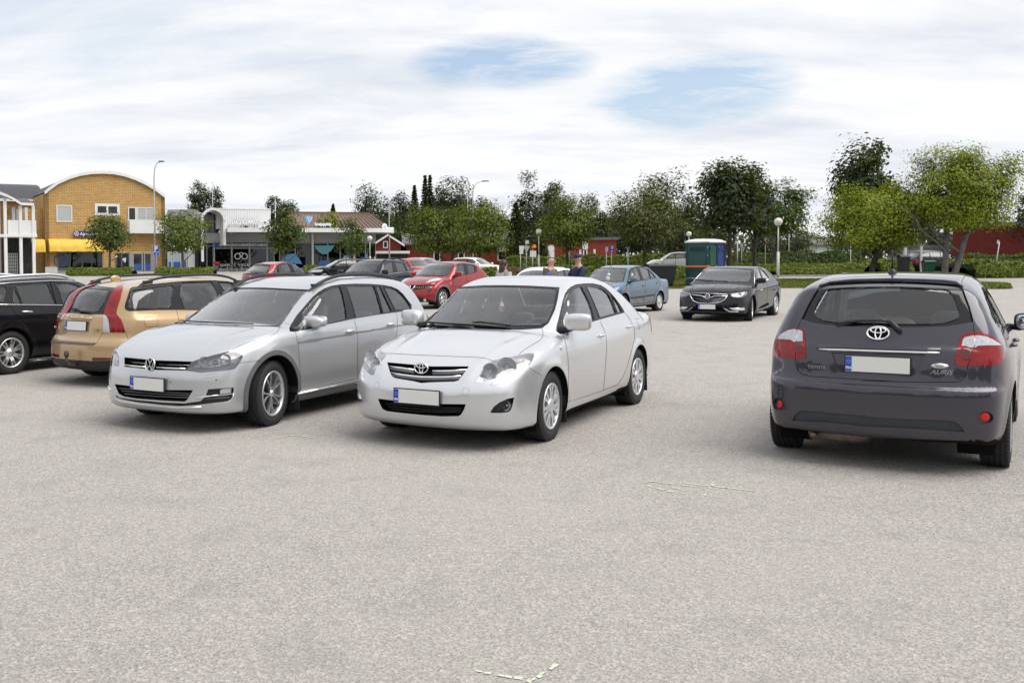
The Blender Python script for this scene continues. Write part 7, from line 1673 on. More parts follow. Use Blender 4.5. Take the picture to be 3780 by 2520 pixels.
plain_house('grey_garage', 'low grey metal garage between the two right-hand trees', 3395, 3500, 948, 915, 95, 6, 'grey_panel', 'roof_grey', flat=True)
# ------------------------------------------------------------------ trees and hedges
def mat_leaf(name, a, b, c_):
    t = NT(name); g = t.n('NewGeometry'); rp = g.outputs['Random Per Island']
    col = t.ramp(rp, [(0., a), (.5, b), (1., c_)])
    d = t.n('BsdfDiffuse'); t.put(d, 'Color', col); tr = t.n('BsdfTranslucent'); t.put(tr, 'Color', t.mix(.5, col, (.30, .34, .03)))
    gl = t.n('BsdfGlossy'); t.put(gl, 'Roughness', .5); t.put(gl, 'Color', (.35, .37, .35))
    m1 = t.n('MixShader'); t.put(m1, 0, .22); t.L.new(d.outputs[0], m1.inputs[1]); t.L.new(tr.outputs[0], m1.inputs[2])
    m2 = t.n('MixShader'); t.put(m2, 0, .06); t.L.new(m1.outputs[0], m2.inputs[1]); t.L.new(gl.outputs[0], m2.inputs[2]); t.L.new(m2.outputs[0], t.out.inputs[0])
mat_leaf('leaf_green', (.040, .068, .014), (.068, .105, .020), (.105, .140, .028)); mat_leaf('leaf_dark', (.016, .028, .012), (.028, .045, .016), (.048, .065, .024))
mat_leaf('leaf_maple', (.055, .085, .012), (.105, .145, .018), (.165, .195, .028)); mat_leaf('leaf_yellow', (.135, .185, .012), (.20, .25, .016), (.29, .32, .026)); mat_leaf('leaf_birch', (.030, .048, .018), (.048, .072, .024), (.072, .098, .034))
mat_leaf('leaf_spruce', (.010, .020, .012), (.017, .031, .016), (.028, .043, .020)); mat_leaf('leaf_lime', (.045, .062, .018), (.088, .098, .028), (.19, .18, .06)); mat_leaf('leaf_hedge', (.075, .115, .012), (.13, .175, .020), (.20, .23, .030)); mat_leaf('leaf_flower', (.20, .12, .10), (.30, .18, .15), (.12, .13, .04))
mat_leaf('grass_blade', (.06, .09, .015), (.11, .135, .025), (.19, .19, .05))
def mat_bark(name, a, b, sc=6):
    t = NT(name); n = t.noise(sc, 6, .65, t.mapping((1, 1, .35))); t.bsdf(t.ramp(n, [(.3, a), (.7, b)]), .95, spec=.1, normal=t.bump(n, .8, .03))
mat_bark('bark', (.035, .028, .022), (.11, .095, .08)); mat_bark('bark_birch', (.06, .055, .05), (.42, .41, .39), 4); mat_bark('bark_grey', (.07, .065, .058), (.20, .19, .175), 5)
NPR = np.random.default_rng(11)
def leaf_mesh(name, C, N, size, mat, parent, aspect=1.0, fold=.25):
    """one small leaf face per point; C centres, N normals"""
    n = len(C); r = NPR.normal(size=(n, 3)); N = N / np.maximum(np.linalg.norm(N, axis=1), 1e-6)[:, None]
    a = np.cross(N, r); a /= np.maximum(np.linalg.norm(a, axis=1), 1e-6)[:, None]; b = np.cross(N, a)
    s = (size * NPR.uniform(.6, 1.35, n))[:, None] if np.isscalar(size) else (size * NPR.uniform(.6, 1.35, n))[:, None]
    V = np.stack([C - a * s * aspect, C - b * s * .55 + N * s * fold, C + a * s * aspect, C + b * s * .55 + N * s * fold], 1).reshape(-1, 3)
    me = bpy.data.meshes.new(name); me.vertices.add(4 * n); me.vertices.foreach_set('co', V.astype(np.float32).ravel())
    me.loops.add(4 * n); me.loops.foreach_set('vertex_index', np.arange(4 * n, dtype=np.int32)); me.polygons.add(n); me.polygons.foreach_set('loop_start', np.arange(0, 4 * n, 4, dtype=np.int32)); me.polygons.foreach_set('loop_total', np.full(n, 4, np.int32)); me.update(calc_edges=True)
    return link(name, me, mat, parent)
def limb(m, p, d, length, r, depth, ends, spread=.55, up=.15):
    pts = [Vector(p)]; dd = Vector(d).normalized(); k = 4
    for i in range(k):
        dd = (dd + Vector((rng.gauss(0, .13), rng.gauss(0, .13), rng.gauss(0, .08) + up * .3))).normalized(); pts.append(pts[-1] + dd * length / k)
    rr = [r * (1 - .13 * i) for i in range(k + 1)]; m.tube(pts, rr, 6 if depth > 1 else 4, False)
    if depth == 0: ends.append(pts[-1]); return
    for i in range(rng.randint(2, 3)):
        ax = Vector((rng.gauss(0, 1), rng.gauss(0, 1), rng.gauss(.15, .6))).normalized(); nd = (dd + ax * spread).normalized()
        limb(m, pts[rng.choice((2, 3, 4))], nd, length * rng.uniform(.55, .8), r * .55, depth - 1, ends, spread, up)
def crown_points(n, c, rad, kind, clumps=None, hollow=.45):
    """leaf positions: clumps spread over an uneven crown with gaps between them"""
    rx, ry, rz = rad; k = clumps or 60; U = NPR.normal(size=(k, 3)); U /= np.linalg.norm(U, axis=1)[:, None]; rr = NPR.uniform(hollow, 1.0, k) ** .6
    lump = 1 + (.16 if k < 140 else .24) * np.sin(U[:, 0] * 5 + NPR.uniform(0, 6)) * np.cos(U[:, 2] * 4 + NPR.uniform(0, 6)) + NPR.normal(0, .07, k)
    if kind == 'cone': t = NPR.uniform(0, 1, k) ** .8; ang = NPR.uniform(0, 6.283, k); q = (1 - t) * NPR.uniform(.35, 1.0, k); K = np.stack([np.cos(ang) * q, np.sin(ang) * q, t * 2 - 1], 1)
    elif kind == 'round': K = U * (rr * lump)[:, None]; K[:, 2] = np.where(K[:, 2] < -.55, -.55 + (K[:, 2] + .55) * .4, K[:, 2])
    elif kind == 'egg': K = U * (rr * lump)[:, None]; w_ = 1 - .45 * np.clip((K[:, 2] + .1), 0, 1); K[:, 0] *= w_; K[:, 1] *= w_
    elif kind == 'vase': K = U * (rr * lump)[:, None]; w_ = .62 + .38 * np.clip(K[:, 2] + .6, 0, 1); K[:, 0] *= w_; K[:, 1] *= w_
    else: K = U * (rr * lump)[:, None]
    K = K * np.array(rad) + np.array(c); cs = NPR.uniform(.55, 1.25, k); idx = NPR.choice(k, n, p=cs ** 2 / (cs ** 2).sum()); base = (rx + ry + rz) / 3 * (.23 if k < 140 else .155)
    off = np.clip(NPR.normal(size=(n, 3)), -1.7, 1.7) * (base * cs[idx])[:, None] * np.array([1, 1, .72]); P = K[idx] + off
    out = P - np.array(c); out /= np.maximum(np.linalg.norm(out, axis=1), 1e-6)[:, None]; Nn = out * .8 + np.array([0, 0, .6]) + NPR.normal(size=(n, 3)) * .36
    return P, Nn
def tree(name, label, u, vt, vb, hw, Y, kind='round', leaf='leaf_green', n=3500, size=None, bark='bark', trunk_r=None, clumps=None, group=None, base_u=None, stems=1, cat='tree', hollow=.45, branchy=3, gap=0, lai=4.6):
    """u centre, vt and vb crown top and bottom in the photo, hw half width, Y distance"""
    s = Y / CAM_F; top = at(u, vt, Y).z; bot = at(u, vb, Y).z; X = at(u, vb, Y).x; g = GZ(Y); rx = hw * s; rz = (top - bot) / 2; cz = (top + bot) / 2
    bx = X if base_u is None else at(base_u, vb, Y).x
    o = tag(empty(name, (bx, Y, g)), label, cat, group or None); c = np.array([X - bx, 0, cz - g]); H = top - g; tr = trunk_r or max(.09, H * .022); m = MB(); ends = []
    for st in range(stems):
        ox = (st - (stems - 1) / 2) * tr * 2.2; lean = Vector((X - bx + ox * 2 + rng.gauss(0, .1), rng.gauss(0, .2), 0)); b0 = Vector((ox, 0, -.15)); hb = max(bot - g, .6)
        if kind == 'cone': m.tube([b0, b0 + Vector((0, 0, H * .5)), Vector((X - bx, 0, H * .98))], [tr, tr * .6, .02], 7, False); continue
        p1 = b0 + lean * .45 + Vector((0, 0, hb * .75)); p2 = b0 + lean * .8 + Vector((rng.gauss(0, .12), 0, hb + rz * .5)); p3 = Vector((X - bx, 0, hb + rz * 1.3)); m.tube([b0, b0.lerp(p1, .12) , p1, p2, p3], [tr * 1.35, tr * 1.02, tr * .85, tr * .6, tr * .22], 9, False)
        for i in range(branchy + 2):
            t = i / (branchy + 1); q = p1.lerp(p3, t * .8); a = rng.uniform(0, 6.283); d = Vector((math.cos(a), math.sin(a) * .8, rng.uniform(.25, .8))); limb(m, q, d, min(rx, rz) * rng.uniform(.55, .8), tr * (.45 - .25 * t), 2, ends)
    m.build('trunk', bark, o); P, Nn = crown_points(n, c, (rx * .93, rx * .82, rz * .93), kind, clumps, hollow)
    if ends and gap:
        E = np.array([e[:] for e in ends]); k_ = int(n * .3); P[:k_] = E[NPR.integers(0, len(E), k_)] + NPR.normal(size=(k_, 3)) * rx * .12
    if kind == 'cone':      # tiers of drooping boughs
        t = NPR.uniform(0, 1, n) ** .85; ang = NPR.integers(0, 9, n) * .7 + NPR.normal(0, .16, n) + np.floor(t * 22) * 1.3; q = (1 - t) ** .85 * NPR.uniform(.15, 1.0, n) ** .6
        P = np.stack([c[0] + np.cos(ang) * q * rx, np.sin(ang) * q * rx, (np.floor(t * 22) / 22 + NPR.uniform(0, .022, n)) * (top - bot) + bot - g - q * rx * .35], 1); Nn = NPR.normal(size=(n, 3)) * .5 + np.array([0, 0, 1])
    if kind == 'birch':     # drooping twigs
        P[:, 2] -= np.abs(NPR.normal(0, .5, n)) * rz * .16
    sz = size or min(.42, max(.10, math.sqrt(lai * math.pi * rx * rz / (1.1 * n)))); leaf_mesh('crown', P, Nn, sz, leaf, o, 1.0 if kind != 'cone' else 1.3); return o
T1 = lambda x, y: (x / 2.45, 560 + y / 2.45)
tree('rowan_tree', 'dark green young tree in front of the yellow brick building', 402, 772, 940, 82, 87, 'egg', 'leaf_green', 3600, bark='bark_grey', hollow=.3, clumps=80)
tree('maple_tree', 'round bright green tree in front of the blue shopfront, right of the street light', 676, 770, 945, 92, 87, 'round', 'leaf_maple', 4200, bark='bark_grey', clumps=80)
tree('rowan_tree', 'thin green tree in front of the white lettered fascia and shop', 1052, 765, 955, 74, 86, 'egg', 'leaf_green', 2800, bark='bark_grey', hollow=.2, clumps=60)
tree('rowan_tree', 'compact green tree in front of the curved canopy, beside a globe lamp', 1292, 805, 955, 55, 86, 'round', 'leaf_green', 2600, bark='bark_grey')
tree('climbing_shrub', 'yellow-green climbing shrub on the brown shop roof', 1210, 786, 862, 42, 101.5, 'round', 'leaf_yellow', 1600, cat='shrub')
tree('birch_tree', 'dark feathery birch behind the white entrance arch', 738, 668, 800, 48, 135, 'egg', 'leaf_dark', 2200, bark='bark_birch'); tree('birch_tree', 'narrow dark birch with an antenna mast beside it, behind the white fascia', 800, 684, 800, 26, 135, 'egg', 'leaf_dark', 1200, bark='bark_birch')
tree('pine_tree', 'dark pine rising behind the right end of the white fascia', 1015, 713, 850, 36, 132, 'egg', 'leaf_dark', 1700); tree('pine_tree', 'dark ragged pine behind the thin green tree', 1062, 722, 850, 42, 134, 'egg', 'leaf_dark', 1700, hollow=.2)
tree('spruce_tree', 'small spruce tip above the middle of the brown roof', 1230, 752, 830, 22, 140, 'cone', 'leaf_spruce', 700)
tree('larch_tree', 'tall open larch standing above the right end of the brown roof', 1356, 654, 850, 58, 140, 'egg', 'leaf_dark', 1500, lai=2.0, hollow=.05, clumps=90, branchy=8)
tree('birch_tree', 'dark birch right of the tall larch', 1425, 732, 930, 42, 138, 'egg', 'leaf_dark', 1900, bark='bark_birch'); tree('pine_tree', 'dark pine left of the two slim spruces', 1482, 700, 930, 50, 140, 'egg', 'leaf_dark', 2400)
tree('spruce_tree', 'slim dark spruce in front of the tall wood', 1531, 682, 860, 32, 142, 'cone', 'leaf_spruce', 1500); tree('spruce_tree', 'left one of the twin tall spruce tips', 1570, 645, 860, 30, 142, 'cone', 'leaf_spruce', 1500); tree('spruce_tree', 'right one of the twin tall spruce tips', 1588, 643, 860, 30, 143, 'cone', 'leaf_spruce', 1500)
tree('birch_tree', 'broad dark round tree, highest of the wood left of centre', 1668, 634, 850, 78, 145, 'round', 'leaf_dark', 4200, bark='bark_birch'); tree('birch_tree', 'feathery birch right of the white mast', 1790, 700, 900, 46, 140, 'birch', 'leaf_birch', 2000, bark='bark_birch', hollow=.2)
tree('pine_tree', 'dark tree filling the gap behind the leafy trees', 1440, 790, 960, 85, 126, 'round', 'leaf_dark', 3000); tree('pine_tree', 'dark tree below the broad round crown', 1610, 760, 950, 80, 128, 'round', 'leaf_dark', 3000); tree('pine_tree', 'dark tree behind the rightmost leafy tree', 1730, 760, 950, 70, 130, 'round', 'leaf_dark', 2600)
tree('maple_tree', 'leafy green tree, left of the three before the red brick wing', 1580, 758, 950, 78, 83, 'round', 'leaf_maple', 4000, bark='bark', clumps=80); tree('maple_tree', 'leafy green tree, middle of the three before the red brick wing', 1668, 768, 955, 66, 84, 'round', 'leaf_green', 3200, bark='bark'); tree('maple_tree', 'leafy green tree, right and largest of the three before the red brick wing', 1772, 742, 955, 112, 79, 'round', 'leaf_maple', 5200, bark='bark', clumps=90)
tree('birch_tree', 'tall dark birch behind the spruce, left of the no-entry sign', 1950, 644, 930, 55, 112, 'egg', 'leaf_dark', 3600, bark='bark_birch'); tree('spruce_tree', 'spruce with drooping boughs beside the white signs', 1905, 745, 962, 62, 104, 'cone', 'leaf_spruce', 3200); tree('spruce_tree', 'smaller spruce right of the no-entry sign', 1998, 840, 965, 40, 104, 'cone', 'leaf_spruce', 1600)
tree('birch_tree', 'feathery birch behind the round maple, left one', 2020, 668, 880, 42, 116, 'birch', 'leaf_birch', 2200, bark='bark_birch', hollow=.2); tree('birch_tree', 'tall birch rising behind the round maple', 2066, 652, 880, 48, 118, 'birch', 'leaf_birch', 2600, bark='bark_birch'); tree('birch_tree', 'slender single birch between the round maple and the lime tree', 2171, 706, 850, 36, 124, 'birch', 'leaf_birch', 1600, bark='bark_birch'); tree('birch_tree', 'low dark birch left of the lime tree', 2215, 775, 930, 45, 120, 'egg', 'leaf_dark', 2000, bark='bark_birch')
tree('maple_tree', 'round yellow-green maple behind the two men', 2096, 722, 922, 106, 74, 'egg', 'leaf_maple', 5600, bark='bark', clumps=90); tree('lime_tree', 'broad olive-green lime tree with pale leaf tips behind the blue saloon', 2382, 688, 915, 128, 74, 'round', 'leaf_lime', 6500, bark='bark', clumps=110)
tree('birch_tree', 'big dark birch high behind the lime tree', 2452, 622, 900, 84, 112, 'birch', 'leaf_dark', 4600, bark='bark_birch', clumps=70); tree('birch_tree', 'grey-green birch between the lime tree and the dark maple', 2555, 690, 930, 48, 112, 'birch', 'leaf_birch', 2600, bark='bark_birch'); tree('birch_tree', 'dark thicket tree left of the portable toilets', 2490, 780, 960, 75, 100, 'round', 'leaf_dark', 2800)
tree('maple_tree', 'large dark green maple behind the portable toilets', 2690, 592, 888, 118, 76, 'round', 'leaf_dark', 7000, bark='bark', clumps=110, base_u=2695, size=.17); tree('maple_tree', 'dark green maple leaning right beside the large dark one', 2778, 612, 885, 85, 78, 'egg', 'leaf_dark', 4500, bark='bark', base_u=2788, size=.17); tree('maple_tree', 'dark olive tree behind the globe lamp in front of the cottage', 2900, 660, 892, 92, 84, 'round', 'leaf_green', 4200, bark='bark', base_u=2840)
tree('birch_tree', 'pale low willow behind the right-hand hedge', 2930, 820, 960, 80, 112, 'birch', 'leaf_birch', 2400, bark='bark_birch'); tree('birch_tree', 'low distant trees right of the red barn', 2990, 862, 930, 50, 165, 'round', 'leaf_birch', 1200, bark='bark_birch')
tree('poplar_tree', 'tall dark loose-leaved tree behind the yellow-green trees', 3170, 518, 800, 112, 92, 'egg', 'leaf_dark', 4200, bark='bark', hollow=.15, clumps=120, size=.22, gap=1)
tree('ash_tree', 'spreading yellow-green tree with a short trunk above the hatchback, left one', 3225, 678, 945, 195, 58, 'round', 'leaf_yellow', 26000, bark='bark', clumps=260, base_u=3213, size=.078, trunk_r=.19); tree('ash_tree', 'tall yellow-green tree with a leaning grey trunk above the hatchback, right one', 3535, 545, 885, 195, 56, 'round', 'leaf_yellow', 29000, bark='bark_grey', clumps=280, base_u=3500, size=.078, trunk_r=.20, stems=2)
tree('birch_tree', 'dark tree cut by the right edge', 3790, 700, 915, 62, 88, 'egg', 'leaf_dark', 2400); tree('birch_tree', 'dark undergrowth tree behind the left yellow-green trunk', 3150, 880, 955, 75, 100, 'round', 'leaf_dark', 2200); tree('birch_tree', 'dark undergrowth tree behind the right yellow-green trunk', 3330, 870, 955, 85, 100, 'round', 'leaf_dark', 2400)
tree('birch_tree', 'low dark tree behind the grey garage', 3450, 820, 930, 60, 110, 'round', 'leaf_dark', 1800); tree('birch_tree', 'dark tree far behind the red pavilion', 2250, 800, 930, 70, 128, 'round', 'leaf_dark', 2200); tree('birch_tree', 'dark trees far right of the large dark maple', 2830, 850, 950, 70, 118, 'round', 'leaf_dark', 2000)
tree('pine_tree', 'dark far tree behind the portable toilets', 2640, 830, 950, 70, 118, 'round', 'leaf_dark', 2000)
for i_, (u_, vt_, hw_) in enumerate(((1395, 770, 55), (1500, 745, 60), (1560, 735, 55), (1715, 720, 60), (1845, 790, 60), (1905, 800, 50), (2130, 790, 60), (2290, 760, 60), (2330, 790, 60), (2400, 760, 60), (2520, 770, 55), (2600, 800, 60))):
    tree('birch_tree', ('dark background tree, number %s from the left in the far row behind the park' % ('first', 'second', 'third', 'fourth', 'fifth', 'sixth', 'seventh', 'eighth', 'ninth', 'tenth', 'eleventh', 'twelfth')[i_]).replace('number ', ''), u_, vt_, 950, hw_, 152 + (i_ % 3) * 4, 'round', 'leaf_dark', 2000, group='far row of dark trees')
def hedge(name, label, u0, u1, vt, vb, Y, depth=1.2, leaf='leaf_hedge', n=2600, size=.09, Y1=None, ground_v=True, h=None, kind=None, cat='hedge'):
    p0 = at(u0, vb, Y); p1 = at(u1, vb, Y1 or Y); d = Vector((p1.x - p0.x, (Y1 or Y) - Y, 0)); L = d.length; z0 = GZ(Y); hh = h or (at((u0 + u1) / 2, vt, Y).z - z0)
    o = tag(empty(name, (p0.x, Y, z0), math.atan2(d.y, d.x)), label, cat); 
    if kind: o['kind'] = kind
    m = MB(); k = max(4, int(L / 1.2)); rows = []
    for i in range(k + 1):
        x = L * i / k; e = .75 if i in (0, k) else 1.0; hq = hh * (.80 + .10 * math.sin(i * 1.7) + rng.uniform(-.05, .05)) * e; w = depth * .42 * e
        rows.append([(x, -w, .0), (x, -w * 1.05, hq * .55), (x, -w * .6, hq * .95), (x, w * .6, hq * .95), (x, w, hq * .5), (x, w, 0)])
    m.grid(rows); m.build('branches', 'hedge_core', o)
    q = NPR.uniform(0, 1, (n, 3)); x = q[:, 0] * L; t = q[:, 1]; lum = .88 + .12 * np.sin(x * 2.1) * np.sin(x * .7 + 1); front = NPR.uniform(0, 1, n)
    yy = np.where(front < .62, -depth / 2 * (1 - .25 * t ** 3), NPR.uniform(-1, 1, n) * depth / 2 * .9) + NPR.normal(0, .06, n); zz = np.where(front < .62, t * hh * lum, hh * lum) + NPR.normal(0, .05, n) * (hh > .4)
    P = np.stack([x, yy, np.maximum(zz, .02)], 1); N = np.stack([NPR.normal(0, .5, n), np.where(front < .62, -1, 0) + NPR.normal(0, .5, n), np.where(front < .62, .4, 1) + NPR.normal(0, .3, n)], 1)
    leaf_mesh('leaves', P, N, size, leaf, o); return o
simple('hedge_core', (.022, .032, .010), .95, spec=.1)
hedge('clipped_hedge', 'low clipped hedge before the yellow brick building', 262, 498, 990, 1022, 82, 2.6, n=3600); hedge('clipped_hedge', 'low clipped hedge before the blue shopfront', 582, 795, 988, 1010, 83, 2.4, n=3000); hedge('clipped_hedge', 'low hedge in front of the blue window films, left of the black estate', 1122, 1262, 982, 1012, 78, 1.6, n=2200)
hedge('clipped_hedge', 'long green hedge behind the old white saloon', 1872, 2150, 946, 982, 84, 1.5, n=4200, size=.11); hedge('clipped_hedge', 'long green hedge behind the blue saloon', 2150, 2400, 940, 982, 84, 1.5, n=4200, size=.11); hedge('clipped_hedge', 'green hedge behind the white SUV', 2400, 2560, 940, 978, 86, 1.5, n=2600, size=.11)
hedge('flower_bed', 'dry pinkish flower bed before the long hedge', 1820, 2060, 972, 992, 78, 1.6, 'leaf_flower', 1800, .09, h=.55, cat='flower bed'); hedge('flower_bed', 'pink flowering bed below the lime tree', 2320, 2400, 965, 985, 76, 1.6, 'leaf_flower', 900, .09, h=.6, cat='flower bed')
hedge('low_shrubs', 'low green shrubs behind the woman', 1775, 1830, 986, 1018, 62, 1.6, n=1200, size=.10, h=.75, cat='shrubs'); hedge('low_shrubs', 'low green shrubs between the maple trunk and the capped man', 2040, 2190, 972, 1000, 66, 1.4, n=1800, size=.10, h=.8, cat='shrubs'); hedge('low_shrubs', 'low green shrubs between the dumpster and the portable toilets', 2480, 2540, 990, 1022, 60, 1.6, n=1500, size=.10, h=.75, cat='shrubs')
hedge('clipped_hedge', 'dark hedge along the road right of the portable toilets', 2690, 3160, 930, 968, 92, 2.2, 'leaf_green', 4800, .13); hedge('low_shrubs', 'green planting strip behind the globe lamp', 2690, 3230, 964, 990, 80, 2.5, 'leaf_hedge', 5200, .10, h=.6, cat='shrubs'); hedge('low_shrubs', 'weedy planting strip in front of the lamp post road', 2850, 3090, 1000, 1028, 67, 1.5, 'leaf_hedge', 2600, .09, h=.55, cat='shrubs')
hedge('low_shrubs', 'green shrubs left of the black SUV', 3215, 3330, 940, 995, 70, 3.0, 'leaf_hedge', 2600, .10, h=1.0, cat='shrubs'); hedge('clipped_hedge', 'dark hedge below the dark red brick wall', 3560, 3860, 938, 968, 82, 1.8, 'leaf_green', 3400, .12); hedge('low_shrubs', 'spreading juniper shrubs right of the leaning grey trunk', 3530, 3715, 945, 1002, 62, 4.2, 'leaf_hedge', 4200, .10, h=1.05, cat='shrubs'); hedge('low_shrubs', 'weedy verge end right of the hatchback roof', 3560, 3680, 1000, 1040, 46, 2.2, 'leaf_hedge', 1600, .06, h=.28, cat='shrubs')
# lawns and verges
def lawn(name, pts, mat='lawn', tufts=1200, dz=.012, hgt=.07):
    poly = []
    for u, v, Y in pts: p = at(u, v, Y); poly.append((p.x, Y))
    o = sheet(name, mat, poly, dz, thick=.1); xs = [p[0] for p in poly]; ys = [p[1] for p in poly]; C = []
    from_poly = poly
    while len(C) < tufts:
        x, y = rng.uniform(min(xs), max(xs)), rng.uniform(min(ys), max(ys))
        if inpoly((x, y), from_poly): C.append((x, y, GZ(y) + dz + hgt * .4))
    C = np.array(C); N = NPR.normal(size=(len(C), 3)) * np.array([1, 1, .15]); q = leaf_mesh(name + '_blades', C, N, hgt, 'grass_blade', None, .5); tag(q, 'short grass blades standing on the ' + name.replace('_', ' '), 'grass', kind='stuff'); return o
lawn('front_lawn', [(2440, 1000, 47.5), (3240, 1000, 47), (3240, 1000, 60.5), (2440, 1000, 62)], tufts=9000, hgt=.06)
lawn('lamp_verge', [(2600, 1000, 75), (3260, 1000, 75), (3260, 1000, 84), (2600, 1000, 84)], 'rough_grass', 3200, hgt=.14)
lawn('left_verge', [(1780, 1000, 58), (2540, 1000, 56), (2540, 1000, 90), (1780, 1000, 90)], 'rough_grass', 4200, hgt=.09)
lawn('right_verge', [(3180, 1000, 60), (3560, 1000, 60), (3720, 1000, 66), (3720, 1000, 76), (3180, 1000, 78)], 'rough_grass', 3600, hgt=.12)
lawn('far_field', [(-1500, 1000, 118), (6000, 1000, 118), (6000, 1000, 300), (-1500, 1000, 300)], 'rough_grass', 200, hgt=.2)
for (u0, u1, Y) in ((2840, 3260, 65.6),):
    p, q = at(u0, 1000, Y), at(u1, 1000, Y); m = MB(); m.box(((p.x + q.x) / 2, Y, GZ(Y) + .02), (q.x - p.x, .15, .22)); tag(m.build('kerb', 'kerb_stone', bevel=.02), kind='structure')

def far_wood():
    # closed belt of far trees that reads as one mass
    n = 26000; X0, X1, Y0 = -120.0, 190.0, 172.0; x = NPR.uniform(X0, X1, n); y = Y0 + NPR.uniform(0, 14, n); z0 = GZ(200)
    h = 4.6 + 1.1 * np.sin(x * .21) + .9 * np.sin(x * .53 + 1) + .7 * np.sin(x * 1.3 + 2) + 2.2 * (x < 58) * sstep((58 - x) / 14) * (x > -20)
    t_ = NPR.uniform(0, 1, n); P = np.stack([x, y, z0 + t_ * h], 1); N = np.stack([NPR.normal(0, .5, n), -1 + NPR.normal(0, .4, n), .7 + NPR.normal(0, .4, n)], 1)
    o = leaf_mesh('far_wood', P, N, .42, 'leaf_dark', None); tag(o, 'low dark wood closing the view behind houses and park trees', 'wood', kind='stuff')
far_wood()
def rear_wood():
    # tree line on the far side of the car park, behind the viewer; the photo shows it only as dark reflections in paint and glass
    n = 9000; a = NPR.uniform(R(178), R(330), n); d = 46 + NPR.uniform(0, 6, n); h = 7.5 + 2.2 * np.sin(a * 19) + 1.3 * np.sin(a * 43 + 1); P = np.stack([np.cos(a) * d, np.sin(a) * d, NPR.uniform(0, 1, n) ** .9 * h], 1)
    o = leaf_mesh('rear_wood', P, -P * np.array([1, 1, 0]) + NPR.normal(size=(n, 3)) * 8 + np.array([0, 0, 20]), .62, 'leaf_dark', None); tag(o, 'dark tree line mirrored in the paint of the cars', 'wood', kind='stuff')
rear_wood()
# ------------------------------------------------------------------ street furniture
simple('globe', (.66, .62, .52), .25, coat=.6, var=.06); simple('paint_pole', (.52, .54, .52), .5); simple('sign_red', (.62, .02, .015), .4); simple('sign_orange', (.75, .33, .03), .4); simple('sign_white', (.68, .68, .66), .5, var=.06); simple('sign_back', (.42, .43, .43), .5, .5); simple('sign_yellow', (.75, .45, .02), .4)
simple('toilet_teal', (.008, .055, .062), .42, var=.10, vscale=3); simple('toilet_green', (.010, .075, .045), .42, var=.10, vscale=3); simple('toilet_blue', (.020, .035, .17), .42, var=.10, vscale=3); simple('toilet_roof', (.66, .66, .64), .6, var=.06); simple('strap_orange', (.85, .18, .02), .5)
simple('bin_black', (.008, .009, .013), .45, var=.2); simple('skin', (.46, .27, .20), .6); simple('hair_brown', (.045, .022, .016), .55, var=.4, vscale=40); simple('knit_grey', (.44, .41, .38), .9, var=.12, vscale=30); simple('cloth_navy', (.010, .016, .060), .8, var=.15); simple('cloth_brown', (.11, .095, .085), .8, var=.2); simple('cloth_jeans', (.035, .05, .09), .85); simple('cloth_blue', (.02, .10, .45), .7); simple('shoe', (.03, .028, .026), .7); simple('bike_black', (.02, .02, .022), .4, .3); simple('flower_red', (.55, .02, .06), .7, var=.3, vscale=20)
def globe_lamp(u, v, rpx, v_base, Y, label, thick_to=.45):
    p = at(u, v, Y); g = GZ(Y); r = rpx * Y / CAM_F; o = tag(empty('globe_lamp', (p.x, Y, g)), label, 'lamp post', 'globe lamps'); h = p.z - g
    m = MB(); hb = h * thick_to; m.tube([(0, 0, -.1), (0, 0, hb)], .085, 12); m.lathe([(.085, hb), (.06, hb + .06), (.052, hb + .08)], 12, 'z'); m.tube([(0, 0, hb + .05), (0, 0, h - r * .95)], .045, 10); m.build('pole', 'paint_pole', o)
    m = MB(); m.lathe([(.088, .0), (.092, .30), (.088, .30)], 12, 'z'); m.build('pole_foot', 'pole_dark', o)
    m = MB(); m.lathe([(.05, h - r * 1.15), (.09, h - r * 1.0), (.11, h - r * .86), (.06, h - r * .84)], 16, 'z'); m.build('collar', 'pole_dark', o)
    m = MB(); m.lathe([(max(.001, r * math.sin(t)), h - r * math.cos(t)) for t in np.linspace(.02, math.pi - .001, 20)], 28, 'z'); m.build('globe', 'globe', o); return o
globe_lamp(2873, 819, 15, 1043, 64, 'white globe lamp with a thick pole foot right of the black saloon'); globe_lamp(1989, 856, 11.5, 990, 74, 'white globe lamp with a cream pole between the signs and the round maple'); globe_lamp(2543, 864, 9.5, 980, 92, 'small globe lamp directly behind the portable toilets'); globe_lamp(1365, 880, 9.5, 985, 90, 'small globe lamp before the curved canopy end')
def street_light(u_base, v_top, Y, arm_u, arm_v, label, r=.085):
    p = at(u_base, 900, Y); g = GZ(Y); o = tag(empty('street_light', (p.x, Y, g)), label, 'street light', 'tall street lights'); t = at(arm_u, arm_v, Y); h = t.z - g; dx = t.x - p.x
    tilt = at(u_base - 6, 700, Y).x - at(u_base, 700, Y).x; m = MB(); pts = [(0, 0, -.1), (0, 0, h * .45), (0, 0, h * .86), (dx * .10, 0, h * .94), (dx * .38, 0, h * .985), (dx * .85, 0, h)]; m.tube(pts, [r, r * .9, r * .65, r * .55, r * .5, r * .4], 10); m.build('pole', 'pole_grey', o)
    V, F = superell(abs(dx) * .22 + .12, .16, .07, .6); m = MB(); m.add([Vector(v) + Vector((dx * 1.0, 0, h + .02)) for v in V], F, True); m.build('lamp_head', 'pole_dark', o); return o
street_light(572, 597, 86, 596, 597, 'tall grey street light with parking sign before the yellow brick building'); street_light(1437, 728, 104, 1462, 729, 'street light with a bent arm right of the curved canopy'); street_light(1746, 672, 112, 1792, 669, 'street light with a long arm above the leafy trees'); street_light(1040, 768, 108, 1072, 767, 'street light behind the thin green tree')
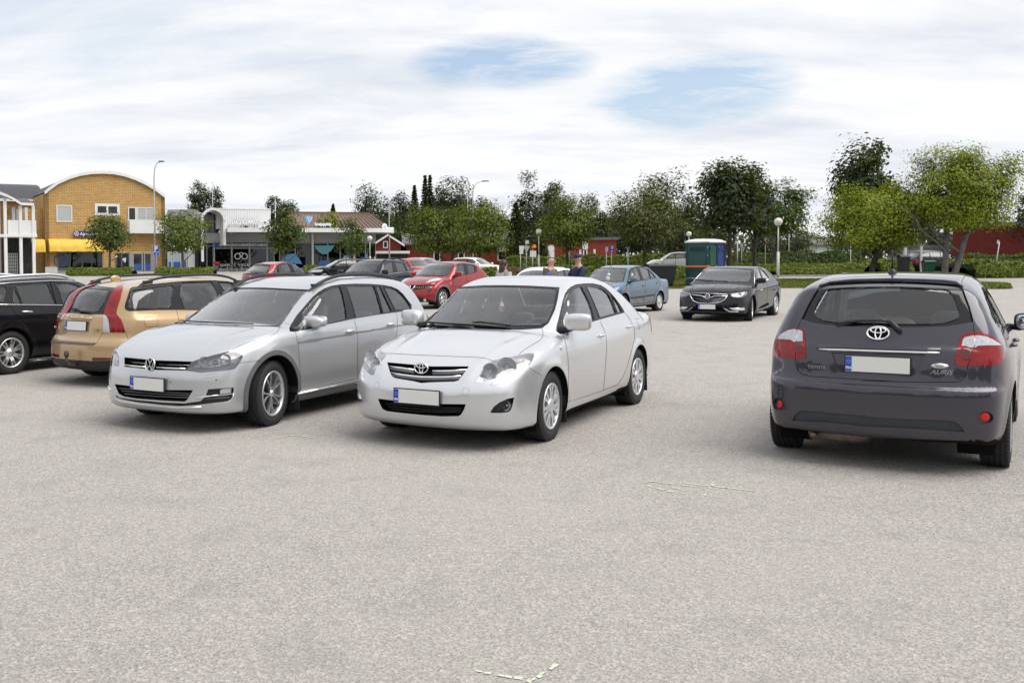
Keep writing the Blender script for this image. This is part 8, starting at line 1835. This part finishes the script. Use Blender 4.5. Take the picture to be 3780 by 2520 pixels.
def mast(u, vt, vb, Y, label, r=.05, name='flag_pole', cat='flag pole'):
    p = at(u, vb, Y); z1 = at(u, vt, Y).z; g = GZ(Y); m = MB(); m.tube([(0, 0, -.1), (0, 0, z1 - g)], [r, r * .7], 8); m.lathe([(r * .7, z1 - g), (r * 1.6, z1 - g + .05), (0, z1 - g + .15)], 8, 'z'); o = m.build(name, 'pole_grey'); o.location = (p.x, Y, g); return tag(o, label, cat)
mast(1727, 662, 960, 118, 'white flag pole above the broad dark round tree'); mast(1018, 735, 960, 104, 'thin white mast left of the thin green tree', .06); mast(1384, 955, 1000, 66, 'slim post beside the dark SUV roof', .04, 'post', 'post') ; mast(785, 676, 770, 101, 'antenna mast with cross arms on the shop roof', .04, 'antenna_mast', 'antenna')
mast(2722, 890, 972, 82, 'thin grey post right of the portable toilets', .06, 'post', 'post'); mast(2912, 830, 970, 95, 'tall thin grey post right of the globe lamp', .06, 'post', 'post'); mast(3140, 905, 950, 88, 'short thin post under the left yellow-green tree', .05, 'post', 'post')
def sign_post(u, vb, Y, items, label, vt=None, r=.032, lean=0):
    """items: (kind, u, v, size px)"""
    p = at(u, vb, Y); g = GZ(Y); top = min(i[2] for i in items) if vt is None else vt; z1 = at(u, top, Y).z - g; o = tag(empty('road_sign', (p.x, Y, g)), label, 'road sign'); m = MB(); m.tube([(0, 0, -.1), (lean, 0, z1)], r, 8); m.build('post', 'pole_grey', o)
    for kind, uu, vv, sz in items:
        q = at(uu, vv, Y); s = sz * Y / CAM_F; T = Matrix.Translation((q.x - p.x, -.05, q.z - g)) @ Matrix.Rotation(R(90), 4, 'X'); b = MB()
        if kind == 'stop': b.lathe([(0, .02), (s, .02), (s, 0), (0, 0)], 28, 'z'); f = b.build('sign_face', 'sign_red', o, xf=T); d = MB(); d.box((0, 0, .025), (s * 1.55, s * .42, .012)); d.build('sign_bar', 'sign_yellow', f, xf=T)
        elif kind == 'circle': b.lathe([(0, .02), (s, .02), (s, 0), (0, 0)], 28, 'z'); f = b.build('sign_face', 'plate_blue', o, xf=T); d = MB(); d.box((-s * .25, -s * .05, .025), (s * .22, s * .9, .012)); d.box((s * .25, -s * .15, .025), (s * .18, s * .7, .012)); d.build('sign_figure', 'sign_white', f, xf=T)
        elif kind == 'plate': b.box((0, 0, .01), (s * 2, s * 2, .02)); b.build('sign_face', 'sign_white', o, xf=T)
        elif kind == 'tall': b.box((0, 0, .01), (s * 1.1, s * 2, .02)); b.build('sign_face', 'sign_back', o, xf=T)
        elif kind == 'wide': b.box((0, 0, .01), (s * 2, s * .7, .03)); b.build('sign_face', 'pole_dark', o, xf=T)
        elif kind == 'blueplate': b.box((0, 0, .01), (s * 1.8, s * 1.2, .02)); f = b.build('sign_face', 'plate_blue', o, xf=T); text_obj('sign_symbol', 'P', s * 1.2, 'sign_white', f, T @ Matrix.Translation((0, 0, .022)), .004, bold=.01)
        elif kind == 'yield': b.prism([(-s, s * .85), (s, s * .85), (0, -s)], 0, .02, 'z'); f = b.build('sign_face', 'sign_red', o, xf=T); d = MB(); d.prism([(-s * .7, s * .68), (s * .7, s * .68), (0, -s * .62)], .021, .028, 'z'); d.build('sign_centre', 'sign_yellow', f, xf=T)
        elif kind == 'yieldback': b.prism([(-s, s * .85), (s, s * .85), (0, -s)], 0, .02, 'z'); b.build('sign_face', 'sign_back', o, xf=T)
        elif kind == 'cross': b.box((0, 0, .01), (s * 1.6, s * 1.6, .02)); f = b.build('sign_face', 'sign_back', o, xf=T); d = MB(); d.prism([(-s * .55, -s * .5), (s * .55, -s * .5), (0, s * .6)], .021, .026, 'z'); d.build('sign_triangle', 'sign_white', f, xf=T)
        elif kind == 'parking': b.box((0, 0, .01), (s * 2, s * 2.05, .02)); f = b.build('sign_face', 'sign_white', o, xf=T); d = MB(); d.box((0, 0, .025), (s * 1.8, s * 1.85, .006)); d.build('sign_field', 'plate_blue', f, xf=T); text_obj('sign_letter', 'P', s * 2.0, 'sign_white', f, T @ Matrix.Translation((0, -.02, .034)), .006, bold=.035)
        elif kind == 'disc': b.box((0, 0, .01), (s * 2, s * 1.3, .02)); f = b.build('sign_face', 'sign_white', o, xf=T); d = MB(); d.box((0, 0, .025), (s * 1.8, s * 1.1, .006)); d.build('sign_field', 'plate_blue', f, xf=T); d = MB(); stroke(d, [(-s * .3, -s * .2), (s * .2, -s * .2), (s * .2, s * .35)], s * .2, .006); d.build('sign_symbol', 'sign_white', f, xf=T @ Matrix.Translation((0, 0, .029)))
    return o
C3_ = lambda x, y: (1780 + x / 3.36, 880 + y / 3.36)
sign_post(579, 1000, 85.6, [('parking', 576.5, 918, 12), ('disc', 578, 938, 11)], 'blue P parking sign with a small blue plate on the tall street light', vt=905, r=.03)
sign_post(*C3_(626, 350), 70, [('stop', *C3_(640, 107), 9.5), ('plate', *C3_(630, 192), 11.5)], 'red no-entry sign with a yellow bar above a white plate'); sign_post(*C3_(475, 350), 72, [('plate', *C3_(486, 120), 8.5), ('plate', *C3_(484, 170), 7)], 'pair of blank white sign plates left of the yield sign'); sign_post(*C3_(547, 350), 73, [('cross', *C3_(556, 45), 9), ('yieldback', *C3_(550, 130), 13)], 'grey backs of a crossing sign and a yield sign')
sign_post(*B3(1391, 1060), 72, [('circle', *B3(1395, 884), 8.5), ('blueplate', *B3(1392, 918), 6)], 'round blue path sign with a small blue plate above the blue saloon'); sign_post(*B3(1339, 1060), 73, [('tall', *B3(1341, 898), 9)], 'narrow grey sign left of the round blue path sign'); sign_post(*B3(1562, 1060), 74, [('wide', *B3(1556, 880), 9)], 'dark street-name plate on a thick post left of the lime trunk', r=.06); sign_post(*B3(953, 1080), 76, [('tall', *B3(960, 900), 7)], 'thin sign post right of the maple trunk')
sign_post(2825, 972, 86, [('yield', 2827, 899, 8), ('cross', 2826, 882, 6)], 'orange yield sign under a grey sign right of the dark maple trunks'); sign_post(2738, 972, 84, [('tall', 2736, 905, 8)], 'white narrow sign right of the portable toilets'); sign_post(3670, 960, 68, [('tall', 3682, 893, 7)], 'leaning grey sign post before the dark red brick wall', lean=.35); sign_post(3263, 945, 90, [('tall', 3264, 915, 5)], 'small double sign post under the left yellow-green tree')
# two pale posts before the black SUV, green and black bins
for u, lb in ((3341, 'pale square post left of the black SUV'), (3400, 'thin pale post in front of the black SUV')):
    p = at(u, 1000, 64); m = MB(); m.box((0, 0, .95), (.16 if u < 3360 else .10, .14, 2.1)); o = m.build('post', 'sign_white', bevel=.01); o.location = (p.x, 64, GZ(64)); tag(o, lb, 'post')
def wheelie(u, Y, w, d, h, mat, label, name='waste_bin', rz=0.0, cat='bin'):
    p = at(u, 1000, Y); o = tag(empty(name, (p.x, Y, GZ(Y)), rz), label, cat); m = MB(); b = .16
    V = []; 
    for z, k_ in ((b, .80), (b + (h - b) * .55, .92), (h * .92, 1.0)): V.append([(-w / 2 * k_, -d / 2 * k_, z), (w / 2 * k_, -d / 2 * k_, z), (w / 2 * k_, d / 2 * k_, z), (-w / 2 * k_, d / 2 * k_, z), (-w / 2 * k_, -d / 2 * k_, z)])
    m.grid(V, False); m.add([V[0][i] for i in range(4)], [(0, 1, 2, 3)]); m.build('body', mat, o)
    m = MB(); rows = [[(x, y, h * .92 + .02 + .10 * h * (1 - (2 * y / d) ** 2) * .9) for x in (-w / 2 - .04, 0, w / 2 + .04)] for y in np.linspace(-d / 2 - .04, d / 2 + .04, 7)]; m.grid(rows); m.box((0, 0, h * .93), (w + .10, d + .10, .05)); m.build('lid', mat, o)
    for x in (-w * .36, w * .36):
        for y in (-d * .3, d * .3): m = MB(); m.lathe([(.0, -.03), (.09, -.03), (.09, .03), (0, .03)], 14, 'y', (x, y, .09)); m.box((x, y, .17), (.05, .06, .08)); m.build('wheel', 'rubber', o)
    for x in (-w / 2 - .03, w / 2 + .03): m = MB(); m.tube([(x, -d * .2, h * .72), (x + (.05 if x > 0 else -.05), -d * .2, h * .72), (x + (.05 if x > 0 else -.05), d * .2, h * .72), (x, d * .2, h * .72)], .02, 6); m.build('handle', mat, o)
    return o
wheelie(2439, 50, 1.36, .85, 1.14, 'bin_black', 'black wheeled dumpster behind the blue saloon', 'dumpster', .06); wheelie(3427, 63, .62, .6, 1.05, 'toilet_green', 'green wheeled bin before the black SUV'); wheelie(3335, 63, .55, .6, 1.4, 'bin_black', 'black bin left of the pale post'); wheelie(3233, 84, 1.0, .6, .9, 'bin_black', 'far black letter bins under the left yellow-green tree')
# ------------------------------------------------------------------ portable toilets
def toilet(u, Y, mat, label, rz, wd=1.12, front=True, strap=False, h=2.28, v=1000):
    p = at(u, v, Y); o = tag(empty('portable_toilet', (p.x, Y, GZ(Y)), rz), label, 'portable toilet', 'portable toilets'); b = wd / 2; m = MB(); m.box((0, 0, h / 2 + .05), (wd, wd, h - .1)); m.build('cabin', mat, o, bevel=.03)
    for sx in (-1, 1):
        for sy in (-1, 1): m = MB(); m.box((sx * (b + .005), sy * (b + .005), h / 2 + .04), (.08, .08, h - .05)); m.build('corner_post', mat, o, bevel=.015)
    for side in range(4):
        T = Matrix.Rotation(side * math.pi / 2, 4, 'Z'); m = MB(); m.box((0, -b - .012, h * .56), (wd * .78, .03, h * .44)); m.box((0, -b - .012, h * .17), (wd * .78, .03, h * .24)); m.build('wall_panel', mat, o, xf=T, bevel=.01)
        for z in [h * .88 + i * .055 for i in (-3, -2, -1, 0)] + [h * .37, h * .40]: m = MB(); m.tube([(-wd * .34, -b - .03, z), (wd * .34, -b - .03, z)], .018, 6); m.build('vent_rib', mat, o, xf=T)
    if front:
        for z in (.5, 1.1, 1.6, 2.0): m = MB(); m.box((b - .02, -b - .03, z), (.03, .03, .06)); m.build('hinge', 'chrome', o)
    m = MB(); r0 = b + .09; rows = [[(x, y, h + .14 * (1 - max(abs(x), abs(y)) ** 3 / r0 ** 3) + .03) for x in np.linspace(-r0, r0, 7)] for y in np.linspace(-r0, r0, 7)]; m.grid(rows); m.box((0, 0, h + .005), (2 * r0, 2 * r0, .07)); m.build('roof', 'toilet_roof', o)
    m = MB(); m.box((0, 0, .05), (wd + .06, wd + .06, .12)); m.build('skid', mat, o)
    if strap: m = MB(); m.box((0, 0, h * .455), (wd + .10, wd + .10, .075)); m.build('strap', 'strap_orange', o)
    return o
RZ = -.66; T0 = at(2574, 1000, 50.0)
t1 = toilet(2574, 50.0, 'toilet_teal', 'dark teal portable toilet with an orange strap and green door', RZ, strap=True); t1.location = (T0.x + .35, 50.44, GZ(50.4))
m = MB(); m.box((.56 + .035, 0, 1.08), (.03, .86, 1.96)); m.build('door', 'toilet_green', t1, bevel=.012)
for z in (1.88, 1.94, 2.0, .86, .92): m = MB(); m.tube([(.62, -.34, z), (.62, .34, z)], .016, 6); m.build('door_rib', 'toilet_green', t1)
t2 = toilet(2574, 50.0, 'toilet_blue', 'blue portable toilet standing behind the teal one', RZ); t2.location = (T0.x + .35 + .62 * 1.22, 50.44 + .78 * 1.22, GZ(51.4))
# ------------------------------------------------------------------ people
def skin_mesh(name, pts, edges, radii, mat, parent, root=0, sub=2):
    me = bpy.data.meshes.new(name); me.from_pydata(pts, edges, []); o = bpy.data.objects.new(name, me); COL.objects.link(o)
    sk = o.modifiers.new('skin', 'SKIN'); sk.use_smooth_shade = True
    for i, r in enumerate(radii):
        r = r if isinstance(r, tuple) else (r, r); me.skin_vertices[0].data[i].radius = r; me.skin_vertices[0].data[i].use_root = (i == root)
    s = o.modifiers.new('sub', 'SUBSURF'); s.levels = s.render_levels = sub
    dg = bpy.context.evaluated_depsgraph_get(); dg.update(); q = bpy.data.meshes.new_from_object(o.evaluated_get(dg)); bpy.data.objects.remove(o); q.materials.clear(); q.polygons.foreach_set('use_smooth', [True] * len(q.polygons)); return link(name, q, mat, parent)
def person(u, Y, facing, h, label, top_mat, leg_mat, arms, hair=None, cap=None, long_hair=False, head_turn=0.0, female=False, extra=None):
    """figure facing its local +x; arms = (left, right) lists of (elbow, hand) offsets"""
    p = at(u, 1000, Y); o = tag(empty('person', (p.x, Y, GZ(Y)), facing), label, 'person'); k = h / 1.75; S = lambda *q: tuple(a * k for a in q)
    sw = .185 if female else .215
    pts = [S(0, 0, .95), S(0, 0, 1.12), S(.0, 0, 1.30), S(-.01, 0, 1.46), S(0, 0, 1.53), S(.012, 0, 1.60), S(.02, 0, 1.68), S(.015, 0, 1.73)]; ed = [(i, i + 1) for i in range(7)]; rd = [(.13, .15), (.115, .135), (.125, .16), (.07, .10), (.052, .052), (.075, .068), (.098, .078), (.062, .055)]
    for sy, (el, ha) in zip((1, -1), arms):
        i0 = len(pts); sh_ = (-.01, sy * sw, 1.42); pts += [S(*sh_), S(*el), S(*((el[0] + ha[0]) / 2, (el[1] + ha[1]) / 2, (el[2] + ha[2]) / 2)), S(*ha)]; ed += [(3, i0), (i0, i0 + 1), (i0 + 1, i0 + 2), (i0 + 2, i0 + 3)]; rd += [.055, .044, .038, .03]
        d = (Vector(ha) - Vector(el)).normalized(); sd_ = Vector((0, 0, 1)).cross(d).normalized() if abs(d.z) < .95 else Vector((1, 0, 0)); upv = d.cross(sd_)
        j = len(pts); pts.append(S(*(Vector(ha) + d * .05))); ed.append((i0 + 3, j)); rd.append((.036, .018))
        for f, (off, ln) in enumerate(((-.030, .055), (-.011, .070), (.009, .068), (.028, .052))):
            a = Vector(ha) + d * .08 + sd_ * off; b_ = a + d * ln * .55 - upv * .012; c_ = b_ + d * ln * .3 - upv * .03; n0 = len(pts); pts += [S(*a), S(*b_), S(*c_)]; ed += [(j, n0), (n0, n0 + 1), (n0 + 1, n0 + 2)]; rd += [.0095, .0085, .007]
        a = Vector(ha) + d * .02 - sd_ * .035 * sy; b_ = a + d * .04 - sd_ * .02 * sy; n0 = len(pts); pts += [S(*a), S(*b_)]; ed += [(i0 + 3, n0), (n0, n0 + 1)]; rd += [.011, .009]
    for sy in (1, -1):
        i0 = len(pts); pts += [S(0, sy * .095, .90), S(.02, sy * .10, .50), S(-.015, sy * .10, .10), S(.12, sy * .11, .045)]; ed += [(0, i0), (i0, i0 + 1), (i0 + 1, i0 + 2), (i0 + 2, i0 + 3)]; rd += [.085, .058, .042, (.04, .03)]
    skin_mesh('body', pts, ed, rd, 'skin', o)
    # clothes: top with sleeves, trousers, shoes
    tp = [S(0, 0, .90), S(0, 0, 1.12), S(0, 0, 1.31), S(-.01, 0, 1.455)]; te = [(0, 1), (1, 2), (2, 3)]; tr_ = [(.155, .185), (.14, .165), (.15, .185), (.085, .115)]
    for sy, (el, ha) in zip((1, -1), arms): i0 = len(tp); mid = [el[q] + (ha[q] - el[q]) * .86 for q in range(3)]; tp += [S(-.01, sy * sw, 1.42), S(*el), S(*mid)]; te += [(3, i0), (i0, i0 + 1), (i0 + 1, i0 + 2)]; tr_ += [.074, .060, .048]
    skin_mesh('jacket', tp, te, tr_, top_mat, o)
    lp = [S(0, 0, .96)]; le = []; lr = [(.13, .165)]
    for sy in (1, -1): i0 = len(lp); lp += [S(0, sy * .095, .88), S(.02, sy * .10, .50), S(-.015, sy * .10, .09)]; le += [(0, i0), (i0, i0 + 1), (i0 + 1, i0 + 2)]; lr += [.098, .074, .066]
    skin_mesh('trousers', lp, le, lr, leg_mat, o)
    for sy in (1, -1): V, F = superell(.14 * k, .05 * k, .05 * k, .7); m = MB(); m.add([Vector(v) + Vector(S(.05, sy * .105, .045)) for v in V], F, True); m.build('shoe', 'shoe', o)
    hd = Vector(S(.02, 0, 1.655)); Rz = Matrix.Rotation(head_turn, 3, 'Z')
    def put(nm, mat, c, r, e=1.0): V, F = superell(*[q * k for q in r], e); m = MB(); m.add([Rz @ (Vector(v) + Vector(c) * k) + hd for v in V], F, True); return m.build(nm, mat, o)
    put('nose', 'skin', (.098, 0, .0), (.022, .015, .024)); [put('ear', 'skin', (0, s * .078, 0), (.02, .012, .032)) for s in (1, -1)]; [put('eye', 'trim_black', (.086, s * .030, .024), (.010, .011, .008)) for s in (1, -1)]; put('mouth', 'flower_red', (.088, 0, -.042), (.008, .024, .006))
    if hair == 'short': put('hair', 'hair_grey', (-.02, 0, .035), (.085, .082, .075))
    if hair == 'fringe': put('hair', 'hair_grey', (-.045, 0, -.015), (.06, .084, .045))
    if long_hair:
        put('hair', hair or 'hair_brown', (-.025, 0, .025), (.105, .098, .105)); put('hair_fall', hair or 'hair_brown', (-.075, 0, -.13), (.055, .095, .17), .8)
        for q in (-.06, .02, .07): put('hair_lock', hair or 'hair_brown', (-.09, q, -.22), (.03, .03, .13), .9)
    if cap: put('cap', cap, (-.005, 0, .055), (.105, .094, .062)); put('cap_peak', cap, (.12, 0, .035), (.075, .07, .010), .8)
    if extra: extra(o, S)
    return o
simple('hair_grey', (.28, .26, .24), .7)
fc = lambda deg: R(deg)
person(1859, 22.5, fc(35), 1.64, 'woman with long brown hair in a pale grey cardigan, seen from behind', 'knit_grey', 'cloth_jeans', (((.02, .26, 1.15), (.12, .22, .95)), ((.02, -.26, 1.15), (.12, -.22, .95))), 'hair_brown', long_hair=True, female=True)
def blue_panel(o, S): m = MB(); V, F = superell(.06, .05, .13, .6); m.add([Vector(v) + Vector(S(.03, -.20, 1.28)) for v in V], F, True); m.build('sleeve_panel', 'cloth_blue', o); m = MB(); m.box(S(.09, -.17, 1.24), (.02, .05, .16)); m.build('sleeve_stripe', 'sign_white', o)
person(2033, 22.0, fc(-40), 1.71, 'bald man in a grey-brown jacket with a blue and white sleeve panel', 'cloth_brown', 'cloth_jeans', (((.02, .27, 1.14), (.18, .20, 1.0)), ((.02, -.27, 1.14), (.16, -.22, .98))), 'fringe', extra=blue_panel)
person(2135, 22.5, fc(200), 1.77, 'man in a navy shirt and navy cap with his hands clasped in front', 'cloth_navy', 'cloth_jeans', (((.12, .25, 1.20), (.36, .06, 1.24)), ((.12, -.25, 1.20), (.36, -.05, 1.24))), 'short', cap='cloth_navy')
# ------------------------------------------------------------------ bicycles and planter at the shop
def bicycle(u, Y, rz, label):
    p = at(u, 1000, Y); o = tag(empty('bicycle', (p.x, Y, GZ(Y)), rz), label, 'bicycle', 'bicycles at the shop'); r = .34
    for x in (-.52, .52):
        m = MB(); m.tube([(x + r * math.cos(t), 0, r + r * math.sin(t)) for t in np.linspace(0, 6.2832, 25)], .022, 6, False); w_ = m.build('wheel', 'rubber', o); m = MB()
        for i in range(10): t = i * .628; m.tube([(x, 0, r), (x + r * math.cos(t), 0, r + r * math.sin(t))], .003, 3)
        m.build('spokes', 'pole_grey', w_)
    m = MB()
    for a, b in (((-.52, .34), (-.18, .85)), ((-.52, .34), (-.05, .32)), ((-.05, .32), (-.20, .90)), ((-.05, .32), (.36, .82)), ((-.18, .80), (.36, .82)), ((.36, .90), (.52, .34))): m.tube([(a[0], 0, a[1]), (b[0], 0, b[1])], .02, 6)
    m.build('frame', 'bike_black', o); V, F = superell(.13, .07, .035, .8); m = MB(); m.add([Vector(v) + Vector((-.22, 0, .95)) for v in V], F, True); m.build('saddle', 'trim_black', o)
    m = MB(); m.tube([(.36, 0, .88), (.34, 0, 1.02), (.36, -.05, 1.04), (.28, -.28, 1.03)], .014, 6); m.tube([(.34, 0, 1.02), (.36, .05, 1.04), (.28, .28, 1.03)], .014, 6); m.build('handlebar', 'chrome_dark', o)
    m = MB(); m.lathe([(0, -.015), (.09, -.015), (.09, .015), (0, .015)], 16, 'y', (-.05, 0, .32)); m.build('chainring', 'chrome_dark', o)
for u, lb, a in ((840, 'black bicycle nearest the red flower pot', .15), (874, 'black bicycle in the middle before the spectacles sign', .4), (893, 'black bicycle behind the red hatchback roof', .1)): bicycle(u, 93.5, a, lb)
p = at(800, 1000, 94.5); o = tag(empty('flower_pot', (p.x, 94.5, GZ(94.5))), 'tall dark pot of red flowers beside the shop door', 'flower pot'); m = MB(); m.lathe([(0, 0), (.14, 0), (.20, .62), (.18, .64), (0, .6)], 20, 'z'); m.build('pot', 'plastic_grey', o)
P, N = crown_points(420, (0, 0, .82), (.34, .3, .22), 'round', 14, .2); leaf_mesh('flowers', P, N, .06, 'flower_red', o)
